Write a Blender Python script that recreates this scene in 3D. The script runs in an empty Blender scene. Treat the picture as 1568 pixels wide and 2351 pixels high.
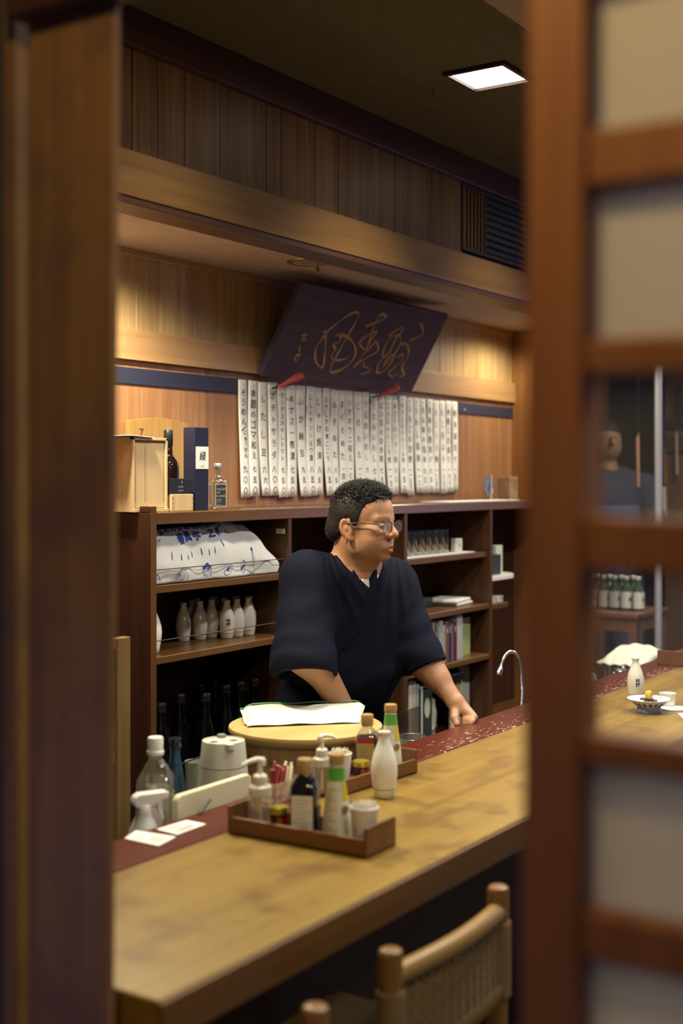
import bpy, bmesh, math, random
import numpy as np
from mathutils import Vector, Matrix
random.seed(7)
PI = math.pi
SC = bpy.context.scene
COL = SC.collection
# ---------------------------------------------------------------- camera
# room axes: +X runs along the back wall away from the viewer, +Y towards the back wall, Z up
ZC = 1.44
TH = math.radians(33.55)
CT, ST = math.cos(TH), math.sin(TH)
FPX, U0, V0 = 2950.0, 784.0, 1100.0
cam_d = bpy.data.cameras.new('camera'); cam = bpy.data.objects.new('camera', cam_d); COL.objects.link(cam)
cam.location = (0, 0, ZC); cam.rotation_euler = (PI/2, 0, TH - PI/2)
cam_d.sensor_fit = 'AUTO'; cam_d.sensor_width = 36.0; cam_d.lens = FPX/2351*36.0
cam_d.shift_y = -(1175.5 - V0)/2351
cam_d.clip_start = 0.05
cam_d.dof.use_dof = True; cam_d.dof.focus_distance = 3.72; cam_d.dof.aperture_fstop = 2.0
SC.camera = cam
# ---------------------------------------------------------------- world, lights, exposure
w = bpy.data.worlds.new('world'); SC.world = w; w.use_nodes = True
w.node_tree.nodes['Background'].inputs[0].default_value = (0.30, 0.33, 0.62, 1)
w.node_tree.nodes['Background'].inputs[1].default_value = 0.04
SC.view_settings.view_transform = 'Standard'; SC.view_settings.look = 'None'
SC.view_settings.gamma = 1; SC.view_settings.use_curve_mapping = False
SC.view_settings.exposure = 0.0
SC.cycles.use_denoising = True
SC.cycles.max_bounces = 8; SC.cycles.sample_clamp_indirect = 4.0
SC.cycles.caustics_reflective = False; SC.cycles.caustics_refractive = False

def light(name, typ, loc, energy, color, rot=(0, 0, 0), **kw):
    d = bpy.data.lights.new(name, typ); o = bpy.data.objects.new(name, d); COL.objects.link(o)
    o.location = loc; o.rotation_euler = rot; d.energy = energy; d.color = color
    for k, v in kw.items(): setattr(d, k, v)
    return o
WARM = (1.0, 0.91, 0.70)
ZCEIL = 2.63
DOWN = [(1.75, 1.55), (2.46, 1.73), (3.394, 1.73), (4.35, 1.73), (5.5, 1.60), (1.70, 0.75), (2.75, 0.85), (3.85, 0.85), (5.0, 0.85)]      # square downlights in the main ceiling
for i, (x, y) in enumerate(DOWN):
    light('ceiling_lamp', 'AREA', (x, y, ZCEIL - 0.008), (2.0, 6.5, 10.0, 8.0, 7.0, 2.0, 12.0, 20.0, 17.0)[i], WARM if i < 5 else (1.0, 0.96, 0.90), shape='SQUARE', size=0.16, spread=math.radians(112 if i < 5 else 142))
for (x, y, e) in ((2.50, 2.42, 5.0), (5.30, 2.42, 1.1)):                                  # round downlights in the kitchen soffit
    light('soffit_lamp', 'SPOT', (x, y, 2.135), e*22, (1.0, 0.88, 0.62), spot_size=math.radians(165), spot_blend=0.5, shadow_soft_size=0.04)
light('room_lamp', 'AREA', (1.50, -0.35, 2.15), 15, (1.0, 0.93, 0.72), shape='SQUARE', size=0.4)        # lamp over the dining side, behind the lattice door
light('cool_fill', 'AREA', (7.6, 0.2, 1.7), 11, (0.42, 0.46, 1.0), rot=(0, math.radians(90), 0), shape='SQUARE', size=1.3)     # unseen cool source, added for the bluish sheen on the shelf edges
light('kitchen_lamp', 'AREA', (6.3, 1.9, 2.1), 10, (1.0, 0.8, 0.6), shape='SQUARE', size=0.4)
light('dusk_light', 'AREA', (0.1, -1.5, 1.3), 3.2, (0.36, 0.34, 1.0), rot=(math.radians(90), 0, math.radians(-20)), shape='SQUARE', size=0.9)      # blue dusk from the street
light('lilac_fill', 'AREA', (0.05, 1.75, 0.65), 2.6, (0.62, 0.46, 0.80), rot=(0, math.radians(-90), math.radians(-12)), shape='SQUARE', size=0.5)     # added low fill that tints the lower entrance post lilac
light('porch_lamp', 'POINT', (0.42, 0.52, 2.32), 27, (1.0, 0.68, 0.27), shadow_soft_size=0.06)

# ---------------------------------------------------------------- pixel -> place helpers (used to read real positions off the photograph)
def _d(u):
    a = (u - U0)/FPX
    return CT + ST*a, ST - CT*a
def at_t(u, v, t):
    dx, dy = _d(u); return Vector((dx*t, dy*t, ZC + (V0 - v)/FPX*t))
def at_y(u, v, y): return at_t(u, v, y/_d(u)[1])
def at_x(u, v, x): return at_t(u, v, x/_d(u)[0])
def at_z(u, v, z): return at_t(u, v, (z - ZC)*FPX/(V0 - v))

# ---------------------------------------------------------------- materials
MATS = {}
def _new(name):
    m = bpy.data.materials.new(name); m.use_nodes = True; MATS[name] = m
    nt = m.node_tree; return m, nt, nt.nodes['Principled BSDF']
def N(nt, t, **kw):
    n = nt.nodes.new(t)
    for k, v in kw.items():
        if k.startswith('i_'):
            n.inputs[int(k[2:])].default_value = v
        else: setattr(n, k, v)
    return n
def srgb(r, g, b):
    f = lambda c: ((c/255+0.055)/1.055)**2.4 if c > 10 else c/255/12.92
    return (f(r), f(g), f(b), 1)
def plain(name, col, rough=0.5, metal=0.0, bump=0.0, bscale=200, var=0.0, spec=0.5, coat=0.0, stretch=(1, 1, 1), sheen=0.0, trans=0.0):
    if name in MATS: return MATS[name]
    m, nt, b = _new(name)
    col = tuple(col[:3]) + (1,)
    b.inputs['Base Color'].default_value = col; b.inputs['Roughness'].default_value = rough
    b.inputs['Metallic'].default_value = metal; b.inputs['Specular IOR Level'].default_value = spec
    b.inputs['Coat Weight'].default_value = coat; b.inputs['Sheen Weight'].default_value = sheen
    if var or bump:
        tc = N(nt, 'ShaderNodeTexCoord'); mp = N(nt, 'ShaderNodeMapping'); mp.inputs['Scale'].default_value = stretch
        nt.links.new(tc.outputs['Object'], mp.inputs[0])
        no = N(nt, 'ShaderNodeTexNoise'); no.inputs['Scale'].default_value = bscale; no.inputs['Detail'].default_value = 4
        nt.links.new(mp.outputs[0], no.inputs['Vector'])
        if bump:
            bp = N(nt, 'ShaderNodeBump'); bp.inputs['Strength'].default_value = bump; bp.inputs['Distance'].default_value = 0.002
            nt.links.new(no.outputs[0], bp.inputs['Height']); nt.links.new(bp.outputs[0], b.inputs['Normal'])
        if var:
            n2 = N(nt, 'ShaderNodeTexNoise'); n2.inputs['Scale'].default_value = max(2, bscale/12); n2.inputs['Detail'].default_value = 5
            nt.links.new(mp.outputs[0], n2.inputs['Vector'])
            cr = N(nt, 'ShaderNodeValToRGB'); e = cr.color_ramp.elements
            e[0].position = 0.3; e[1].position = 0.7
            e[0].color = tuple(c*(1-var) for c in col[:3]) + (1,); e[1].color = tuple(min(1, c*(1+var)) for c in col[:3]) + (1,)
            nt.links.new(n2.outputs[0], cr.inputs[0]); nt.links.new(cr.outputs[0], b.inputs['Base Color'])
    return m
def wood(name, dark, lite, grain='z', rough=0.42, fine=55, big=2.2, rnd=0.0, bump=0.12, spec=0.4, mott=0.0, mottcol=None, coat=0.0):
    """cut wood: stretched noise for the grain, growth bands, optional stains and per-board tone"""
    if name in MATS: return MATS[name]
    m, nt, b = _new(name); L = nt.links.new
    tc = N(nt, 'ShaderNodeTexCoord'); oi = N(nt, 'ShaderNodeObjectInfo')
    add = N(nt, 'ShaderNodeVectorMath', operation='ADD'); L(tc.outputs['Object'], add.inputs[0])
    mu = N(nt, 'ShaderNodeMath', operation='MULTIPLY'); mu.inputs[1].default_value = 37.0 if rnd else 0.0
    L(oi.outputs['Random'], mu.inputs[0]); L(mu.outputs[0], add.inputs[1])
    mp = N(nt, 'ShaderNodeMapping'); L(add.outputs[0], mp.inputs[0])
    sc = {'x': (0.035, 1, 1), 'y': (1, 0.035, 1), 'z': (1, 1, 0.035)}[grain]
    mp.inputs['Scale'].default_value = sc
    n1 = N(nt, 'ShaderNodeTexNoise'); n1.inputs['Scale'].default_value = fine; n1.inputs['Detail'].default_value = 6; n1.inputs['Distortion'].default_value = 0.6
    L(mp.outputs[0], n1.inputs['Vector'])
    n2 = N(nt, 'ShaderNodeTexNoise'); n2.inputs['Scale'].default_value = fine/5; n2.inputs['Detail'].default_value = 3; n2.inputs['Distortion'].default_value = 1.5
    L(mp.outputs[0], n2.inputs['Vector'])
    mx = N(nt, 'ShaderNodeMath', operation='ADD'); mx.use_clamp = False
    h1 = N(nt, 'ShaderNodeMath', operation='MULTIPLY'); h1.inputs[1].default_value = 0.5; L(n1.outputs[0], h1.inputs[0])
    h2 = N(nt, 'ShaderNodeMath', operation='MULTIPLY'); h2.inputs[1].default_value = 0.5; L(n2.outputs[0], h2.inputs[0])
    L(h1.outputs[0], mx.inputs[0]); L(h2.outputs[0], mx.inputs[1])
    cr = N(nt, 'ShaderNodeValToRGB'); e = cr.color_ramp.elements; e[0].position = 0.34; e[1].position = 0.66
    e[0].color = tuple(dark[:3]) + (1,); e[1].color = tuple(lite[:3]) + (1,)
    L(mx.outputs[0], cr.inputs[0]); out = cr.outputs[0]
    if rnd:
        hs = N(nt, 'ShaderNodeHueSaturation'); L(out, hs.inputs['Color'])
        mr = N(nt, 'ShaderNodeMapRange'); mr.inputs[3].default_value = 1 - rnd; mr.inputs[4].default_value = 1 + rnd
        L(oi.outputs['Random'], mr.inputs[0]); L(mr.outputs[0], hs.inputs['Value']); out = hs.outputs[0]
    if mott:
        n3 = N(nt, 'ShaderNodeTexNoise'); n3.inputs['Scale'].default_value = big; n3.inputs['Detail'].default_value = 5; n3.inputs['Roughness'].default_value = 0.6
        L(tc.outputs['Object'], n3.inputs['Vector'])
        c3 = N(nt, 'ShaderNodeValToRGB'); c3.color_ramp.elements[0].position = 0.50; c3.color_ramp.elements[1].position = 0.66
        L(n3.outputs[0], c3.inputs[0])
        m3 = N(nt, 'ShaderNodeMath', operation='MULTIPLY'); m3.inputs[1].default_value = mott; L(c3.outputs[0], m3.inputs[0])
        mix = N(nt, 'ShaderNodeMixRGB'); L(m3.outputs[0], mix.inputs[0]); L(out, mix.inputs[1]); mix.inputs[2].default_value = tuple(mottcol[:3]) + (1,)
        out = mix.outputs[0]
    L(out, b.inputs['Base Color'])
    b.inputs['Roughness'].default_value = rough; b.inputs['Specular IOR Level'].default_value = spec; b.inputs['Coat Weight'].default_value = coat
    b.inputs['Coat Roughness'].default_value = 0.25
    if bump:
        bp = N(nt, 'ShaderNodeBump'); bp.inputs['Strength'].default_value = bump; bp.inputs['Distance'].default_value = 0.002
        L(n1.outputs[0], bp.inputs['Height']); L(bp.outputs[0], b.inputs['Normal'])
    return m
def glass(name, tint=(1, 1, 1), alpha=0.25, rough=0.03, edge=0.6, haze=0.0, hazecol=(0.5, 0.5, 0.5)):
    """thin clear glass or plastic: see-through, mirror-like towards grazing angles, with an optional scattering share"""
    if name in MATS: return MATS[name]
    m, nt, b = _new(name); L = nt.links.new; nt.nodes.remove(b); out = nt.nodes['Material Output']
    tr = N(nt, 'ShaderNodeBsdfTransparent'); tr.inputs[0].default_value = tuple(tint) + (1,)
    gl = N(nt, 'ShaderNodeBsdfGlossy'); gl.inputs['Roughness'].default_value = rough; gl.inputs[0].default_value = (1, 1, 1, 1)
    lw = N(nt, 'ShaderNodeLayerWeight'); lw.inputs[0].default_value = 0.35
    mr = N(nt, 'ShaderNodeMapRange'); mr.inputs[3].default_value = alpha*0.35; mr.inputs[4].default_value = edge
    L(lw.outputs['Facing'], mr.inputs[0])
    mx = N(nt, 'ShaderNodeMixShader'); L(mr.outputs[0], mx.inputs[0]); L(tr.outputs[0], mx.inputs[1]); L(gl.outputs[0], mx.inputs[2])
    res = mx.outputs[0]
    if haze:
        df = N(nt, 'ShaderNodeBsdfDiffuse'); df.inputs[0].default_value = tuple(hazecol) + (1,)
        tl = N(nt, 'ShaderNodeBsdfTranslucent'); tl.inputs[0].default_value = tuple(hazecol) + (1,)
        ad = N(nt, 'ShaderNodeMixShader'); ad.inputs[0].default_value = 0.5; L(df.outputs[0], ad.inputs[1]); L(tl.outputs[0], ad.inputs[2])
        m2 = N(nt, 'ShaderNodeMixShader'); m2.inputs[0].default_value = haze; L(res, m2.inputs[1]); L(ad.outputs[0], m2.inputs[2]); res = m2.outputs[0]
    L(res, out.inputs[0])
    return m
def emit(name, col, s):
    if name in MATS: return MATS[name]
    m, nt, b = _new(name)
    b.inputs['Base Color'].default_value = (0.8, 0.8, 0.8, 1); b.inputs['Emission Color'].default_value = tuple(col) + (1,); b.inputs['Emission Strength'].default_value = s
    return m

# ---------------------------------------------------------------- mesh building
class MB:
    def __init__(s): s.v = []; s.f = []; s.sm = []
    def add(s, vs, fs, smooth=False):
        o = len(s.v); s.v.extend(tuple(v) for v in vs); s.f.extend(tuple(i+o for i in f) for f in fs); s.sm.extend([smooth]*len(fs)); return s
    def box(s, x0, x1, y0, y1, z0, z1, M=None):
        vs = [(x, y, z) for z in (z0, z1) for y in (y0, y1) for x in (x0, x1)]
        if M is not None: vs = [M @ Vector(v) for v in vs]
        return s.add(vs, [(0, 2, 3, 1), (4, 5, 7, 6), (0, 1, 5, 4), (2, 6, 7, 3), (0, 4, 6, 2), (1, 3, 7, 5)])
    def lathe(s, prof, n=28, c=(0, 0, 0), smooth=True, sq=None, M=None, wob=None):
        """prof: (radius, z) from bottom to top; sq: superellipse exponent for squarish bottles, wob(angle, z)->radius factor"""
        vs = []
        for r, z in prof:
            for k in range(n):
                a = 2*PI*k/n; ca, sa = math.cos(a), math.sin(a); q = 1
                if sq: q = (abs(ca)**sq + abs(sa)**sq)**(-1/sq)
                if wob: q *= wob(a, z)
                vs.append((c[0]+r*q*ca, c[1]+r*q*sa, c[2]+z))
        if M is not None: vs = [M @ Vector(v) for v in vs]
        fs = []
        for i in range(len(prof)-1):
            for k in range(n):
                fs.append((i*n+k, i*n+(k+1) % n, (i+1)*n+(k+1) % n, (i+1)*n+k))
        s.add(vs, fs, smooth)
        if prof[0][0] > 1e-6: s.add(vs[:n], [tuple(range(n-1, -1, -1))])
        if prof[-1][0] > 1e-6: s.add(vs[-n:], [tuple(range(n))])
        return s
    def tube(s, pts, r, n=8, closed=False, smooth=True, flat=1.0, up=None):
        pts = [Vector(p) for p in pts]; m = len(pts); rs = r if hasattr(r, '__len__') else [r]*m
        vs = []; prev = None
        for i, p in enumerate(pts):
            t = (pts[(i+1) % m] - pts[i-1]) if closed else (pts[min(i+1, m-1)] - pts[max(i-1, 0)])
            if t.length < 1e-9: t = Vector((0, 0, 1))
            t.normalize()
            if up is not None: a = Vector(up).cross(t)
            elif prev is None: a = t.cross(Vector((0, 0, 1)) if abs(t.z) < 0.9 else Vector((1, 0, 0)))
            else: a = prev - t*prev.dot(t)
            if a.length < 1e-6: a = t.cross(Vector((0, 1, 0)))
            a.normalize(); prev = a; b = t.cross(a)
            for k in range(n):
                q = 2*PI*k/n; vs.append(p + a*(rs[i]*math.cos(q)) + b*(rs[i]*flat*math.sin(q)))
        fs = []
        for i in range(m if closed else m-1):
            j = (i+1) % m
            for k in range(n): fs.append((i*n+k, i*n+(k+1) % n, j*n+(k+1) % n, j*n+k))
        if not closed: fs.append(tuple(range(n-1, -1, -1))); fs.append(tuple((m-1)*n+k for k in range(n)))
        s.add(vs, fs, smooth); return s
    def prism(s, poly, d0, d1, M):
        """poly in local xy, pushed from z=d0 to z=d1, placed by M"""
        n = len(poly)
        vs = [M @ Vector((x, y, d0)) for x, y in poly] + [M @ Vector((x, y, d1)) for x, y in poly]
        fs = [tuple(range(n-1, -1, -1)), tuple(range(n, 2*n))] + [(k, (k+1) % n, n+(k+1) % n, n+k) for k in range(n)]
        return s.add(vs, fs)
    def grid(s, fn, nu, nv, smooth=True, thick=None):
        vs = [fn(i/nu, j/nv) for j in range(nv+1) for i in range(nu+1)]
        fs = [(j*(nu+1)+i, j*(nu+1)+i+1, (j+1)*(nu+1)+i+1, (j+1)*(nu+1)+i) for j in range(nv) for i in range(nu)]
        return s.add(vs, fs, smooth)
    def mesh(s, name):
        me = bpy.data.meshes.new(name); me.from_pydata(s.v, [], s.f); me.validate()
        if len(me.polygons) == len(s.sm): me.polygons.foreach_set('use_smooth', s.sm)
        me.update()
        if any(s.sm) and len(s.v) < 20000: me.set_sharp_from_angle(angle=0.75)
        return me
def RZ(a): return Matrix.Rotation(a, 4, 'Z')
def T(x, y, z): return Matrix.Translation((x, y, z))
def put(name, me, m, parent=None, label=None, cat=None, group=None, kind=None, bevel=0, world=False, solid=0, seg=2):
    if isinstance(me, MB): me = me.mesh(name)
    o = bpy.data.objects.new(name, me); COL.objects.link(o)
    if m is not None and not me.materials: me.materials.append(m)
    if parent is not None:
        o.parent = parent
        if world:
            o.matrix_parent_inverse = (Matrix.Translation(parent.location) @ parent.rotation_euler.to_matrix().to_4x4()).inverted()
    if solid:
        sd = o.modifiers.new('solid', 'SOLIDIFY'); sd.thickness = solid; sd.offset = 0
    if bevel:
        bv = o.modifiers.new('bevel', 'BEVEL'); bv.width = bevel; bv.segments = seg; bv.limit_method = 'ANGLE'; bv.harden_normals = False
    tag(o, label, cat, group, kind)
    return o
def tag(o, label=None, cat=None, group=None, kind=None):
    if label: o['label'] = label
    if cat: o['category'] = cat
    if group: o['group'] = group
    if kind: o['kind'] = kind
    return o
def thing(name, label, cat, loc=(0, 0, 0), rot=0.0, group=None, tilt=None):
    o = bpy.data.objects.new(name, None); COL.objects.link(o); o.empty_display_size = 0.05
    o.location = loc; o.rotation_euler = (tilt[0] if tilt else 0, tilt[1] if tilt else 0, rot)
    return tag(o, label, cat, group)
def dup(o, loc=None, rot=None, label=None, group=None):
    def cp(a, p):
        c = a.copy(); COL.objects.link(c); c.parent = p
        for ch in a.children: cp(ch, c)
        return c
    c = cp(o, None)
    if loc is not None: c.location = loc
    if rot is not None: c.rotation_euler = (c.rotation_euler[0], c.rotation_euler[1], rot)
    if label: c['label'] = label
    if group: c['group'] = group
    return c
# ---------------------------------------------------------------- lettering
_GL = {}
def glyph(ch, heavy=0.0):
    k = (ch, heavy)
    if k in _GL: return _GL[k]
    cu = bpy.data.curves.new('glyph', 'FONT'); cu.body = ch; cu.resolution_u = 2; cu.offset = heavy
    ob = bpy.data.objects.new('glyph', cu); me = bpy.data.meshes.new_from_object(ob)
    vs = [(v.co.x, v.co.y) for v in me.vertices]; fs = [tuple(p.vertices) for p in me.polygons]
    adv = max([v[0] for v in vs], default=0.3)
    bpy.data.objects.remove(ob); bpy.data.curves.remove(cu); bpy.data.meshes.remove(me)
    _GL[k] = (vs, fs, adv); return _GL[k]
def letters(mb, text, size, place, vertical=False, pitch=1.0, jitter=0.0, heavy=0.0, rnd=random, skew=0.0, aspect=1.0):
    """place(x, y) -> 3D point; (x, y) in metres on the written surface. Vertical text runs downwards from (0,0), centred"""
    x = y = 0.0
    for ch in text:
        if ch == ' ': x += size*0.3; y -= size*0.5; continue
        vs, fs, adv = glyph(ch, heavy*rnd.choice((0.4, 1, 1.4)) if heavy and jitter else heavy)
        s = size*(1+rnd.uniform(-jitter, jitter)); an = rnd.uniform(-jitter, jitter)*0.8; ca, sa = math.cos(an), math.sin(an)
        if vertical:
            if ch == 'ー':  # the long mark stands upright in vertical writing
                ca, sa = 0, 1
            ox, oy = rnd.uniform(-jitter, jitter)*size*0.3, y - size*0.5*pitch
            pts = []
            for (a, b) in vs:
                a, b = a - (adv if ord(ch) < 128 else 1.0)*0.5, b - 0.36; a += skew*b
                pts.append(place(ox + s*(a*ca - b*sa)*aspect, oy + s*(a*sa + b*ca)))
            y -= size*pitch
        else:
            pts = []
            for (a, b) in vs:
                a += skew*b; pts.append(place(x + s*(a*ca - b*sa)*aspect, s*(a*sa + b*ca)))
            x += (adv*1.12 + 0.03)*size*pitch*aspect
        mb.add(pts, fs)
    return x, y
def brush(mb, pts2, width, place, n=1):
    """a brushed stroke: a thin ribbon along pts2 with varying width"""
    P = [Vector((p[0], p[1], 0)) for p in pts2]; Q = []
    for i in range(len(P)-1):
        p0, p1, p2, p3 = P[max(i-1, 0)], P[i], P[i+1], P[min(i+2, len(P)-1)]
        for k in range(6):
            t = k/6; Q.append(0.5*((2*p1) + (p2-p0)*t + (2*p0-5*p1+4*p2-p3)*t*t + (3*p1-p0-3*p2+p3)*t**3))
    Q.append(P[-1]); vs = []
    for i, q in enumerate(Q):
        d = Q[min(i+1, len(Q)-1)] - Q[max(i-1, 0)]; d.normalize() if d.length > 0 else None
        nn = Vector((-d.y, d.x, 0)); ww = width*(0.5 + 0.2*math.sin(i*0.35))*(0.55 if i in (0, len(Q)-1) else 1)
        vs += [place(*(q + nn*ww)[:2]), place(*(q - nn*ww)[:2])]
    mb.add(vs, [(2*i, 2*i+1, 2*i+3, 2*i+2) for i in range(len(Q)-1)])
# ================================================================ materials used by the room
M_CEIL = plain('ceiling_plaster', (0.125, 0.105, 0.045), 0.95, bump=0.4, bscale=260, var=0.12)
M_SOFF = plain('soffit_plaster', (0.40, 0.32, 0.30), 0.95, bump=0.2, bscale=260, var=0.06)
M_CEDAR = wood('cedar_upper', (0.34, 0.215, 0.090), (0.55, 0.385, 0.185), 'z', 0.42, fine=70, rnd=0.06, bump=0.10)
M_CEDARX = wood('cedar_rail', (0.36, 0.20, 0.085), (0.50, 0.31, 0.15), 'x', 0.38, fine=60)
M_LOWER = wood('cedar_lower', (0.30, 0.135, 0.06), (0.47, 0.245, 0.12), 'z', 0.45, fine=60, rnd=0.14)
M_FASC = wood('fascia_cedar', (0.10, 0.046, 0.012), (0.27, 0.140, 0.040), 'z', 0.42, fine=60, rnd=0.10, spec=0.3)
M_BEAM = wood('beam_wood', (0.15, 0.072, 0.018), (0.26, 0.135, 0.040), 'x', 0.34, fine=40, spec=0.5)
M_TRIM = wood('red_trim', (0.055, 0.022, 0.013), (0.10, 0.040, 0.022), 'x', 0.45, fine=50)
M_CAB = wood('cabinet_wood', (0.082, 0.036, 0.012), (0.150, 0.070, 0.022), 'x', 0.30, fine=50, coat=0.12)
M_CABZ = wood('cabinet_side', (0.078, 0.031, 0.012), (0.140, 0.060, 0.021), 'z', 0.32, fine=50, coat=0.12)
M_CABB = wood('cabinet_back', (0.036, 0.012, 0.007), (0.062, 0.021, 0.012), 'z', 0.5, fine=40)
M_COUNT = wood('counter_top', (0.165, 0.092, 0.014), (0.285, 0.182, 0.038), 'x', 0.40, fine=26, big=8, mott=0.75, mottcol=(0.13, 0.062, 0.014), spec=0.3, bump=0.05)
M_COUNTF = wood('counter_edge', (0.085, 0.036, 0.011), (0.14, 0.064, 0.020), 'x', 0.38, fine=32)
M_LACQ = None
M_DARKW = wood('dark_wood', (0.035, 0.014, 0.008), (0.06, 0.024, 0.013), 'z', 0.5)
M_POST = wood('post_wood', (0.14, 0.074, 0.026), (0.24, 0.132, 0.048), 'z', 0.5, fine=36, big=7, mott=0.6, mottcol=(0.10, 0.06, 0.045))
M_DOOR = wood('door_wood', (0.17, 0.066, 0.022), (0.27, 0.11, 0.038), 'z', 0.45, fine=36)
M_NAVY = plain('navy_paint', (0.030, 0.034, 0.070), 0.55)
M_BLACK = plain('black_plastic', (0.012, 0.012, 0.014), 0.35)
M_METAL = plain('steel', (0.62, 0.62, 0.64), 0.22, 1.0)
M_WHITE = plain('white_paper', (0.80, 0.79, 0.74), 0.8)
M_BRASS = plain('brass', (0.42, 0.30, 0.12), 0.3, 1.0)

def lacquer():
    """dark red lacquer worn through to pale wood in scratches near the front edge"""
    m, nt, b = _new('red_lacquer'); L = nt.links.new
    tc = N(nt, 'ShaderNodeTexCoord'); mp = N(nt, 'ShaderNodeMapping'); mp.inputs['Scale'].default_value = (20, 105, 1); L(tc.outputs['Object'], mp.inputs[0])
    n = N(nt, 'ShaderNodeTexNoise'); n.inputs['Scale'].default_value = 1.6; n.inputs['Detail'].default_value = 7; n.inputs['Roughness'].default_value = 0.62; L(mp.outputs[0], n.inputs['Vector'])
    n2 = N(nt, 'ShaderNodeTexNoise'); n2.inputs['Scale'].default_value = 1.1; L(tc.outputs['Object'], n2.inputs['Vector'])
    sx = N(nt, 'ShaderNodeSeparateXYZ'); L(tc.outputs['Object'], sx.inputs[0])
    my = N(nt, 'ShaderNodeMapRange'); my.inputs[1].default_value = 1.60; my.inputs[2].default_value = 1.74; my.inputs[3].default_value = 0.09; my.inputs[4].default_value = -0.03; L(sx.outputs[1], my.inputs[0])
    mxx = N(nt, 'ShaderNodeMapRange'); mxx.inputs[1].default_value = 2.6; mxx.inputs[2].default_value = 3.0; mxx.inputs[3].default_value = -0.12; mxx.inputs[4].default_value = 0.0; L(sx.outputs[0], mxx.inputs[0])
    a1 = N(nt, 'ShaderNodeMath', operation='ADD'); L(n.outputs[0], a1.inputs[0]); L(my.outputs[0], a1.inputs[1])
    a2 = N(nt, 'ShaderNodeMath', operation='ADD'); L(a1.outputs[0], a2.inputs[0]); L(mxx.outputs[0], a2.inputs[1])
    cr = N(nt, 'ShaderNodeValToRGB'); cr.color_ramp.elements[0].position = 0.655; cr.color_ramp.elements[1].position = 0.685; L(a2.outputs[0], cr.inputs[0])
    mix = N(nt, 'ShaderNodeMixRGB'); L(cr.outputs[0], mix.inputs[0]); mix.inputs[1].default_value = (0.072, 0.010, 0.004, 1); mix.inputs[2].default_value = (0.52, 0.37, 0.24, 1)
    L(mix.outputs[0], b.inputs['Base Color']); b.inputs['Roughness'].default_value = 0.36; b.inputs['Specular IOR Level'].default_value = 0.22
    bp = N(nt, 'ShaderNodeBump'); bp.inputs['Strength'].default_value = 0.3; bp.inputs['Distance'].default_value = 0.001; bp.invert = True
    L(cr.outputs[0], bp.inputs['Height']); L(bp.outputs[0], b.inputs['Normal']); return m
M_LACQ = lacquer()
M_TILE = plain('floor_stone', (0.07, 0.06, 0.052), 0.6, bump=0.2, bscale=60, var=0.2)

# ================================================================ room shell
ST_ = 'structure'
YW, YF, ZS = 2.73, 2.25, 2.15            # back wall, fascia plane, kitchen soffit height
put('floor', MB().box(-1.5, 8.2, -2.4, 3.6, -0.05, 0), M_TILE, kind=ST_)
put('ceiling', MB().box(1.15, 8.0, -2.2, YF, ZCEIL+0.001, ZCEIL+0.07), M_CEIL, kind=ST_)
put('ceiling_kitchen', MB().box(1.2, 8.0, 2.31, 3.5, ZS, ZS+0.06), M_SOFF, kind=ST_)
put('wall_front', MB().box(0.9, 8.0, -2.3, -2.2, 0, ZCEIL), M_CEIL, kind=ST_)
put('wall_right', MB().box(7.8, 7.9, -2.2, 3.5, 0, ZCEIL), wood('far_wall', (0.10, 0.052, 0.024), (0.17, 0.09, 0.042), 'z', 0.6), kind=ST_)
put('wall_kitchen', MB().box(5.64, 7.8, 3.4, 3.46, 0, ZS), MATS['far_wall'], kind=ST_)
wl = put('wall_left', MB().box(1.27, 1.33, 1.31, 2.80, 0, ZCEIL), plain('left_plaster', (0.05, 0.045, 0.045), 0.9, var=0.1), kind=ST_)
put('batten', MB().box(1.20, 1.27, 1.325, 1.345, 0, ZCEIL), M_POST, wl)
# back wall: a core with separate boards, rail, groove and navy band
wb = put('wall_back', MB().box(1.3, 5.66, YW+0.012, YW+0.06, 0, ZS), M_CABB, kind=ST_)
x = 2.30; k = 0
ws = [0.16, 0.125, 0.09, 0.135, 0.155, 0.11, 0.17, 0.12, 0.15]
while x < 5.58:
    wd = min(ws[k % 9], 5.60-x); k += 1
    put('board', MB().box(x+0.0008, x+wd-0.0008, YW, YW+0.014, 1.90, ZS-0.005), M_CEDAR, wb, bevel=0.0012, seg=1); x += wd
x = 2.30; k = 0
for wd in (0.36, 0.33, 0.31, 0.45, 0.44, 0.42, 0.46, 0.42, 0.14):
    wd = min(wd, 5.60-x)
    if wd > 0.01: put('board', MB().box(x+0.0006, x+wd-0.0006, YW, YW+0.014, 1.30, 1.805), M_LOWER, wb, bevel=0.001, seg=1)
    x += wd
put('trim_1', MB().box(2.0, 5.60, YW-0.018, YW+0.010, 1.806, 1.899), M_CEDARX, kind=ST_, bevel=0.002)     # pale picture rail
put('trim_2', MB().box(2.0, 5.60, YW-0.006, YW+0.001, 1.733, 1.783), M_NAVY, kind=ST_, bevel=0.001)         # navy band
put('trim_3', MB().box(2.0, 5.60, YW-0.010, YW+0.004, 2.128, ZS+0.001), M_CEDARX, kind=ST_, bevel=0.002)    # slim cornice under the soffit
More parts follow.
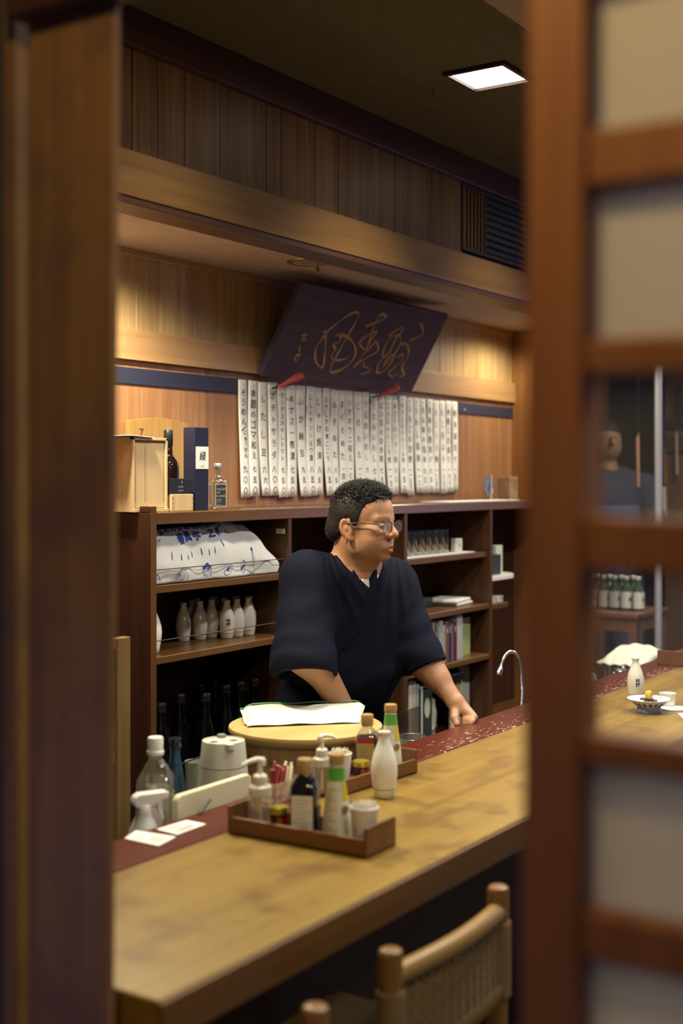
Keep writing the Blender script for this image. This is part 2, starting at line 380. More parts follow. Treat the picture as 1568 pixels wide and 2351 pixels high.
# fascia above the serving opening
fa = put('wall_fascia', MB().box(1.25, 7.8, YF+0.016, YF+0.06, ZS+0.03, ZCEIL+0.05), M_CABB, kind=ST_)
xs = [1.30]
for u, v in ((303, 390), (363, 410), (425, 430), (505, 420), (612, 452), (646, 462), (776, 500), (860, 520), (905, 540), (990, 560), (1060, 580)):
    xs.append(at_y(u, v, YF).x)
xs += [4.76, 5.1, 5.5, 6.0, 6.5, 7.2, 7.8]
xs = sorted(xs)
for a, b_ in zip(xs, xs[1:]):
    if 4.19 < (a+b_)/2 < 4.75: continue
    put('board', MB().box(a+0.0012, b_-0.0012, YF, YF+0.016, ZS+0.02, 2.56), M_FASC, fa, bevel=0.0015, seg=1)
put('trim_4', MB().box(1.3, 7.8, YF-0.022, YF+0.012, 2.535, ZCEIL), M_TRIM, kind=ST_, bevel=0.003)
put('trim_5', MB().box(1.3, 7.8, 2.21, YF+0.002, 2.146, 2.262), M_BEAM, kind=ST_, bevel=0.003)               # beam face
put('trim_6', MB().box(1.3, 7.8, 2.214, 2.315, 2.128, 2.147), M_TRIM, kind=ST_, bevel=0.002)                  # underside of the beam
vg = thing('ventilation_grille', 'dark slatted ventilation grille set in the boards above the beam', 'vent', (4.47, YF, 2.30))
X0, X1, X2, Z0, Z1 = 4.203, 4.375, 4.745, 2.30, 2.518
M_VENT = plain('vent_dark', (0.030, 0.018, 0.012), 0.5)
fr = MB(); fr.box(X0-0.012, X1*0+X2+0.012, YF-0.006, YF+0.012, Z1, Z1+0.014); fr.box(X0-0.012, X2+0.012, YF-0.006, YF+0.012, Z0-0.014, Z0)
fr.box(X0-0.012, X0, YF-0.006, YF+0.012, Z0, Z1); fr.box(X1-0.006, X1+0.006, YF-0.006, YF+0.012, Z0, Z1); fr.box(X2, X2+0.012, YF-0.006, YF+0.012, Z0, Z1)
put('frame', fr, M_VENT, vg, world=True); put('backing', MB().box(X0, X2, YF+0.012, YF+0.0155, Z0, Z1), M_BLACK, vg, world=True)
for i in range(6):
    xx = X0+0.008+i*0.0285; put('slat', MB().box(xx, xx+0.012, YF-0.002, YF+0.010, Z0, Z1), M_FASC, vg, world=True)
for i in range(8):
    zz = Z0+0.006+i*0.0265; put('slat', MB().box(X1+0.006, X2, YF-0.003, YF+0.008, zz, zz+0.013), M_VENT, vg, world=True)
# partition at the end of the shelves and the other kitchen shell pieces
put('wall_end', MB().box(5.60, 5.64, 2.37, YW+0.05, 0, ZS), wood('partition_wood', (0.22, 0.092, 0.030), (0.34, 0.15, 0.05), 'z', 0.42), kind=ST_)
# ceiling downlights
M_GLOW = emit('lamp_diffuser', (1.0, 0.94, 0.80), 9.0)
M_REFL = emit('lamp_reflector', (1.0, 0.93, 0.74), 2.2)
n_l = ['over the chair end of the counter', 'over the front condiment trays', 'shining above the standing man', 'over the far end of the shelves', 'over the far end of the counter', 'nearest the entrance on the customer side', 'above the first chair', 'above the middle of the customer side', 'far along the customer side']
for i, (x, y) in enumerate(DOWN):
    t = thing('recessed_ceiling_light', 'square recessed ceiling light ' + n_l[i], 'ceiling light', (x, y, ZCEIL), group='square ceiling lights')
    f = MB()
    for sx0, sx1, sy0, sy1 in ((-0.10, 0.10, -0.10, -0.088), (-0.10, 0.10, 0.088, 0.10), (-0.10, -0.088, -0.088, 0.088), (0.088, 0.10, -0.088, 0.088)):
        f.box(sx0, sx1, sy0, sy1, -0.012, 0.0)
    put('frame', f, M_DARKW, t)
    put('reflector', MB().box(-0.088, 0.088, -0.088, 0.088, -0.003, 0.0), M_GLOW, t)
sd = thing('round_downlight', 'small round recessed downlight with pull knob in kitchen soffit', 'ceiling light', (3.44, 2.405, ZS))
put('trim_ring', MB().lathe([(0.052, 0), (0.056, -0.004), (0.074, -0.004), (0.076, 0)], 40), plain('ring_metal', (0.36, 0.28, 0.17), 0.35, 0.6), sd)
put('reflector', MB().lathe([(0.052, -0.001), (0.030, -0.0015), (0.001, -0.002)], 32), plain('ring_pink', (0.62, 0.42, 0.33), 0.3, 0.5), sd)
put('pull_knob', MB().lathe([(0.001, -0.034), (0.006, -0.032), (0.0075, -0.026), (0.006, -0.016), (0.004, -0.012), (0.004, -0.001)], 14, (0.028, -0.01, 0)), M_BRASS, sd)
hk = at_z(993, 205, ZCEIL)
put('ceiling_hook', MB().tube([(hk.x, hk.y, ZCEIL), (hk.x, hk.y, ZCEIL-0.012), (hk.x+0.006, hk.y-0.006, ZCEIL-0.022), (hk.x, hk.y, ZCEIL-0.030), (hk.x-0.007, hk.y+0.006, ZCEIL-0.024)], 0.0018, 8), plain('hook_red', (0.16, 0.03, 0.02), 0.5),
    label='tiny dark hook screwed into ceiling beside the lit square light', cat='hook')
q = at_z(1160, 38, ZCEIL-0.02)
put('ceiling_panel', MB().box(q.x-1.1, q.x+1.3, q.y-0.28, q.y, ZCEIL-0.018, ZCEIL-0.0005), plain('panel_beige', (0.42, 0.34, 0.22), 0.8), label='long pale flat panel on the ceiling above and right of the lit light', cat='ceiling panel', bevel=0.003)
# ================================================================ entrance framing in the foreground
pt = put('trim_7', MB().add([(x_, y_ + (0.0 if y_ > 1.2 else -0.0085*(z_-1.3)), z_) for z_ in (0, ZCEIL) for y_ in (1.147, 1.300) for x_ in (1.20, 1.212)], [(0, 2, 3, 1), (4, 5, 7, 6), (0, 1, 5, 4), (2, 6, 7, 3), (0, 4, 6, 2), (1, 3, 7, 5)]), M_POST, kind=ST_, bevel=0.004)
put('trim_8', MB().box(1.16, 1.21, -1.6, 1.300, 2.045, 2.28), M_DARKW, kind=ST_, bevel=0.004)
put('wall_entry', MB().box(1.20, 1.27, -2.2, 2.8, 2.26, ZCEIL+0.05), M_CEIL, kind=ST_)
# sliding lattice door: stiles, rails, glazing
XD = 0.95
dr = tag(bpy.data.objects.new('door_1', None), kind=ST_); COL.objects.link(dr); dr.location = (XD, 0.0, 1.15)
y_hi = at_x(1196, 1100, XD).y; y_lo = at_x(1328, 1100, XD).y
Y_END = -0.62
def hz(v): return at_x(1345, v, XD).z
put('stile', MB().box(XD, XD+0.046, y_lo, y_hi, 0.02, 2.0), M_DOOR, dr, world=True, bevel=0.004)
put('stile', MB().box(XD, XD+0.034, Y_END-0.05, Y_END, 0.02, 2.0), M_DOOR, dr, world=True, bevel=0.004)
bars = [(-165, -45), (302, 432), (785, 865), (1195, 1318), (1702, 1768), (2110, 2218), (2600, 2720), (3100, 3260)]
M_FROST = glass('frosted_glass', haze=0.93, hazecol=(0.66, 0.62, 0.56), alpha=0.2, rough=0.4)
M_CLEAR = glass('clear_pane', alpha=0.10, edge=0.4, haze=0.05)
for i, (va, vb) in enumerate(bars):
    put('rail', MB().box(XD+0.006, XD+0.040, Y_END, y_lo, hz(vb), hz(va)), M_DOOR, dr, world=True, bevel=0.003)
    if i+1 < len(bars):
        zt, zb = hz(vb), hz(bars[i+1][0])
        put('pane', MB().box(XD+0.026, XD+0.030, Y_END, y_lo, zb, zt), M_CLEAR if i in (2, 3) else M_FROST, dr, world=True,
            label='clear glass pane' if i in (2, 3) else 'frosted glass pane')
put('rail', MB().box(XD, XD+0.034, Y_END, y_lo, 1.92, 2.0), M_DOOR, dr, world=True)
dr.rotation_euler = (0.0078, 0, 0)

# ================================================================ bar counter
ZT = 0.74
bc = thing('bar_counter', 'long pale wooden bar counter with thick front edge and worn surface', 'counter', (1.30, 1.155, 0))
put('counter_top', MB().box(1.30, 6.6, 1.157, 1.60, ZT-0.058, ZT), M_COUNT, bc, world=True, bevel=0.004)
put('front_edge', MB().box(1.30, 6.6, 1.150, 1.157, ZT-0.062, ZT-0.003), M_COUNTF, bc, world=True, bevel=0.003, label='reddish brown front edge')
put('lacquered_ledge', MB().box(1.30, 6.6, 1.601, 1.738, ZT-0.05, ZT+0.001), M_LACQ, bc, world=True, bevel=0.003, label='dark red lacquered strip scratched down to pale wood')
put('front_panel', MB().box(1.34, 6.55, 1.50, 1.53, 0, ZT-0.058), M_DARKW, bc, world=True)
wk = thing('work_counter', 'lower dark kitchen work surface behind the bar counter', 'work surface', (1.35, 1.742, 0))
put('worktop', MB().box(1.35, 2.98, 1.742, 2.13, 0.55, 0.58), plain('dark_steel', (0.035, 0.036, 0.04), 0.35, 0.4), wk, world=True)
put('worktop', MB().box(2.98, 6.5, 1.742, 1.96, 0.55, 0.58), MATS['dark_steel'], wk, world=True)
put('base', MB().box(1.36, 6.4, 1.745, 1.93, 0, 0.55), M_DARKW, wk, world=True)
# ================================================================ shelf cabinet along the back wall
XL, XR = 2.722, 5.598
S1, S2, S3, S4, S0 = 1.345, 1.136, 0.933, 0.710, 0.39      # shelf top heights
DIV = [3.395, 4.135, 4.835]
cb = thing('shelf_cabinet', 'long reddish brown open shelf cabinet against the back wall', 'shelf cabinet', (XL, 2.45, 0))
P_ = lambda n, m_, M, **k: put(n, m_, M, cb, world=True, bevel=k.pop('bevel', 0.002), seg=1, **k)
P_('top', MB().box(XL+0.024, XR, 2.45, YW-0.001, S1-0.034, S1), M_CAB)
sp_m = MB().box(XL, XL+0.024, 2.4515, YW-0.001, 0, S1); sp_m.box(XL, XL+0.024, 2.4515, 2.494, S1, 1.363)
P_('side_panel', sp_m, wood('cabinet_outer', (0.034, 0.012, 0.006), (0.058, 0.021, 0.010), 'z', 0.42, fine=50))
P_('edge_strip', MB().box(XL, XL+0.024, 2.449, 2.4515, 0, 1.363), M_CABZ)
M_DIV = wood('divider_wood', (0.056, 0.023, 0.009), (0.100, 0.043, 0.016), 'z', 0.36, fine=50)
for dx in DIV: P_('divider', MB().box(dx-0.010, dx+0.010, 2.452, YW-0.003, 0, S1-0.034), M_DIV)
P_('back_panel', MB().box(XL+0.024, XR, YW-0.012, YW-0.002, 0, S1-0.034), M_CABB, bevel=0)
edges = [XL+0.024] + DIV + [XR]
for i in range(4):
    a, b_ = edges[i]+(0.010 if i else 0), edges[i+1]-(0.010 if i < 3 else 0)
    if i == 3: b_ = 5.0
    for z in ((S2, S3) if i < 2 else (S2, S3-0.013, S4)) if i < 3 else (S3-0.02,):
        P_('shelf', MB().box(a, b_, 2.456 if i < 2 or z < S2 else 2.470, YW-0.013, z-0.022, z), M_CAB)
    P_('bottom_shelf', MB().box(a, b_ if i < 3 else XR, 2.47, YW-0.013, S0-0.03, S0), M_CAB)
M_WIRE = plain('wire_brown', (0.10, 0.06, 0.03), 0.4, 0.5)
for z in (1.181, 0.978):
    P_('retaining_wire', MB().tube([(XL+0.024, 2.462, z), (DIV[0]-0.01, 2.462, z)], 0.0016, 6), M_WIRE, bevel=0)
P_('name_tag', MB().box(DIV[0]-0.0125, DIV[0]-0.010, 2.466, 2.500, 1.262, 1.278), plain('tag_cream', (0.55, 0.48, 0.28), 0.6), bevel=0)
# curved paper-lined ledge in the end bay
cl = MB(); poly = [(DIV[2]+0.011, 2.46)] + [(5.03+0.14*math.sin(k*PI/16), 2.60-0.14*math.cos(k*PI/16)) for k in range(0, 9)] + [(5.17, 2.71), (DIV[2]+0.011, 2.71)]
cl.prism(poly, 1.010, 1.028, Matrix.Identity(4)); put('corner_shelf', cl, plain('shelf_white', (0.70, 0.68, 0.62), 0.5), cb, world=True, label='white rounded corner shelf', bevel=0.002)

def relax(pts, dmin, x0, x1, y0, y1):
    """push round things apart until none touch"""
    P = [list(p) for p in pts]
    for it in range(400):
        for i in range(len(P)):
            for j in range(i):
                dx, dy = P[i][0]-P[j][0], P[i][1]-P[j][1]; d = math.hypot(dx, dy) or 1e-6
                if d < dmin:
                    k = (dmin-d)/2/d; P[i][0] += dx*k; P[i][1] += dy*k; P[j][0] -= dx*k; P[j][1] -= dy*k
        for p in P: p[0] = min(max(p[0], x0), x1); p[1] = min(max(p[1], y0), y1)
    return P
# ---------------------------------------------------------------- sake flasks
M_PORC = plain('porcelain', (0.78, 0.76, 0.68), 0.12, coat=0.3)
M_PORC_SHADE = plain('shaded_porcelain', (0.52, 0.49, 0.42), 0.15, coat=0.3)  # same porcelain with shade put into its colour, for the flasks standing in shadow
M_INK = plain('ink_blue', (0.015, 0.025, 0.07), 0.4)
FL = [(0.0, 0.003), (0.019, 0.003), (0.021, 0.0), (0.0235, 0.003), (0.0255, 0.020), (0.0287, 0.042), (0.0300, 0.060), (0.0285, 0.078), (0.0235, 0.098), (0.0170, 0.114), (0.0130, 0.126), (0.0112, 0.134), (0.0122, 0.140), (0.0148, 0.1435), (0.0145, 0.1455), (0.0118, 0.1450), (0.0100, 0.141), (0.0090, 0.130), (0.0, 0.125)]
def rad_at(prof, z):
    pr = [p for p in prof if p[0] > 0.012]
    for (r0, z0), (r1, z1) in zip(pr, pr[1:]):
        if z0 <= z <= z1 and z1 > z0: return r0 + (r1-r0)*(z-z0)/(z1-z0)
    return pr[-1][0]
def flask(name, label, loc, rot, mat, group=None, k=1.0, txt='両関'):
    t = thing(name, label, 'sake flask', loc, rot, group)
    pr = [(r*k, z*k) for r, z in FL]
    put('body', MB().lathe(pr, 36), mat, t)
    b = MB(); zz = 0.020*k
    b.lathe([(rad_at(pr, zz)+0.0004, zz-0.0006), (rad_at(pr, zz)+0.0004, zz+0.0006)], 36)
    b.v = b.v[:72]; b.f = b.f[:36]; b.sm = b.sm[:36]
    put('foot_line', b, M_INK, t)
    l = MB()
    def place(x, y):
        z = 0.078*k + y; r = rad_at(pr, z)+0.0005; a = -PI/2 + x/r
        return Vector((r*math.cos(a), r*math.sin(a), z))
    letters(l, txt, 0.0155*k, place, vertical=True, pitch=1.02, heavy=0.03)
    put('lettering', l, M_INK, t, label='two dark characters written one above the other')
    return t
f0 = flask('sake_flask', 'white sake flask, leftmost whole one in the front row on the bottle shelf', (0, 0, 0), 0.9, M_PORC_SHADE, 'sake flasks on the bottle shelf', 0.83)
f0b = flask('sake_flask', 'white sake flask', (0, 0, 0), 0, M_PORC, 'sake flasks on the bottle shelf', 0.83)
row = [(421, 1470, 2.635, 'shade-toned white sake flask at the left end of the front row on the shelf', 0.9),
       (459, 1468, 2.618, 'shade-toned white sake flask, second from the left in the front row', 0.7),
       (488, 1464, 2.612, 'shade-toned white sake flask, third from the left in the front row', 0.9),
       (525, 1464, 2.571, 'sake flask half in sunlight-bright lamp glow, middle of the front row', 0.1),
       (553, 1460, 2.567, 'white sake flask, third from the right end of the front row', 1.4),
       (577, 1456, 2.567, 'white sake flask, second from the right end of the front row', 2.0),
       (600, 1451, 2.576, 'white sake flask at the right end of the front row beside the man', 0.35)]
row[3] = row[3][:3] + ('white sake flask in the middle of the front row, characters facing left', -0.7)
backs = [(446, 2.675), (474, 2.68), (497, 2.675), (512, 2.64), (530, 2.69), (546, 2.625), (563, 2.69), (584, 2.63)]
fl_p = relax([(at_y(u, v, y).x, y) for u, v, y, a_, b_ in row] + [(at_y(u, 1450, y).x, y) for u, y in backs], 0.0508, 2.84, 3.355, 2.56, 2.690)
for i, (u, v, y, lb, rt) in enumerate(row):
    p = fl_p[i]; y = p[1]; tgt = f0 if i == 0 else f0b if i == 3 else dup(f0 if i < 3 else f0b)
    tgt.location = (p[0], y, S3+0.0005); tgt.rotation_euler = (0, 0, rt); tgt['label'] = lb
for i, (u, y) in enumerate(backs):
    p = fl_p[7+i]; c = dup(f0, (p[0], p[1], S3+0.0005), 2.5+i, 'shade-toned white sake flask, number %s from the left in the shadowed back row' % ['one', 'two', 'three', 'four', 'five', 'six', 'seven', 'eight'][i])
pw = thing('sake_flask', 'white sake flask partly hidden by the left upright of the cabinet', 'sake flask', (2.815, 2.535, S3+0.0005), 0)
put('body', MB().lathe([(r*1.12, z*1.0) for r, z in FL], 36), M_PORC, pw)

# ---------------------------------------------------------------- cloth-covered bundle with blue print on the upper shelf
CX0, CX1 = 2.750, 3.352
M_CLOTH = plain('printed_cotton', (0.56, 0.55, 0.54), 0.9, bump=0.3, bscale=500)
M_BLUE = plain('blue_print', (0.012, 0.030, 0.24), 0.8)
def cloth(s, h):
    """s along the shelf (m), h length up the cloth face from the shelf edge (m)"""
    x = CX0 + s; q = s/(CX1-CX0)
    wav = 0.004*math.sin(s*31+h*20) + 0.003*math.sin(s*67+1) + 0.002*math.sin(h*90+s*14)
    top = 0.150 + 0.012*math.sin(q*3.0) + (0.016*math.exp(-((q-0.62)/0.08)**2)) - 0.055*max(0, q-0.80)/0.2
    rise = min(h, 0.045)
    if h <= 0.045: y, z = 2.472+0.02*h, rise
    else:
        t = (h-0.045); L = 0.125
        y = 2.473 + 0.045*min(1, t/L)**0.9; z = 0.045 + (top-0.045)*math.sin(min(1, t/L)*PI/2)**0.85
        if t > L: y = 2.518 + (t-L)*0.9; z = top - 0.3*(t-L)**1.2
    z *= 1 - 0.30*max(0, q-0.90)/0.10
    return Vector((x + 0.01*math.sin(h*30)*q, min(y + wav, 2.712), S2 + 0.002 + z + wav*0.4*min(1, h/0.05)))
cf = thing('cloth_covered_bundle', 'white cotton cloth with blue print draped over a bundle on the shelf', 'cloth', (CX0, 2.48, S2))
g = MB().grid(lambda a, b_: cloth(a*(CX1-CX0), b_*0.29), 70, 40)
put('cloth', g, M_CLOTH, cf, world=True, solid=0.0015)
put('stuffing', MB().box(CX0+0.01, CX1-0.09, 2.55, 2.70, S2+0.001, S2+0.095), plain('bundle_grey', (0.25, 0.24, 0.23), 0.9), cf, world=True, bevel=0.02)
def cp(s, h):
    p = cloth(s, h); n = (cloth(s+0.002, h)-cloth(s-0.002, h)).cross(cloth(s, h+0.002)-cloth(s, h-0.002)); n.normalize()
    return p + n*(0.0022 if n.y < 0 or n.z > 0 else -0.0022)
pm = MB(); rr = random.Random(3)
letters(pm, '集めの落語のじかんです', 0.030, lambda x, y: cp(0.060+x*0.95, 0.126+x*0.05+y), jitter=0.05, heavy=0.02, rnd=rr)
letters(pm, '春風亭一之輔', 0.032, lambda x, y: cp(0.135+x, 0.092+x*0.06+y), jitter=0.05, heavy=0.035, rnd=rr)
letters(pm, 'うどん', 0.012, lambda x, y: cp(0.228+x, 0.010+y), jitter=0.1, heavy=0.01, rnd=rr)
for (s, h, dx, dh) in ((0.045, 0.105, 0.014, 0.010), (0.092, 0.056, 0.007, 0.018), (0.130, 0.055, 0.004, 0.012), (0.163, 0.054, 0.002, 0.010), (0.190, 0.056, 0.0, 0.012), (0.232, 0.060, -0.003, 0.016), (0.262, 0.058, 0.0, 0.015), (0.290, 0.062, 0.0, 0.015), (0.330, 0.075, -0.006, 0.016), (0.372, 0.095, -0.007, 0.014), (0.02, 0.14, 0.012, 0.0), (0.44, 0.12, -0.02, 0.012), (0.395, 0.125, -0.01, 0.01)):
    brush(pm, [(s, h), (s+dx/2, h+dh/2), (s+dx, h+dh)], 0.0022, cp)
def sk(pts, ox, oh, k=1.0, wd=0.0012): brush(pm, [(ox+a*k, oh+b_*k) for a, b_ in pts], wd, cp)
sk([(0, 0), (0.004, 0.016), (0.018, 0.020), (0.030, 0.014), (0.036, 0.0)], 0.004, 0.008); sk([(0.008, 0.014), (0.018, 0.004), (0.026, 0.006), (0.028, 0.018), (0.014, 0.020)], 0.004, 0.008); sk([(0.018, 0.004), (0.014, 0.016)], 0.004, 0.008)
sk([(0, 0), (0.030, 0.034), (0.036, 0.036), (0.056, 0.012), (0.050, 0.0)], 0.092, 0.006); sk([(0.012, 0.004), (0.022, 0.018), (0.036, 0.024), (0.044, 0.010), (0.034, 0.002), (0.022, 0.004), (0.012, 0.004)], 0.092, 0.006); sk([(0.02, 0.004), (0.026, 0.02), (0.032, 0.004), (0.04, 0.018)], 0.092, 0.006)
for k2 in range(3): sk([(0.02*math.cos(a)+0.02, 0.008*math.sin(a)*(1-k2*0.3)) for a in [i*PI/6 for i in range(13)]], 0.226, 0.036, 1-k2*0.12)
sk([(0, 0.008), (0.001, -0.012), (0.004, -0.026)], 0.226, 0.034); sk([(0.04, 0.008), (0.039, -0.012), (0.036, -0.026)], 0.226, 0.034); brush(pm, [(0.232, 0.038), (0.246, 0.042), (0.260, 0.037)], 0.007, cp)
sk([(0, 0.004), (0.006, -0.006), (0.024, -0.004), (0.042, 0.012), (0.040, 0.020), (0.028, 0.022), (0.012, 0.012), (0, 0.004)], 0.318, 0.016); brush(pm, [(0.330, 0.024), (0.342, 0.032)], 0.006, cp); sk([(0.012, 0.012), (0.024, 0.006), (0.040, 0.020)], 0.318, 0.016)
sk([(0.010+0.010*math.cos(a), 0.016+0.018*math.sin(a)) for a in [i*PI/6 for i in range(13)]], 0.410, 0.012); brush(pm, [(0.413, 0.022), (0.424, 0.034)], 0.006, cp)
sk([(0.006, 0.060), (0.004, 0.040), (-0.004, 0.018), (0.0, 0.002), (0.018, 0.000), (0.022, 0.010), (0.012, 0.024), (0.012, 0.040), (0.010, 0.060)], 0.462, 0.006); brush(pm, [(0.468, 0.062), (0.473, 0.068)], 0.006, cp)
put('blue_print', pm, M_BLUE, cf, world=True, label='blue lettering and small food drawings')

# ---------------------------------------------------------------- things on top of the cabinet
M_PAUL = wood('paulownia', (0.50, 0.34, 0.17), (0.66, 0.48, 0.27), 'z', 0.6, fine=60)
wx = thing('wooden_bottle_box', 'pale plain wooden box with sliding front panel at the left end of shelf top', 'wooden box', (0, 0, 0))
c1 = at_y(304, 1165, 2.50); c2 = at_y(384, 1172, 2.50); bx0, bx1, bz1 = c1.x, c2.x, at_y(304, 1003, 2.50).z
wx.location = (bx0, 2.50, S1)
put('carcass', MB().box(bx0, bx1, 2.509, 2.655, S1+0.0005, bz1), M_PAUL, wx, world=True, bevel=0.0015)
fr = MB(); wf = 0.008
fr.box(bx0, bx0+wf, 2.498, 2.509, S1+0.008, bz1); fr.box(bx1-wf, bx1, 2.498, 2.509, S1+0.008, bz1); fr.box(bx0, bx1, 2.498, 2.509, bz1-0.008, bz1); fr.box(bx0+0.0, bx1+0.002, 2.495, 2.509, S1+0.0005, S1+0.010)
put('frame', fr, M_PAUL, wx, world=True, bevel=0.001)
put('sliding_panel', MB().box(bx0+wf+0.001, bx1-wf-0.001, 2.503, 2.507, S1+0.012, bz1-0.016), M_PAUL, wx, world=True, bevel=0.001)
for x in (bx0+0.014, (bx0*0.63+bx1*0.37), bx1-0.014): put('groove', MB().box(x-0.0004, x+0.0004, 2.5022, 2.5032, S1+0.030, bz1-0.024), plain('groove_brown', (0.28, 0.16, 0.07), 0.8), wx, world=True)
put('white_sheet', MB().grid(lambda a, b_: Vector((bx0-0.055+a*0.135, 2.49+b_*0.17, bz1+0.0022+0.003*math.sin(a*5)*abs(b_-0.5))), 10, 6), M_WHITE, None, label='thin white sheet lying on the pale wooden box', cat='paper', solid=0.0018)
pb = at_y(298, 965, 2.70); pc = at_y(430, 965, 2.70)
bp_ = thing('arched_wooden_board', 'honey brown board with arched top and a dark seven leaning behind bottles', 'wooden board', ((pb.x+pc.x)/2, 2.71, S1))
M_HON = wood('honey_wood', (0.40, 0.22, 0.065), (0.52, 0.31, 0.11), 'z', 0.5, fine=40)
xa, xb = pb.x, pc.x; n_ = 14
poly = [(xa, S1+0.001), (xb, S1+0.001)] + [(xb+(xa-xb)*i/n_, pb.z+0.012*math.sin(PI*i/n_)) for i in range(n_+1)]
Mxz = Matrix(((1, 0, 0, 0), (0, 0, -1, 0), (0, 1, 0, 0), (0, 0, 0, 1)))   # local (x,y,z)->(x,-z,y)
put('board', MB().prism(poly, -2.718, -2.700, Mxz), M_HON, bp_, world=True, bevel=0.001)
l7 = MB(); s7 = at_y(319, 1004, 2.70)
letters(l7, '7', 0.034, lambda x, y: Vector((s7.x+x*0.9, 2.6992, s7.z+0.004+y)), heavy=0.02, aspect=1.3); put('numeral', l7, plain('branded_brown', (0.16, 0.06, 0.02), 0.7), bp_, world=True)
# dark wine bottle
wb_ = at_y(395, 1170, 2.60)
WIN = [(0, 0.004), (0.030, 0.0), (0.0345, 0.004), (0.035, 0.02), (0.0352, 0.158), (0.033, 0.172), (0.024, 0.190), (0.0165, 0.200), (0.0142, 0.212), (0.0135, 0.25), (0.0150, 0.252), (0.0150, 0.296), (0.0135, 0.298), (0, 0.298)]
M_DGL = plain('dark_glass', (0.010, 0.005, 0.004), 0.06, coat=0.5)
t = thing('wine_bottle', 'dark wine bottle standing behind the black box on the shelf top', 'bottle', (wb_.x, 2.615, S1+0.0005))
sc = (at_y(395, 988, 2.615).z-S1)/0.298; put('body', MB().lathe([(r*0.95, z*sc) for r, z in WIN if z < 0.251], 36), M_DGL, t); put('capsule', MB().lathe([(0.0128, 0.238*sc), (0.0142, 0.240*sc), (0.0142, 0.296*sc), (0.013, 0.298*sc), (0, 0.298*sc)], 24), M_BLACK, t)
# low wooden box with black box on it
a0, a1 = at_y(384, 1140, 2.50).x, at_y(441, 1140, 2.50).x
t = thing('small_wooden_box', 'small pale wooden box under the black box on the shelf top', 'wooden box', ((a0+a1)/2, 2.54, S1+0.0005))
hb = at_y(420, 1135, 2.495).z - S1
put('box', MB().box(-(a1-a0)/2+0.012, (a1-a0)/2, -0.045, 0.045, 0, hb), M_PAUL, t, bevel=0.0015)
for sx in (-0.6, 1): 
    for zz in (0.2, 0.5, 0.8): put('finger_joint', MB().box((a1-a0)/2*sx-0.005, (a1-a0)/2*sx-0.001, -0.0462, -0.0448, hb*zz-0.003, hb*zz+0.003), plain('joint_brown', (0.30, 0.17, 0.08), 0.7), t)
t = thing('black_box', 'small black printed box stacked on the little wooden box', 'box', ((a0+a1)/2-0.002, 2.54, S1+hb+0.001))
put('carton', MB().box(-(a1-a0)/2+0.010, (a1-a0)/2-0.004, -0.040, 0.042, 0, 0.046), plain('matte_black', (0.010, 0.012, 0.014), 0.5), t, bevel=0.001)
lm = MB(); letters(lm, '花', 0.009, lambda x, y: Vector((0.006+x, -0.0406, 0.032+y))); letters(lm, '本格焼酎', 0.0065, lambda x, y: Vector((-0.008+x, -0.0406, 0.019+y)), aspect=0.9); letters(lm, '本格焼酎', 0.006, lambda x, y: Vector((-0.007+x, -0.0406, 0.008+y)), aspect=0.9)
put('lettering', lm, plain('silver_print', (0.35, 0.35, 0.33), 0.4), t)
# tall navy box with white label
n0, n1 = at_y(430, 1168, 2.50).x, at_y(479, 1168, 2.50).x; nz = at_y(450, 981, 2.50).z - S1
NB = MB(); wN, dN = 0.064, 0.045
t = thing('navy_bottle_box', 'tall navy carton with a white calligraphy label on shelf top', 'box', (at_y(464.5, 1168, 2.505).x, 2.53, S1+0.0005), 0)
put('carton', MB().box(-wN/2, wN/2, -dN/2, dN/2, 0, nz), plain('navy_card', (0.008, 0.010, 0.032), 0.5), t, bevel=0.001)
lz0, lz1 = nz*0.50, nz*0.77
put('label_sheet', MB().box(-wN/2+0.004, wN/2-0.001, -dN/2-0.0012, -dN/2-0.0004, lz0, lz1), M_WHITE, t)
lm = MB(); letters(lm, '緑', 0.030, lambda x, y: Vector((-0.013+x, -dN/2-0.0017, (lz0+lz1)/2-0.006+y)), heavy=0.01, skew=0.1); letters(lm, '大吟醸', 0.005, lambda x, y: Vector((-0.008+x, -dN/2-0.0017, lz0+0.006+y)))
put('lettering', lm, M_BLACK, t)
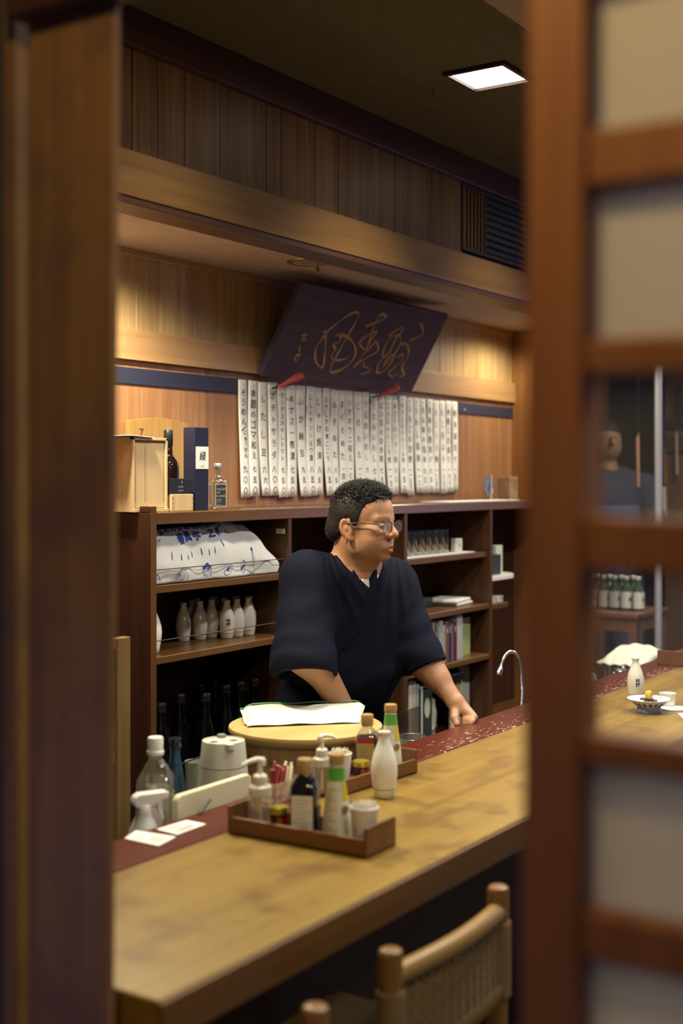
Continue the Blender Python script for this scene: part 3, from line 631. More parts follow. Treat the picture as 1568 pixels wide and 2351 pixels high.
# clear bottles with framed label
gb = at_y(506, 1160, 2.56)
GINP = [(0.0, 0.003), (0.020, 0.0), (0.0235, 0.003), (0.0245, 0.010), (0.0262, 0.080), (0.0255, 0.088), (0.020, 0.096), (0.0125, 0.101), (0.0100, 0.108), (0.0095, 0.125), (0.0115, 0.127)]
M_CGL = glass('clear_glass', tint=(0.93, 0.95, 0.93), alpha=0.5, edge=0.75, rough=0.04, haze=0.05, hazecol=(0.9, 0.88, 0.85))
def gin(label, loc, rot, txt):
    t = thing('glass_bottle', label, 'bottle', loc, rot)
    put('body', MB().lathe(GINP, 36, sq=3.2), M_CGL, t)
    put('cap', MB().lathe([(0.0, 0.127), (0.0125, 0.127), (0.013, 0.129), (0.013, 0.143), (0.012, 0.1445), (0, 0.1445)], 28), plain('silver_cap', (0.55, 0.55, 0.58), 0.35, 0.7), t)
    lb = MB()
    def ws(x, z, e=0.0006): r = 0.0255; return Vector((x, -(r+e)+0.06*abs(x)**1.6*0.5, z))
    lb.grid(lambda a, b_: ws(-0.018+0.038*a, 0.008+0.072*b_), 10, 1); put('label_sheet', lb, plain('label_cream', (0.72, 0.62, 0.42), 0.7), t)
    l2 = MB().grid(lambda a, b_: ws(-0.0155+0.033*a, 0.011+0.066*b_, 0.0010), 10, 1); put('label_panel', l2, plain('label_slate', (0.035, 0.05, 0.05), 0.6), t)
    lm = MB()
    for s_, z_, ln in ((0.0095, 0.060, 'VALLEY'), (0.0095, 0.049, 'OF'), (0.0095, 0.038, 'FLOWER'), (0.0062, 0.027, 'SPIRITS'), (0.0040, 0.021, 'ELIXIR 45'), (0.0035, 0.013, 'SINCE 2017')):
        if txt: letters(lm, ln, s_, lambda x, y: ws(-0.0135+x, z_+y, 0.0014), aspect=0.85)
    if txt: put('lettering', lm, M_WHITE, t)
    return t
gin('clear square bottle with framed dark label at the wall beside the strips', (gb.x+0.004, 2.575, S1+0.0005), -0.50, True)
g2 = at_y(483, 1160, 2.60); gin('clear square bottle mostly hidden behind the tall navy carton', (g2.x-0.008, 2.645, S1+0.0005), -0.4, False)
# fan / ornament, little wooden box and paper sheets at the far end
put('paper_sheets', MB().box(at_y(1015, 1150, 2.50).x, at_y(1150, 1150, 2.50).x, 2.47, 2.60, S1+0.0008, S1+0.005), M_WHITE, None, label='stack of white paper sheets under the last menu strips on shelf top', cat='paper', bevel=0.001)
put('paper_sheet', MB().box(at_y(1160, 1150, 2.52).x, at_y(1195, 1150, 2.50).x, 2.50, 2.62, S1+0.0008, S1+0.003), M_WHITE, None, label='single white sheet at the far right end of shelf top', cat='paper')
p = at_y(1131, 1140, 2.60)
t = thing('round_fan_ornament', 'round dark blue and pink paper fan standing on the shelf top', 'ornament', (p.x, 2.62, S1))
put('disc', MB().lathe([(0.0, 0), (0.046, 0.0), (0.046, 0.003), (0, 0.003)], 32, M=T(0, 0, 0.062) @ Matrix.Rotation(PI/2, 4, 'X')), plain('fan_blue', (0.10, 0.13, 0.20), 0.7, var=0.8, bscale=300), t)
put('fan_stick', MB().box(0.010, 0.016, -0.008, -0.004, 0.0, 0.115), plain('fan_pale', (0.55, 0.50, 0.50), 0.6), t); put('fan_plaque', MB().box(0.006, 0.024, -0.009, -0.005, 0.030, 0.052), plain('fan_pink', (0.5, 0.33, 0.40), 0.6), t)
p = at_y(1175, 1135, 2.60)
t = thing('wooden_plaque', 'small worn wooden plaque box beside the round fan on shelf top', 'wooden box', (p.x, 2.62, S1+0.0005))
put('box', MB().box(-0.045, 0.045, -0.03, 0.03, 0, 0.105), wood('plaque_wood', (0.22, 0.12, 0.06), (0.48, 0.32, 0.17), 'x', 0.7, fine=30), t, bevel=0.002)
lm = MB(); letters(lm, '寿', 0.05, lambda x, y: Vector((-0.015+x, -0.0305, 0.045+y)), jitter=0.1); put('lettering', lm, plain('groove_brown', (0.28, 0.16, 0.07), 0.8), t)

# ---------------------------------------------------------------- shelf bay with glasses, clock and papers
M_GLS = glass('tumbler_glass', tint=(0.62, 0.66, 0.74), alpha=0.7, edge=0.7, rough=0.06, haze=0.02, hazecol=(0.7, 0.75, 0.85))
gl_me = MB().lathe([(0.0, 0.004), (0.020, 0.0), (0.0215, 0.003), (0.0235, 0.093), (0.0235, 0.094), (0.022, 0.094), (0.0200, 0.008), (0.0, 0.008)], 24).mesh('tumbler')
gl_me.materials.append(M_GLS)
put('shelf_paper', MB().box(DIV[1]+0.012, DIV[2]-0.075, 2.492, 2.70, S2+0.0006, S2+0.0035), M_WHITE, None, label='white liner paper under the upturned glasses', cat='paper')
ordn = ['leftmost', 'second from the left', 'third from the left', 'fourth from the left', 'fifth from the left', 'sixth from the left', 'seventh from the left', 'rightmost']
for i in range(8):
    for j in range(2):
        o = bpy.data.objects.new('drinking_glass', gl_me); COL.objects.link(o)
        o.location = (4.195+i*0.0555+j*0.012, 2.545+j*0.055, S2+0.0042)
        tag(o, 'clear drinking glass, %s in the %s row on the white paper' % (ordn[i], ('front', 'back')[j]), 'glass', 'glasses on the shelf')
t = thing('desk_clock', 'small white square clock beside the row of glasses', 'clock', (4.675, 2.53, S2+0.0042), -0.15)
put('case', MB().box(-0.024, 0.024, -0.012, 0.014, 0, 0.056), plain('clock_white', (0.70, 0.68, 0.66), 0.4), t, bevel=0.004)
put('dial', MB().box(-0.020, 0.020, -0.0128, -0.0121, 0.008, 0.050), plain('clock_face', (0.62, 0.58, 0.50), 0.5), t)
h_ = MB(); h_.tube([(0, -0.0135, 0.029), (0.008, -0.0135, 0.022)], 0.0011, 6); h_.tube([(0, -0.0135, 0.029), (-0.006, -0.0135, 0.036)], 0.0011, 6); put('hand', h_, M_BLACK, t)
t = thing('white_figurine', 'little white figurine at the left end of the glasses', 'figurine', (4.158, 2.51, S2+0.0042))
put('body', MB().lathe([(0, 0), (0.012, 0), (0.013, 0.004), (0.011, 0.016), (0.007, 0.021), (0.009, 0.027), (0.007, 0.034), (0, 0.036)], 18), M_PORC, t)
def slab(name, label, cat, x0, x1, y0, y1, z0, z1, m, bev=0.002, rot=0):
    o = put(name, MB().box(-(x1-x0)/2, (x1-x0)/2, -(y1-y0)/2, (y1-y0)/2, 0, z1-z0), m, None, label=label, cat=cat, bevel=bev)
    o.location = ((x0+x1)/2, (y0+y1)/2, z0); o.rotation_euler = (0, 0, rot); return o
zz = S3-0.0122
slab('folded_towels', 'lower folded white towel of the pair on the middle right shelf', 'towel', 4.62, 4.79, 2.51, 2.66, zz, zz+0.011, M_WHITE, 0.004, 0.1)
slab('folded_towel', 'upper folded white towel of the pair on the middle right shelf', 'towel', 4.60, 4.78, 2.51, 2.65, zz+0.012, zz+0.025, M_WHITE, 0.005, 0.16)
slab('paper_slip', 'white paper slip by the man\'s sleeve on the middle right shelf', 'paper', 4.28, 4.37, 2.51, 2.58, zz, zz+0.006, M_WHITE, 0.001, 0.3)
slab('small_case', 'small dark green case behind the towels on the shelf', 'box', 4.46, 4.60, 2.60, 2.68, zz, zz+0.035, plain('case_green', (0.05, 0.06, 0.045), 0.5), 0.002)
# end bay boxes
t = slab('dark_green_box', 'dark green box on the white corner shelf', 'box', 4.935, 5.02, 2.50, 2.56, 1.029, 1.115, plain('box_green', (0.025, 0.038, 0.032), 0.5), 0.001)
slab('white_carton', 'pale carton beside the dark green box on the corner shelf', 'box', 5.03, 5.095, 2.53, 2.60, 1.029, 1.150, plain('carton_pale', (0.60, 0.62, 0.52), 0.6), 0.001)
slab('red_packet', 'small red and white packet on the corner shelf', 'packet', 5.10, 5.15, 2.58, 2.63, 1.029, 1.050, plain('packet_red', (0.45, 0.04, 0.04), 0.5), 0.001)
slab('patterned_booklet', 'black and white patterned booklet in the end bay', 'book', 4.86, 4.99, 2.475, 2.62, S3-0.0195, S3+0.006, plain('booklet', (0.35, 0.35, 0.33), 0.7, var=0.7, bscale=900), 0.001)

# ---------------------------------------------------------------- books and papers on the two lower right shelves
rb = random.Random(11)
cols = [(0.24, 0.30, 0.17), (0.38, 0.36, 0.28), (0.02, 0.02, 0.02), (0.33, 0.30, 0.24), (0.50, 0.49, 0.50), (0.42, 0.44, 0.55), (0.28, 0.10, 0.03), (0.025, 0.03, 0.09), (0.16, 0.18, 0.30), (0.22, 0.01, 0.012), (0.62, 0.60, 0.62)]
lbs = ['olive green book left end of the book row', 'beige book near the left of the book row', 'thin black book in the book row', 'tan booklet in the book row', 'white book in the middle of the book row', 'pale blue book in the book row', 'brown and orange book in the book row', 'navy book left of the dark red book', 'slate blue thin book touching the dark red book', 'dark red book in the book row', 'thick white book at the right end of the book row']
xx = 4.348
for i, c in enumerate(cols):
    th = 1.33*(0.020, 0.014, 0.010, 0.014, 0.022, 0.016, 0.020, 0.014, 0.012, 0.022, 0.034)[i]; h = 0.160 + 0.012*math.sin(i*2.1) + (0.01 if i > 9 else 0)
    bk = thing('book', lbs[i], 'book', (xx+th/2, 2.55, S4+0.0008), group='books on the lower right shelf'); xx += th*1.0+0.001
    put('cover', MB().box(-th/2, th/2, -0.075, 0.075, 0, h), plain('book_cover_%d' % i, tuple(v*0.62 for v in c), 0.5), bk, bevel=0.0012)
    put('pages', MB().box(-th/2+0.0015, th/2-0.0015, -0.072, 0.0765, 0.002, h+0.0002), plain('pages', (0.6, 0.56, 0.45), 0.8), bk)
    lm = MB(); letters(lm, rb.choice(['日本酒', '料理', '落語', '旅']), min(0.010, th*0.6), lambda x, y: Vector((x, -0.0758, h*0.85+y)), vertical=True); put('spine_lettering', lm, M_BLACK if sum(c) > 0.6 else M_WHITE, bk)
t = thing('plastic_folder', 'pale green document folder standing right of the books', 'folder', (4.705, 2.56, S4+0.0008), 0.1)
put('cover', MB().box(-0.055, 0.055, -0.05, -0.047, 0, 0.155), plain('folder_green', (0.33, 0.38, 0.17), 0.4), t); put('sheets', MB().box(-0.052, 0.055, -0.046, -0.035, 0, 0.150), M_WHITE, t)
mags = [(4.155, 0.022, 0.30, (0.42, 0.38, 0.27), 'beige magazine leftmost of the tall row below the books'), (4.180, 0.012, 0.31, (0.55, 0.55, 0.52), 'white magazine second in the tall row below the books'), (4.196, 0.010, 0.31, (0.02, 0.035, 0.10), 'navy magazine in the tall row below the books'), (4.210, 0.030, 0.32, (0.60, 0.56, 0.44), 'thick cream binder in the tall row below the books'), (4.244, 0.020, 0.315, (0.50, 0.46, 0.38), 'cream magazine right of the thick binder'), (4.268, 0.018, 0.30, (0.33, 0.37, 0.32), 'grey green magazine near the right of the tall row'), (4.292, 0.010, 0.28, (0.03, 0.03, 0.03), 'thin black magazine in the tall row below the books'), (4.306, 0.010, 0.285, (0.66, 0.66, 0.62), 'white thin magazine at the right end of the tall row')]
for x, th, h, c, lb in mags:
    bk = thing('magazine', lb, 'magazine', (x+th/2, 2.585, S0+0.0008), group='magazines below the books')
    put('cover', MB().box(-th/2, th/2, -0.10, 0.10, 0, h-0.04), plain('mag_%d' % int(x*1000), tuple(v*0.8 for v in c), 0.5), bk, bevel=0.001)
    lm = MB(); letters(lm, 'dancyu' if x < 4.2 else '酒', min(0.012, th*0.7), lambda a, b_: Vector((b_*0.8, -0.1008, 0.18-a))); put('spine_lettering', lm, M_BLACK if sum(c) > 0.5 else M_WHITE, bk)
t = thing('white_board_panel', 'tall off white panel leaning in the lowest right shelf bay', 'panel', (4.76, 2.60, S0+0.0008), 0.12)
put('sheet', MB().box(-0.052, 0.052, -0.06, -0.045, 0, 0.285), plain('panel_white', (0.50, 0.48, 0.41), 0.6), t, bevel=0.002)
t = thing('paper_fan_bundle', 'bundle of rolled pale papers with black cap in lowest shelf', 'paper bundle', (4.63, 2.545, S0+0.0008), 0)
b_ = MB(); 
for k in range(14):
    a = (k-6.5)*0.05; b_.tube([(k*0.002-0.014, -0.02+0.004*(k % 3), 0.02), (k*0.0075-0.05+0.02, -0.03+0.006*(k % 3), 0.22+0.006*(k % 4))], 0.004, 6)
put('rolled_sheets', b_, plain('paper_tan', (0.62, 0.48, 0.30), 0.8), t)
put('cap', MB().box(-0.07, 0.055, -0.05, 0.02, 0.226, 0.262), M_BLACK, t, bevel=0.008)
t = thing('plastic_bag', 'crumpled white plastic bag in the lowest right shelf bay', 'bag', (4.555, 2.63, S0+0.0008))
put('bag', MB().lathe([(0.0, 0), (0.05, 0.0), (0.065, 0.04), (0.055, 0.10), (0.050, 0.15), (0.030, 0.19), (0.035, 0.21)], 40, wob=lambda a, z: 1+0.14*math.sin(3*a+z*40)+0.07*math.sin(7*a-z*90)), plain('bag_white', (0.62, 0.62, 0.56), 0.4), t)
t = thing('oval_emblem_box', 'dark box with pale oval emblem in the lowest right shelf bay', 'box', (4.395, 2.54, S0+0.0008), 0.1)
put('carton', MB().box(-0.045, 0.045, -0.03, 0.03, 0, 0.22), MATS['box_green'], t, bevel=0.002)
put('emblem', MB().lathe([(0, 0), (0.026, 0.0), (0.026, 0.0012), (0, 0.0012)], 28, M=T(-0.006, -0.0305, 0.15) @ Matrix.Rotation(PI/2, 4, 'X') @ Matrix.Diagonal((1, 1.5, 1, 1))), plain('emblem_cream', (0.52, 0.46, 0.34), 0.6), t)

# ---------------------------------------------------------------- tall dark bottles in the lowest left bay
BIG = [(0.0, 0.004), (0.033, 0.0), (0.0365, 0.006), (0.037, 0.21), (0.0355, 0.235), (0.028, 0.285), (0.020, 0.315), (0.0150, 0.345), (0.0138, 0.372)]
tb = None
spots = [(375, 1608, 2.50, 'dark'), (420, 1594, 2.56, 'cap'), (463, 1586, 2.645, 'cap'), (474, 1600, 2.50, 'nocap'), (506, 1576, 2.66, 'cap'), (518, 1590, 2.56, 'cap'), (545, 1566, 2.66, 'cap'), (558, 1582, 2.56, 'cap'), (598, 1572, 2.56, 'cap')]
wh = ['beside the left upright', 'second from the left', 'third from the left at the back', 'with bare lip in front', 'fifth from the left at the back', 'in the centre with brass cap', 'seventh from the left at the back', 'left of the man', 'nearest the man']
M_VDG = plain('bottle_dark', (0.003, 0.004, 0.005), 0.06, coat=0.1)
M_CAPB = plain('cap_metal', (0.70, 0.64, 0.45), 0.4)
big_p = relax([(at_y(u, v, y).x, y) for u, v, y, k_ in spots], 0.0765, 2.786, 3.344, 2.512, 2.676)
for i, (u, v, y, kd) in enumerate(spots):
    p = big_p[i]; y = p[1]
    t = thing('large_sake_bottle', 'tall black glass bottle in the low shelf bay, ' + wh[i], 'bottle', (p[0], y, S0+0.0005), group='tall dark bottles in the low shelf bay')
    if tb is None: tb = (MB().lathe(BIG, 32).mesh('body'), MB().lathe([(0.0155, 0.366), (0.0172, 0.368), (0.0172, 0.378), (0.0165, 0.380), (0.0172, 0.383), (0.0172, 0.394), (0.0155, 0.397), (0, 0.397)], 20).mesh('cap'))
    put('body', tb[0], M_VDG, t); put('cap', tb[1], M_CAPB if kd == 'cap' else M_BLACK, t)

# ---------------------------------------------------------------- signboard
BL, BR = at_y(600, 862, 2.695), at_y(943, 906, 2.695)
TLp, TRp = at_y(697, 648, 2.512), at_y(1027, 726, 2.525)
zb_, zt_ = 1.797, 2.106
O_ = Vector((BL.x, 2.695, zb_)); Ax = Vector((1, 0, 0)); Up = (Vector((0, 2.518, zt_)) - Vector((0, 2.695, zb_))); HB = Up.length; Up.normalize(); Nn = Ax.cross(Up)
WB = (BR.x-BL.x + TRp.x-TLp.x)/2
Nn = Vector((0, -abs(Nn.y), -abs(Nn.z))) 
sg = thing('wooden_signboard', 'dark purple brown signboard with brushed characters leaning out from wall', 'sign', tuple(O_))
def bd(x, y, e=0.0): return O_ + Ax*x + Up*y + Nn*e
vs = [bd(x, y, e) for e in (0, -0.024) for (x, y) in ((0, 0), (WB, 0), (WB, HB), (0, HB))]
m_ = MB(); m_.add(vs, [(0, 1, 2, 3), (7, 6, 5, 4), (0, 4, 5, 1), (1, 5, 6, 2), (2, 6, 7, 3), (3, 7, 4, 0)])
put('board', m_, wood('sign_wood', (0.050, 0.038, 0.075), (0.085, 0.064, 0.115), 'x', 0.5, fine=30, spec=0.3), sg, world=True, bevel=0.002)
def sp(zx, zy):
    """point of the zoomed study picture -> (x, y) on the board plane"""
    u, v = 580+zx/3.2667, 620+zy/3.2667; a = (u-U0)/FPX; d = Vector((CT+ST*a, ST-CT*a, (V0-v)/FPX)); c0 = Vector((0, 0, ZC))
    t = (O_-c0).dot(Nn)/d.dot(Nn); q = c0+d*t-O_; return (q.dot(Ax), q.dot(Up))
strokes = [([(530, 455), (545, 480), (545, 560), (538, 640), (527, 720), (505, 725), (475, 690), (465, 620), (480, 570), (515, 520), (560, 460), (640, 390), (720, 335), (775, 315), (793, 330), (770, 390), (735, 450), (690, 530), (650, 600), (610, 670), (585, 730), (585, 765), (640, 755), (700, 720), (750, 670), (770, 610), (755, 550), (720, 510), (680, 490), (625, 478)], 1.0),
 ([(620, 485), (650, 490), (655, 530), (600, 560), (620, 590), (590, 640), (600, 665), (650, 675), (700, 660), (712, 650)], 0.8),
 ([(840, 420), (900, 400), (960, 375), (1003, 350), (970, 330), (940, 350), (905, 430), (860, 570), (850, 590), (905, 500), (925, 465), (890, 470), (830, 510), (800, 545), (830, 590), (850, 590)], 0.9),
 ([(925, 530), (940, 600), (880, 640), (800, 690), (757, 728), (800, 670), (860, 600), (925, 530)], 0.8),
 ([(835, 690), (830, 720), (870, 735), (880, 750), (850, 770), (805, 778)], 0.5),
 ([(1015, 495), (1060, 460), (1115, 425), (1120, 440), (1100, 480), (1040, 500), (1000, 550), (975, 620), (980, 655), (1020, 620), (1080, 500), (1110, 510), (1105, 560), (1060, 630), (1000, 700), (980, 720), (1010, 660), (1050, 630), (1060, 650), (1030, 700), (990, 750), (945, 770), (930, 750), (950, 690), (1010, 620)], 0.8),
 ([(1150, 550), (1170, 600), (1155, 660), (1120, 720), (1125, 760), (1135, 785), (1100, 800)], 0.9),
 ([(1080, 660), (1120, 630), (1115, 680), (1060, 730), (1020, 770), (1045, 800), (1090, 770)], 0.7),
 ([(1258, 395), (1272, 440), (1275, 480), (1230, 505), (1172, 530)], 0.8),
 ([(1100, 560), (1140, 550), (1168, 580)], 0.7)]
sm = MB()
for pts, wd in strokes: brush(sm, [sp(*q) for q in pts], 0.0098*wd, lambda x, y: bd(x, y, 0.0012))
for pts in ([(360, 490), (410, 485)], [(385, 470), (380, 530)], [(365, 530), (380, 505), (400, 535)], [(355, 565), (345, 600), (360, 610)], [(320, 640), (345, 630), (350, 650), (325, 680), (315, 655), (350, 635), (368, 625)]): brush(sm, [sp(*q) for q in pts], 0.0055, lambda x, y: bd(x, y, 0.0012))
put('brushed_characters', sm, plain('gold_brown_paint', (0.50, 0.27, 0.12), 0.5), sg, world=True)
# red felt wedges holding the board
for i, (u0, v0, u1, v1) in enumerate(((634, 888, 691, 856), (864, 909, 910, 884))):
    a = at_y(u0, v0, 2.675); b2 = at_y(u1, v1, 2.655)
    t = thing('red_felt_hook', ('left', 'right')[i] + ' red felt covered hook holding up the signboard', 'hook', tuple(a))
    dx = b2.x-a.x; dz = b2.z-a.z
    def fw(s, q):
        w_ = 0.004+0.022*s; return Vector((dx*s, -0.008-0.028*s*math.sin(q*PI), dz*s - w_*q*1.2 + 0.004*s))
    m_ = MB().grid(lambda a_, b_: fw(a_, b_), 10, 8); put('felt', m_, plain('red_felt', (0.56, 0.10, 0.10), 0.9), t, solid=0.005)
    put('iron_hook', MB().tube([(dx*0.1, 0.03, -0.004), (dx*0.5, -0.012, -0.002+dz*0.2), (dx*0.92, -0.02, dz*0.6)], 0.003, 8), M_BLACK, t)

# ---------------------------------------------------------------- paper menu strips
M_STRIP = plain('strip_paper', (0.88, 0.87, 0.84), 0.85)
M_SUMI = plain('sumi_ink', (0.03, 0.03, 0.05), 0.7)
items = [('そうめん/にゅうめん', '九〇〇'), ('季節のゴマ和え', '七五〇'), ('したし豆', '六六〇'), ('ポテトサラダ', '八〇〇'), ('アンデス冷やしトマト', '七五〇'), ('水ナス一夜漬', '七五〇'), ('いか納豆', '九五〇'), ('にしんサンショウ漬', '八五〇'), ('しゃけ焼漬', '八五〇'), ('えぞしかの煮こごり', '八五〇'), ('ねぎぬた', '八五〇'), ('まぐろぬた', '一四二〇'), ('いかのウニ和え', '一〇〇〇'), ('このわた', '一二〇〇'), ('うるめいわし', '六八〇'), ('たたみいわし', '七五〇'), ('ばい貝の田舎煮', '七五〇'), ('こんにゃくころ煮', '一一五〇'), ('あさりのバター焼', '八〇〇'), ('牛すじのクリーム煮', '八五〇'), ('いなごの甘煮', '一二五〇'), ('いわし塩焼', '一一〇〇'), ('大山鶏の塩焼', '九五〇'), ('若鶏の唐揚げ', '九五〇'), ('たこつぶ鮪', '一二五〇'), ('たこ天ぷら', '一三五〇'), ('焼魚三点盛り', '一七五〇'), ('刺身盛合せ', '一五〇〇')]
num = ['first', 'second', 'third', 'fourth', 'fifth', 'sixth', 'seventh', 'eighth', 'ninth', 'tenth', 'eleventh', 'twelfth', 'thirteenth', 'fourteenth']
price = {'一': '1', '二': '2', '三': '3', '四': '4', '五': '5', '六': '6', '七': '7', '八': '8', '九': '9', '〇': '0'}
lefts = [547.5, 569, 591.5, 613.5, 636, 657, 679.5, 701.5, 721, 739.5, 757, 776]        # left edges read at the top
lefts += [792, 811, 830, 848.5, 865, 883, 898, 914, 931.5, 948, 963.5, 978.5, 993, 1007.5, 1022, 1035.5, 1050]
rs = random.Random(5)
xs = [at_y(u, 880, YW-0.008).x for u in lefts]
for i, (dish, pr) in enumerate(items):
    xa, xb = xs[i]+0.0012, xs[i+1]-0.0012; wd = xb-xa; zt = 1.781+rs.uniform(-0.002, 0.002); Ls = 0.402+rs.uniform(-0.004, 0.004)
    if i in (2, 6, 9, 13, 21): sway = 0.020
    elif i in (3, 7, 10, 14, 22, 17): sway = 0.012
    else: sway = rs.uniform(-0.004, 0.004)
    curl = rs.uniform(0.004, 0.010); ph = rs.uniform(0, 6)
    def surf(x, d, e=0.0, xa=xa, zt=zt, sway=sway, curl=curl, ph=ph, wd=wd, i=i):
        q = d/0.4; return Vector((xa + x + sway*q**3, YW-0.0075-(i % 2)*0.0016 - e - curl*q**2.2 - 0.0016*math.sin(q*5+ph) - 0.0015*math.sin(PI*x/wd), zt - d))
    rank = num[i] + ' from the left' if i < 14 else (num[27-i] + ' from the right')
    t = thing('menu_strip', 'white handwritten paper menu strip priced %s, %s' % (''.join(price[c] for c in pr), rank), 'menu strip', tuple(surf(wd/2, 0)), 0, 'menu strips on the back wall')
    put('paper', MB().grid(lambda a, b_: surf(a*wd, b_*Ls), 4, 14), M_STRIP, t, world=True, solid=0.0006)
    lm = MB(); n_ch = len(dish); size = min(0.031, 0.225/n_ch); pit = 0.250/n_ch/size
    pl = lambda x, y: surf(wd/2 + x, 0.028 - y, 0.0012)
    if '/' in dish:
        letters(lm, 'そうめん', 0.031, pl, True, 1.06, 0.12, 0.006, rs); letters(lm, 'にゅうめん', 0.021, lambda x, y: surf(wd/2+0.006+x, 0.172-y, 0.0012), True, 0.92, 0.12, 0.008, rs)
        brush(lm, [(-0.014, -0.148), (0.0, -0.139), (0.016, -0.128)], 0.003, pl)
    else: letters(lm, dish, size, pl, True, pit, 0.12, 0.004 if i < 12 else -0.002, rs)
    letters(lm, pr, 0.026, lambda x, y: surf(wd/2+x, 0.288-y, 0.0012), True, 0.112/len(pr)/0.026, 0.12, 0.010, rs, 0, 0.9)
    put('lettering', lm, M_SUMI, t, world=True)
    put('pin', MB().lathe([(0, 0), (0.0035, 0.0), (0.003, 0.0018), (0, 0.0022)], 10, M=T(*surf(wd/2, 0.015, 0.0008)) @ Matrix.Rotation(PI/2, 4, 'X')), plain('pin_grey', (0.55, 0.54, 0.52), 0.3), t, world=True)
p = at_y(1067, 941, YW-0.008)
put('push_pin', MB().lathe([(0, 0), (0.005, 0.0), (0.004, 0.004), (0, 0.005)], 14, M=T(p.x, YW-0.0062, p.z) @ Matrix.Rotation(PI/2, 4, 'X')), M_WHITE, None, label='white push pin in the navy band right of the menu strips', cat='pin')

# ---------------------------------------------------------------- low open rack at the far left
M_OAK = wood('oak_rack', (0.13, 0.070, 0.022), (0.20, 0.118, 0.042), 'z', 0.45, fine=40)
rk = thing('open_wooden_rack', 'open light wooden rack with a white door low, left of the cabinet', 'rack', (2.20, 2.25, 0))
put('post', MB().box(2.376, 2.424, 2.25, 2.275, 0, 1.040), M_OAK, rk, world=True, bevel=0.002)
put('post', MB().box(1.90, 1.945, 2.25, 2.275, 0, 1.040), M_OAK, rk, world=True, bevel=0.002)
put('side_panel', MB().box(2.400, 2.424, 2.275, 2.52, 0, 1.035), M_OAK, rk, world=True, bevel=0.002)
put('top_rail', MB().box(1.945, 2.376, 2.252, 2.275, 1.012, 1.040), M_OAK, rk, world=True, bevel=0.002)
put('back_panel', MB().box(1.90, 2.400, 2.51, 2.52, 0, 1.03), M_OAK, rk, world=True)
put('shelf', MB().box(1.93, 2.376, 2.256, 2.51, 0.728, 0.756), M_OAK, rk, world=True, bevel=0.002)
put('door', MB().box(1.95, 2.366, 2.262, 2.272, 0.02, 0.715), plain('rack_white', (0.50, 0.51, 0.46), 0.4), rk, world=True, label='white lower door')
# ================================================================ things on and behind the bar counter
Z0C = ZT + 0.0012
M_TRAYW = wood('tray_wood', (0.115, 0.046, 0.015), (0.19, 0.080, 0.027), 'x', 0.42, fine=40)
def tray(name, label, loc, rot, L, W, lo, hi, low_first=True):
    """long tray: ends taller than the two long sides"""
    t = thing(name, label, 'tray', loc, rot); w_ = 0.007
    put('base', MB().box(0, L, 0, W, 0, 0.005), M_TRAYW, t, bevel=0.001)
    put('long_side', MB().box(w_, L-w_, 0, w_, 0.0, lo), M_TRAYW, t, bevel=0.001)
    put('long_side', MB().box(w_, L-w_, W-w_, W, 0.0, lo), M_TRAYW, t, bevel=0.001)
    put('end_piece', MB().box(0, w_, 0, W, 0, hi), M_TRAYW, t, bevel=0.0015)
    put('end_piece', MB().box(L-w_, L, 0, W, 0, hi), M_TRAYW, t, bevel=0.0015)
    return t
# front tray: runs towards the wall. local x along -Y world
T1x, T1y = 1.990, 1.590
tray('condiment_tray', 'nearer brown wooden condiment tray on the counter', (T1x, T1y, Z0C), math.radians(-90)+0.02, 0.322, 0.108, 0.033, 0.055)
tray('condiment_tray', 'farther brown wooden condiment tray lying along the red ledge', (2.362, 1.563, Z0C), math.radians(-4.5), 0.290, 0.106, 0.033, 0.055)
ZB = Z0C + 0.0055
M_TAN = plain('tan_cap', (0.38, 0.235, 0.085), 0.4)
M_PUMP = plain('pump_white', (0.74, 0.71, 0.62), 0.35)
M_PET = glass('clear_plastic', tint=(0.96, 0.95, 0.90), alpha=0.45, edge=0.6, rough=0.08, haze=0.14, hazecol=(0.85, 0.82, 0.72))
M_GREEN = plain('label_green', (0.10, 0.36, 0.045), 0.45)
M_YEL = plain('label_yellow', (0.62, 0.45, 0.03), 0.5)
M_GOLD = plain('gold_lid', (0.55, 0.42, 0.05), 0.28, 0.7)
M_LAB = plain('label_white', (0.72, 0.70, 0.62), 0.5)
def spot(u, x=None, y=None):
    return at_x(u, 1800, x) if x is not None else at_y(u, 1800, y)
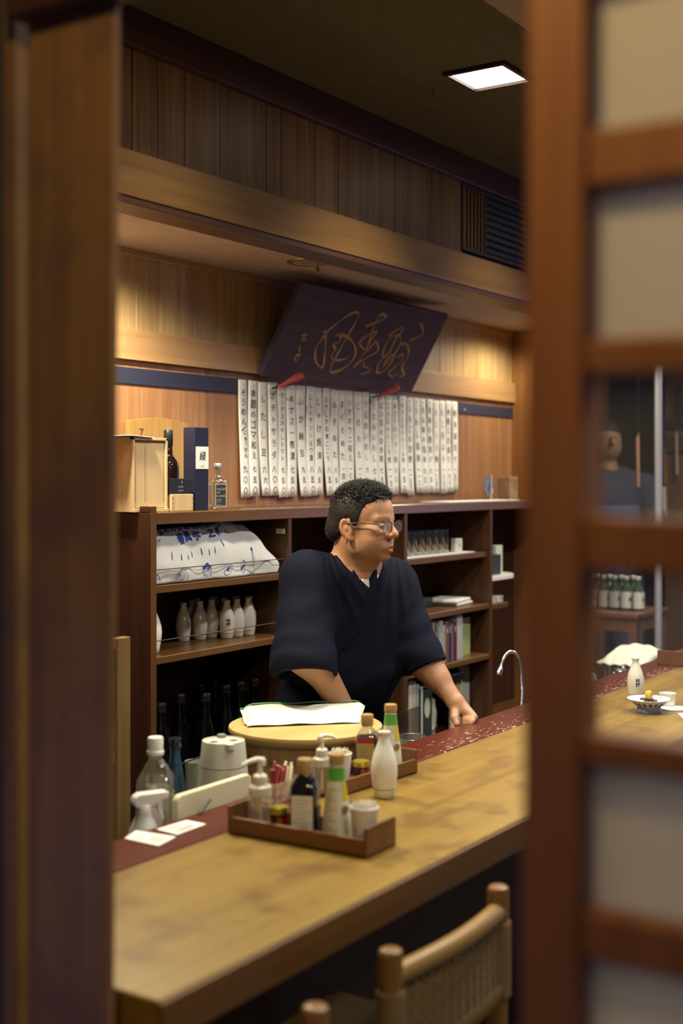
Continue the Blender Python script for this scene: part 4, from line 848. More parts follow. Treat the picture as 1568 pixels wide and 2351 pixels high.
def pump(label, p, rot, k=1.0):
    t = thing('pump_bottle', label, 'pump bottle', (p.x, p.y, ZB), rot)
    S = lambda pr: [(r*k, z*k) for r, z in pr]
    put('bottle', MB().lathe(S([(0, 0.001), (0.0215, 0), (0.023, 0.003), (0.0235, 0.055), (0.0235, 0.078), (0.0225, 0.084), (0.018, 0.086), (0.0145, 0.088)]), 32), M_PET, t)
    put('collar', MB().lathe(S([(0.0225, 0.066), (0.0240, 0.067), (0.0240, 0.084), (0.020, 0.087), (0.0150, 0.089), (0.0150, 0.104), (0.0130, 0.108), (0.006, 0.109), (0, 0.109)]), 28), glass('milky_plastic', haze=0.80, hazecol=(0.80, 0.76, 0.66), alpha=0.3), t)
    put('screw_cap', MB().lathe(S([(0.0145, 0.088), (0.0150, 0.090), (0.0148, 0.106), (0.0105, 0.110), (0.0065, 0.1105), (0.0055, 0.118), (0.0055, 0.130), (0, 0.131)]), 24), M_PUMP, t)
    n = MB(); n.tube([(-0.004*k, 0, 0.128*k), (-0.004*k, 0, 0.139*k)], 0.0085*k, 14); n.tube([(-0.008*k, 0, 0.138*k), (0.008*k, 0, 0.1405*k), (0.026*k, 0, 0.1375*k), (0.040*k, 0, 0.131*k)], [0.0062*k, 0.006*k, 0.0045*k, 0.0035*k], 12)
    put('nozzle', n, M_PUMP, t)
    put('dip_tube', MB().tube([(0, 0, 0.004), (0, 0, 0.088*k)], 0.0038*k, 10), M_PUMP, t)
    return t
pump('pump bottle at the wall end of the nearer tray, nozzle pointing left', spot(597, x=2.045), math.radians(150), 0.96)
pump('pump bottle in the farther tray beside the cup of toothpicks', spot(739, y=1.612), math.radians(-35), 0.88)
def jar(label, p, rot):
    t = thing('spice_jar', label, 'jar', (p.x, p.y, ZB), rot)
    put('glass_body', MB().lathe([(0, 0.001), (0.0168, 0), (0.0182, 0.003), (0.0182, 0.036), (0.0150, 0.040)], 28), plain('spice_dark', (0.030, 0.010, 0.006), 0.12, coat=0.5), t)
    w_ = MB(); w_.grid(lambda s, q: Vector((0.0185*math.cos(0.2+s*4.6), 0.0185*math.sin(0.2+s*4.6), 0.006+q*0.027)), 24, 1)
    put('label_wrap', w_, plain('label_red', (0.30, 0.02, 0.02), 0.4), t)
    g_ = MB(); 
    for a in (0.3, 1.9, 2.7):
        g_.grid(lambda s, q: Vector((0.0187*math.cos(a+s*0.45), 0.0187*math.sin(a+s*0.45), 0.008+q*0.022)), 4, 1)
    put('label_patch', g_, M_GOLD, t)
    put('lid', MB().lathe([(0.0165, 0.036), (0.0195, 0.037), (0.0195, 0.047), (0.018, 0.0495), (0, 0.050)], 28), M_GOLD, t)
    return t
jar('gold lidded red spice jar in the nearer tray', spot(641, x=2.040), 3.3)
jar('gold lidded red spice jar in the farther tray', spot(829, y=1.588), 3.4)
def soy(label, p, rot, full, k=1.0):
    t = thing('soy_sauce_bottle', label, 'bottle', (p.x, p.y, ZB), rot)
    pr = [(0, 0.001), (0.025, 0), (0.0275, 0.003), (0.028, 0.090), (0.0265, 0.100), (0.0190, 0.112), (0.0125, 0.120), (0.0110, 0.127)]
    pr = [(r*k, z*k) for r, z in pr]
    if full: put('body', MB().lathe(pr, 40, sq=3.6), plain('soy_black', (0.006, 0.004, 0.005), 0.08, coat=0.6), t)
    else:
        put('body', MB().lathe(pr, 40, sq=3.6), M_CGL, t)
        put('sauce', MB().lathe([(0, 0.004*k), (0.0255*k, 0.003*k), (0.0265*k, 0.004*k), (0.0268*k, 0.093*k), (0.025*k, 0.0965*k), (0, 0.0965*k)], 40, sq=3.6), plain('soy_brown', (0.030, 0.010, 0.008), 0.2), t)
    put('cap', MB().lathe([(0.0115*k, 0.122*k), (0.0148*k, 0.124*k), (0.0155*k, 0.128*k), (0.0160*k, 0.149*k), (0.0145*k, 0.152*k), (0, 0.152*k)], 28), M_TAN, t)
    f = 0.0284*k
    L1 = MB(); L1.box(-0.021*k, 0.021*k, -f-0.0008, -f, 0.010*k, 0.084*k)
    put('label_sheet', L1, M_LAB if full else plain('label_tan', (0.42, 0.33, 0.10), 0.5), t)
    tx = MB()
    for j in range(9): tx.box(-0.018*k, (0.018 - 0.006*(j % 3))*k, -f-0.0012, -f-0.0008, (0.076-j*0.0075)*k, (0.0775-j*0.0075)*k)
    put('small_print', tx, plain('print_grey', (0.25, 0.22, 0.2), 0.6), t, kind='stuff')
    if not full:
        L2 = MB(); L2.box(-0.021*k, 0.021*k, -f-0.0014, -f-0.0009, 0.084*k, 0.097*k); L2.box(f, f+0.0006, -0.020*k, 0.020*k, 0.080*k, 0.095*k); put('red_band', L2, MATS['label_red'], t)
        cM = T(f+0.0004, 0.0, 0.048*k) @ Matrix.Rotation(PI/2, 4, 'Y') @ Matrix.Diagonal((1.35, 1, 1, 1))
        put('red_roundel', MB().lathe([(0, 0), (0.0185*k, 0), (0.0185*k, 0.0006), (0, 0.0006)], 28, M=cM), plain('roundel_red', (0.60, 0.03, 0.03), 0.4), t)
        lm = MB(); letters(lm, '丸大', 0.014*k, lambda x, y: Vector((f+0.0018, -0.014*k+x, 0.043*k+y)), heavy=0.02); put('lettering', lm, M_WHITE, t)
    else:
        L2 = MB(); L2.box(f, f+0.0006, -0.019*k, 0.019*k, 0.004*k, 0.060*k); put('dark_label', L2, plain('label_black', (0.012, 0.012, 0.014), 0.5), t)
    return t
soy('full dark soy sauce bottle with grey label in the nearer tray', spot(700, x=2.046), math.radians(-66), True, 0.98)
soy('half full soy sauce bottle with red roundel in the farther tray', spot(843, y=1.617), math.radians(-66), False, 0.93)
VP = [(0, 0.001), (0.0275, 0), (0.0300, 0.003), (0.0300, 0.016), (0.0270, 0.050), (0.0215, 0.090), (0.0175, 0.116), (0.0158, 0.128), (0.0140, 0.150), (0.0135, 0.156)]
def vinegar(label, p, rot, k=1.0):
    t = thing('seasoning_bottle', label, 'bottle', (p.x, p.y, ZB), rot)
    pr = [(r*k, z*k) for r, z in VP]
    put('body', MB().lathe(pr, 32), plain('bottle_white', (0.66, 0.66, 0.58), 0.18, coat=0.4), t)
    def band(z0, z1, a0=0, a1=2*PI, e=0.0006, n=24):
        m_ = MB(); m_.grid(lambda s, q: (lambda z, a: Vector(((rad_at(pr, z)+e)*math.cos(a), (rad_at(pr, z)+e)*math.sin(a), z)))((z0+(z1-z0)*q)*k, a0+(a1-a0)*s), n, 5); return m_
    put('green_neck_label', band(0.120, 0.146), M_GREEN, t)
    put('yellow_patch', band(0.082, 0.118, 4.72, 5.5), M_YEL, t)
    put('back_label', band(0.020, 0.112, 2.9, 4.25, 0.0007), plain('label_pale', (0.62, 0.58, 0.42), 0.6), t)
    tx = MB()
    for j in range(13):
        g_ = band(0.026+j*0.0064, 0.0275+j*0.0064, 3.0, 4.15-0.22*(j % 3), 0.0012, 8); tx.add(g_.v, g_.f)
    put('small_print', tx, MATS['print_grey'], t, kind='stuff')
    def disc(z, a, r, m_, nm, e=0.0015):
        R0 = rad_at(pr, z*k)+e; M = T(R0*math.cos(a), R0*math.sin(a), z*k) @ RZ(a) @ Matrix.Rotation(PI/2, 4, 'Y'); put(nm, MB().lathe([(0, 0), (r, 0), (r, 0.0004), (0, 0.0004)], 20, M=M), m_, t)
    disc(0.110, 4.30, 0.0075, M_LAB, 'round_seal'); disc(0.066, 4.85, 0.0085, plain('seal_gold', (0.30, 0.19, 0.07), 0.4), 'gold_seal')
    put('cap', MB().lathe([(0.0137*k, 0.150*k), (0.0158*k, 0.152*k), (0.0160*k, 0.167*k), (0.0148*k, 0.170*k), (0, 0.170*k)], 26), M_TAN, t)
    return t
vinegar('green necked white seasoning bottle in the nearer tray', spot(773, x=2.048), -0.45, 0.98)
vinegar('green necked white seasoning bottle in the farther tray', spot(897, y=1.586), -0.55, 0.94)
def cup(label, p, k=1.0):
    t = thing('toothpick_cup', label, 'cup', (p.x, p.y, ZB))
    put('cup', MB().lathe([(0, 0.003), (0.017*k, 0), (0.0195*k, 0.001), (0.0245*k, 0.060*k), (0.0255*k, 0.064*k), (0.0262*k, 0.067*k), (0.0250*k, 0.068*k), (0.0240*k, 0.064*k), (0.018*k, 0.004), (0, 0.004)], 36), plain('cup_white', (0.74, 0.72, 0.66), 0.25), t)
    r_ = random.Random(int(p.x*1000)); m_ = MB()
    for i in range(110):
        a, q = r_.uniform(0, 2*PI), 0.020*k*math.sqrt(r_.random()); x, y = q*math.cos(a), q*math.sin(a)
        m_.tube([(x*0.72, y*0.72, 0.006), (x+r_.uniform(-0.002, 0.002), y+r_.uniform(-0.002, 0.002), 0.070*k+r_.uniform(0, 0.008))], [0.0012, 0.0011], 4, smooth=False)
    put('toothpicks', m_, plain('toothpick_white', (0.80, 0.75, 0.64), 0.7), t, kind='stuff')
    return t
pcu = spot(845, x=2.050); pcu.y = max(pcu.y, 1.308); cup('white cup of toothpicks at the near end of the nearer tray', pcu, 1.10)
cup('white cup of toothpicks in the farther tray behind the pump bottle', spot(781, y=1.618), 1.05)
p = at_z(882, 1830, ZT)
flask('sake_flask', 'white sake flask standing alone on the counter before the farther tray', (p.x, p.y, Z0C), 1.25, M_PORC, None, 0.985)

# ---------------------------------------------------------------- cards, chopsticks, board on the ledge
for i, (pts, lb) in enumerate(((((286, 1926), (364, 1943), (404, 1922), (312, 1908)), 'nearer white business card on the red ledge'), (((359, 1905), (407, 1917), (473, 1893), (428, 1884)), 'farther white business card with red print on the red ledge'))):
    P4 = [at_z(u, v, Z0C+0.0006) for u, v in pts]; c = sum(P4, Vector())/4
    t = thing('business_card', lb, 'card', tuple(c))
    m_ = MB(); m_.add([p-c for p in P4] + [p-c+Vector((0, 0, 0.0012)) for p in P4], [(0, 3, 2, 1)[::-1], (4, 5, 6, 7), (0, 1, 5, 4), (1, 2, 6, 5), (2, 3, 7, 6), (3, 0, 4, 7)])
    put('card', m_, plain('card_white', (0.78, 0.74, 0.66), 0.6), t)
    tx = MB(); q = lambda s, h: (P4[0]*(1-s)*(1-h)+P4[3]*s*(1-h)+P4[2]*s*h+P4[1]*(1-s)*h)-c+Vector((0, 0, 0.0018))
    for k, (s0_, s1_, h0_) in enumerate(((0.15, 0.62, 0.22), (0.15, 0.50, 0.36), (0.20, 0.80, 0.58), (0.20, 0.72, 0.70), (0.20, 0.66, 0.82))):
        tx.add([q(s0_, h0_), q(s1_, h0_), q(s1_, h0_+0.045), q(s0_, h0_+0.045)], [(0, 3, 2, 1)])
    put('small_print', tx, plain('print_red', (0.45, 0.12, 0.10), 0.6) if i else MATS['print_grey'], t, kind='stuff')
p0, p1 = at_y(400, 1835, 1.757), at_y(571, 1778, 1.757)
bm = MB(); w_, h_ = (p1-p0).length, 0.19; r_ = 0.015
poly = []
for cx_, cy_, a0 in ((w_-r_, h_-r_, 0), (r_, h_-r_, PI/2), (r_, r_, PI), (w_-r_, r_, 1.5*PI)): poly += [(cx_+r_*math.cos(a0+k*PI/8), cy_+r_*math.sin(a0+k*PI/8)) for k in range(5)]
bm.prism(poly, 0, 0.016, Matrix(((1, 0, 0, 0), (0, 0, 1, 0), (0, 1, 0, 0), (0, 0, 0, 1))))
cbd = put('cutting_board', bm, plain('board_cream', (0.66, 0.62, 0.42), 0.45), None, label='cream plastic cutting board standing on edge behind the red ledge', cat='cutting board', bevel=0.003)
cbd.location = (p0.x, 1.748, 0.785-h_)
ph = at_y(462, 1870, 1.742); pe = at_y(483, 1832, 1.735)
put('dark_stick', MB().tube([tuple(at_z(458, 1868, Z0C+0.003)), tuple(at_y(483, 1834, 1.725))], 0.0032, 8), plain('handle_dark', (0.06, 0.04, 0.04), 0.4), None, label='thin black handle propped against the cream cutting board', cat='utensil')
# chopstick stand
cs = at_y(618, 1815, 1.70)
t = thing('chopstick_stand', 'clear plastic stand for chopsticks on the red ledge', 'stand', (cs.x, 1.668, Z0C))
st_ = MB(); X_, Y_, H_ = 0.050, 0.024, 0.042
for b_ in ((-X_, X_, -Y_, -Y_+0.002), (-X_, X_, Y_-0.002, Y_), (-X_, -X_+0.002, -Y_, Y_), (X_-0.002, X_, -Y_, Y_)): st_.box(*b_, 0, H_)
st_.box(-X_, X_, -Y_, Y_, 0, 0.002); put('box', st_, M_PET, t)
rc = random.Random(4); M_RED = plain('chopstick_red', (0.20, 0.008, 0.007), 0.45); M_PAPER = plain('sleeve_paper', (0.62, 0.50, 0.34), 0.8)
for i in range(18):
    if i < 3: x0, x1 = -0.036+i*0.003, -0.030+i*0.006 + (0.03 if i == 2 else 0)
    else: x0, x1 = -0.020+0.0035*(i-3)*0.6+rc.uniform(-0.003, 0.003), 0.012+0.0026*(i-3)+rc.uniform(-0.004, 0.004)
    red = i < 12; y0 = rc.uniform(-0.016, 0.016); hh = 0.054+rc.uniform(0, 0.009) + (0.008 if i < 3 else 0)
    kind = 'red tipped wooden chopstick' if red else 'pale paper sleeved chopstick'
    ct = thing('chopstick', kind + ' standing in the clear stand on the ledge', 'chopstick', (cs.x+x0, 1.668+y0*0.9, Z0C+0.0025), group='red chopsticks in the stand' if red else 'paper sleeved chopsticks in the stand')
    top = (x1-x0+ (0.006 if i > 11 else 0), 0.012+rc.uniform(-0.004, 0.004), hh)
    put('shaft', MB().tube([(0, 0, 0), top], [0.0026, 0.0034], 8), M_RED if red else M_PAPER, ct)
    d = Vector(top).normalized(); put('tip', MB().tube([Vector(top), Vector(top)+d*0.002], 0.0032, 8), plain('tip_pale', (0.66, 0.34, 0.24), 0.6) if red else plain('tip_wood', (0.72, 0.60, 0.40), 0.6), ct)

# ---------------------------------------------------------------- kitchen side: tub, towel, kettle, bottles
WZ = 0.5805
tb_c = at_t(705, 1662, 3.40); TR = 0.2045; TZ = tb_c.z
t = thing('wooden_rice_tub', 'round pale wooden rice tub with flat lid behind the counter', 'rice tub', (tb_c.x, tb_c.y+0.005, WZ))
hz_ = TZ - WZ; M_HINO = wood('hinoki', (0.38, 0.245, 0.085), (0.50, 0.35, 0.145), 'x', 0.45, fine=30); M_HINOZ = wood('hinoki_staves', (0.30, 0.175, 0.07), (0.44, 0.28, 0.12), 'z', 0.5, fine=40)
put('lid', MB().lathe([(0, hz_-0.030), (TR-0.016, hz_-0.030), (TR-0.004, hz_-0.022), (TR, hz_-0.010), (TR-0.002, hz_-0.002), (TR-0.006, hz_), (0, hz_)], 72), M_HINO, t)
n_st = 26
for k in range(n_st):
    a0, a1 = 2*PI*k/n_st+0.002, 2*PI*(k+1)/n_st-0.002; m_ = MB(); ro = TR-0.022; ri = ro-0.016; vs = []
    for z, dr in ((0.0, -0.008), (hz_-0.031, 0.0)):
        for r, a in ((ro+dr, a0), (ro+dr+0.0006, (a0+a1)/2), (ro+dr, a1), (ri+dr, a1), (ri+dr, a0)): vs.append((r*math.cos(a), r*math.sin(a), z))
    m_.add(vs, [(0, 1, 6, 5), (1, 2, 7, 6), (2, 3, 8, 7), (3, 4, 9, 8), (4, 0, 5, 9), (5, 6, 7, 8, 9), (4, 3, 2, 1, 0)]); put('stave', m_, M_HINOZ, t)
for zz in (0.035, hz_-0.075):
    r0 = TR-0.0285+0.008*zz/hz_; put('hoop', MB().lathe([(r0, zz), (r0+0.0028, zz), (r0+0.0028, zz+0.014), (r0, zz+0.014)], 60), plain('copper_hoop', (0.34, 0.20, 0.10), 0.35, 0.8), t)
# towel: folded white cloth with green edge
tw0 = at_z(560, 1640, TZ); a_ = Vector((1, 0, 0))
q = [at_z(567, 1671, TZ), at_z(826, 1661, TZ), at_z(838, 1626, TZ), at_z(556, 1634, TZ)]
t = thing('folded_towel', 'white folded kitchen towel with green stitched edge on the tub lid', 'towel', tuple(sum(q, Vector())/4 + Vector((0, 0, 0.0015))))
def tw(a, b_, h=0.0):
    p = (q[0]*(1-a)+q[1]*a)*(1-b_) + (q[3]*(1-a)+q[2]*a)*b_
    return p + Vector((0, 0, 0.0045+h+0.0012*math.sin(a*17+b_*4)+0.0010*math.sin(b_*15+a*5)))
m_ = MB()
nu, nv = 40, 14; top = []; 
def th_(a, b_): e = min(1, min(a, 1-a)/0.04, )*1.0; e2 = min(1, min(b_, 1-b_)/0.12); return 0.017*(max(0, e)**0.5)*(max(0, e2)**0.5)*(1+0.12*math.sin(a*9))
m_.grid(lambda a, b_: tw(a, b_, th_(a, b_)), nu, nv); m_.grid(lambda a, b_: tw(1-a, b_, -0.0008), nu, nv)
M_TOWEL = plain('towel_white', (0.66, 0.65, 0.55), 0.95, bump=0.5, bscale=700)
put('cloth', m_, M_TOWEL, t, world=True)
m2 = MB().grid(lambda a, b_: tw(-0.018+a*0.20, 0.10+0.9*b_, 0.004*math.sin(b_*PI)**0.5), 10, 10); put('lower_layer', m2, M_TOWEL, t, world=True, solid=0.003)
ge = MB(); ge.tube([tw(a/40*0.97+0.01, 0.985, 0.0145*(min(1, a/3, (40-a)/3)**0.5)+0.003) for a in range(41)], 0.0022, 6); ge.tube([tw(-0.018+a/10*0.05, 0.99, 0.005) for a in range(11)], 0.002, 6)
put('green_stitching', ge, plain('stitch_green', (0.10, 0.30, 0.15), 0.8), t, world=True)
# kettle / insulated jug
kc = at_t(513, 1698, 3.02); KZ = kc.z; H = KZ-WZ
t = thing('insulated_jug', 'light grey insulated jug with spout lid behind the cutting board', 'jug', (kc.x, kc.y, WZ), 0)
k_ = H/0.22; M_JUG = plain('jug_grey', (0.50, 0.48, 0.40), 0.45, bump=0.1, bscale=400)
put('body', MB().lathe([(0, 0), (0.068, 0), (0.071, 0.003), (0.0625, 0.10*k_), (0.0560, 0.166*k_)], 56), M_JUG, t)
put('seam', MB().lathe([(0.0552, 0.166*k_), (0.0552, 0.168*k_)], 56), plain('seam_grey', (0.2, 0.19, 0.17), 0.6), t)
put('lid', MB().lathe([(0.0560, 0.168*k_), (0.0505, 0.216*k_), (0.0495, 0.2195*k_), (0.0480, 0.2195*k_), (0.0470, 0.217*k_), (0, 0.217*k_)], 56), M_JUG, t)
va = math.atan2(-kc.y, -kc.x) + 0.30
Mv = RZ(va)
sp_ = MB(); sp_.prism([(0.036, -0.013), (0.036, 0.013), (0.050, 0.0115), (0.0585, 0.006), (0.060, 0), (0.0585, -0.006), (0.050, -0.0115)], 0.2165*k_-0.011, 0.2195*k_, Mv); put('spout', sp_, M_JUG, t, bevel=0.002)
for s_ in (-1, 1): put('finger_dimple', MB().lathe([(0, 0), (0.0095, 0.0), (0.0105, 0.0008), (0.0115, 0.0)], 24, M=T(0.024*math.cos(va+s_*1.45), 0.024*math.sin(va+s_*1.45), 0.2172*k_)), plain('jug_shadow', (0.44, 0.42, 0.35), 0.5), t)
put('lid_catch', MB().box(-0.009, 0.009, -0.006, 0.010, 0, 0.008, M=T(0.040*math.cos(va+PI-0.2), 0.040*math.sin(va+PI-0.2), 0.2175*k_) @ RZ(va+PI/2)), plain('catch_grey', (0.22, 0.20, 0.18), 0.4), t, bevel=0.002)
lm = MB(); ra = va - 0.25
letters(lm, 'TIC', 0.007, lambda x, y: Vector((0.0588*math.cos(ra+x/0.0588), 0.0588*math.sin(ra+x/0.0588), 0.152*k_+y))); put('small_mark', lm, plain('mark_grey', (0.3, 0.28, 0.25), 0.6), t)
# square clear PET bottle with white cap
pc_ = at_y(357, 1780, 1.875); cz = at_y(357, 1692, 1.875).z; H = cz-WZ
t = thing('clear_plastic_bottle', 'big square clear plastic bottle with white screw cap', 'bottle', (pc_.x, 1.875, WZ), 0.60)
k_ = H/0.30
put('body', MB().lathe([(0, 0.004), (0.035, 0.0), (0.0375, 0.006), (0.0375, 0.205*k_), (0.0365, 0.213*k_), (0.0185, 0.245*k_), (0.0145, 0.250*k_), (0.0140, 0.268*k_)], 48, sq=7), glass('pet_clear', tint=(0.90, 0.88, 0.80), alpha=0.5, edge=0.6, rough=0.05, haze=0.05, hazecol=(0.7, 0.66, 0.5)), t)
rib = MB(); 
for s_ in (-1, 1): rib.tube([(s_*0.014+0.010*math.cos(a), -0.0380, 0.16*k_+0.022*math.sin(a)) for a in [i*PI/8 for i in range(17)]], 0.0012, 6)
rib.tube([(0.0145*math.cos(a), 0.0145*math.sin(a), 0.262*k_) for a in [i*PI/10 for i in range(21)]], 0.0015, 6); put('moulded_ribs', rib, MATS['pet_clear'], t)
put('contents', MB().lathe([(0, 0.006), (0.0352, 0.006), (0.0352, 0.115*k_), (0, 0.115*k_)], 40, sq=7), MATS['soy_brown'], t)
put('cap', MB().lathe([(0.0150, 0.262*k_), (0.0180, 0.263*k_), (0.0183, 0.270*k_), (0.0165, 0.272*k_), (0.0170, 0.296*k_), (0.0155, 0.300*k_), (0, 0.300*k_)], 32), plain('cap_white', (0.80, 0.78, 0.70), 0.4), t)
# spray bottle
s0 = at_y(330, 1820, 1.800)
t = thing('spray_bottle', 'white trigger spray bottle beside the business cards', 'spray bottle', (s0.x, 1.800, WZ), math.radians(-28))
SH = s0.z - WZ
put('bottle', MB().lathe([(0, 0), (0.036, 0), (0.038, 0.004), (0.038, 0.095), (0.033, 0.125), (0.024, SH-0.062), (0.0175, SH-0.050), (0.0165, SH-0.044)], 36), plain('spray_white', (0.72, 0.70, 0.66), 0.35), t)
put('collar', MB().lathe([(0.0165, SH-0.046), (0.0168, SH-0.024), (0.0150, SH-0.022), (0, SH-0.022)], 28), plain('spray_collar', (0.74, 0.72, 0.68), 0.4), t)
hd = MB(); M_ = Matrix(((1, 0, 0, 0), (0, 0, 1, 0), (0, 1, 0, 0), (0, 0, 0, 1)))
hd.prism([(-0.022, SH-0.024), (-0.026, SH-0.016), (-0.022, SH-0.006), (-0.012, SH), (0.046, SH), (0.050, SH-0.003), (0.050, SH-0.014), (0.034, SH-0.017), (0.024, SH-0.024), (0.012, SH-0.030), (-0.012, SH-0.030)], -0.0135, 0.0135, M_)
put('spray_head', hd, MATS['spray_white'], t, bevel=0.003)
put('trigger', MB().tube([(0.026, 0, SH-0.018), (0.030, 0, SH-0.034), (0.036, 0, SH-0.050), (0.041, 0, SH-0.060)], [0.0065, 0.006, 0.0055, 0.005], 10, flat=0.8), MATS['spray_white'], t)
put('nozzle_tip', MB().box(0.050, 0.053, -0.006, 0.006, SH-0.013, SH-0.003), plain('nozzle_lilac', (0.5, 0.5, 0.62), 0.4), t, bevel=0.001)
# two blue bottles and dark stoppers
M_BG = plain('blue_glass', (0.006, 0.045, 0.085), 0.08, coat=0.5); M_BG2 = plain('blue_glass_dark', (0.008, 0.016, 0.035), 0.08, coat=0.5)
BBP = [(0, 0), (0.030, 0), (0.033, 0.005), (0.0325, 0.05), (0.026, 0.105), (0.0165, 0.150), (0.0125, 0.170), (0.0120, 0.186)]
for i, (u, v, y, m__, lb) in enumerate(((402, 1693, 2.010, M_BG, 'blue glass bottle right behind the clear plastic bottle'), (490, 1697, 2.085, M_BG2, 'dark blue glass bottle behind the jug'))):
    p = at_y(u, v, y); k_ = (p.z-WZ)/0.206
    t = thing('blue_bottle', lb, 'bottle', (p.x, y, WZ))
    put('body', MB().lathe([(r, z*k_) for r, z in BBP], 32), m__, t); put('stopper', MB().lathe([(0.0118, 0.186*k_), (0.0150, 0.187*k_), (0.0150, 0.190*k_), (0.0135, 0.192*k_), (0.0155, 0.204*k_), (0.013, 0.206*k_), (0, 0.206*k_)], 24), M_BG2, t)
a, b_ = at_y(400, 1762, 2.052), at_y(462, 1735, 2.052)
put('metal_rod', MB().tube([(a.x-0.02, 2.052, a.z), (b_.x+0.02, 2.052, b_.z)], 0.0022, 8), M_BLACK, None, label='thin dark rod crossing behind the blue bottle', cat='rod')
p = at_y(438, 1790, 2.105)
put('pale_tumbler', MB().lathe([(0, 0), (0.022, 0), (0.030, p.z-WZ+0.05), (0.029, p.z-WZ+0.05), (0.021, 0.003), (0, 0.003)], 28), plain('tumbler_pale', (0.34, 0.36, 0.30), 0.3), None, label='pale tumbler between the two blue bottles', cat='tumbler').location = (p.x, 2.085, WZ)
# clear canister with spoon
gc = at_t(945, 1692, 3.60)
t = thing('glass_canister', 'clear round canister with metal spoon beside the seasoning bottle', 'canister', (gc.x, gc.y, WZ))
HG = gc.z-WZ; put('vessel', MB().lathe([(0, 0.003), (0.045, 0), (0.048, 0.004), (0.050, HG), (0.0485, HG), (0.0465, 0.006), (0, 0.006)], 40), M_CGL, t)
put('rim', MB().tube([(0.0495*math.cos(a), 0.0495*math.sin(a), HG) for a in [i*PI/20 for i in range(40)]], 0.0014, 6, closed=True), M_METAL, t)
q_ = at_t(1004, 1664, 3.62)-gc; put('spoon', MB().tube([(0.0, 0.01, 0.03), (q_.x, q_.y, HG+q_.z)], [0.002, 0.003], 8, flat=0.6), M_METAL, t)
ax = at_y(905, 1640, 1.985); 
put('acrylic_sheet', MB().add([tuple(at_y(902, 1642, 2.0)), tuple(at_y(962, 1622, 2.0)), tuple(at_y(962, 1790, 2.0)), tuple(at_y(902, 1800, 2.0))], [(0, 1, 2, 3)]), glass('smoke_acrylic', tint=(0.72, 0.66, 0.62), alpha=0.25, edge=0.4, haze=0.06), None, label='smoky clear acrylic sheet standing behind the glass canister', cat='acrylic sheet', solid=0.003)
# flexible chrome tap
fp = [(1196, 1655), (1197, 1620), (1199, 1580), (1197, 1545), (1192, 1515), (1181, 1498), (1170, 1496), (1160, 1504), (1153, 1518), (1149, 1532)]
pts = [at_y(u, v, 1.86) for u, v in fp]; t = thing('flexible_tap', 'chrome flexible gooseneck tap rising behind the red ledge', 'tap', (pts[0].x, 1.86, WZ))
P3 = [Vector((pts[0].x, 1.86, WZ))] + pts
fine = []
for i in range(len(P3)-1):
    n_ = max(1, int((P3[i+1]-P3[i]).length/0.0022)); fine += [P3[i].lerp(P3[i+1], k/n_) for k in range(n_)]
fine.append(P3[-1])
for _ in range(12): fine = [fine[0]] + [(fine[i-1]+fine[i]*2+fine[i+1])/4 for i in range(1, len(fine)-1)] + [fine[-1]]
put('hose', MB().tube(fine, [0.0062 if i % 2 else 0.0050 for i in range(len(fine))], 10, smooth=True), M_METAL, t, world=True)
d = (fine[-1]-fine[-6]).normalized(); e = fine[-1]
put('spray_nozzle', MB().tube([e-d*0.004, e+d*0.004, e+d*0.006, e+d*0.026, e+d*0.028], [0.0065, 0.0085, 0.010, 0.0108, 0.0095], 18), M_METAL, t, world=True)
put('nozzle_lip', MB().tube([e+d*0.028, e+d*0.032], [0.0098, 0.0094], 18), M_BLACK, t, world=True)
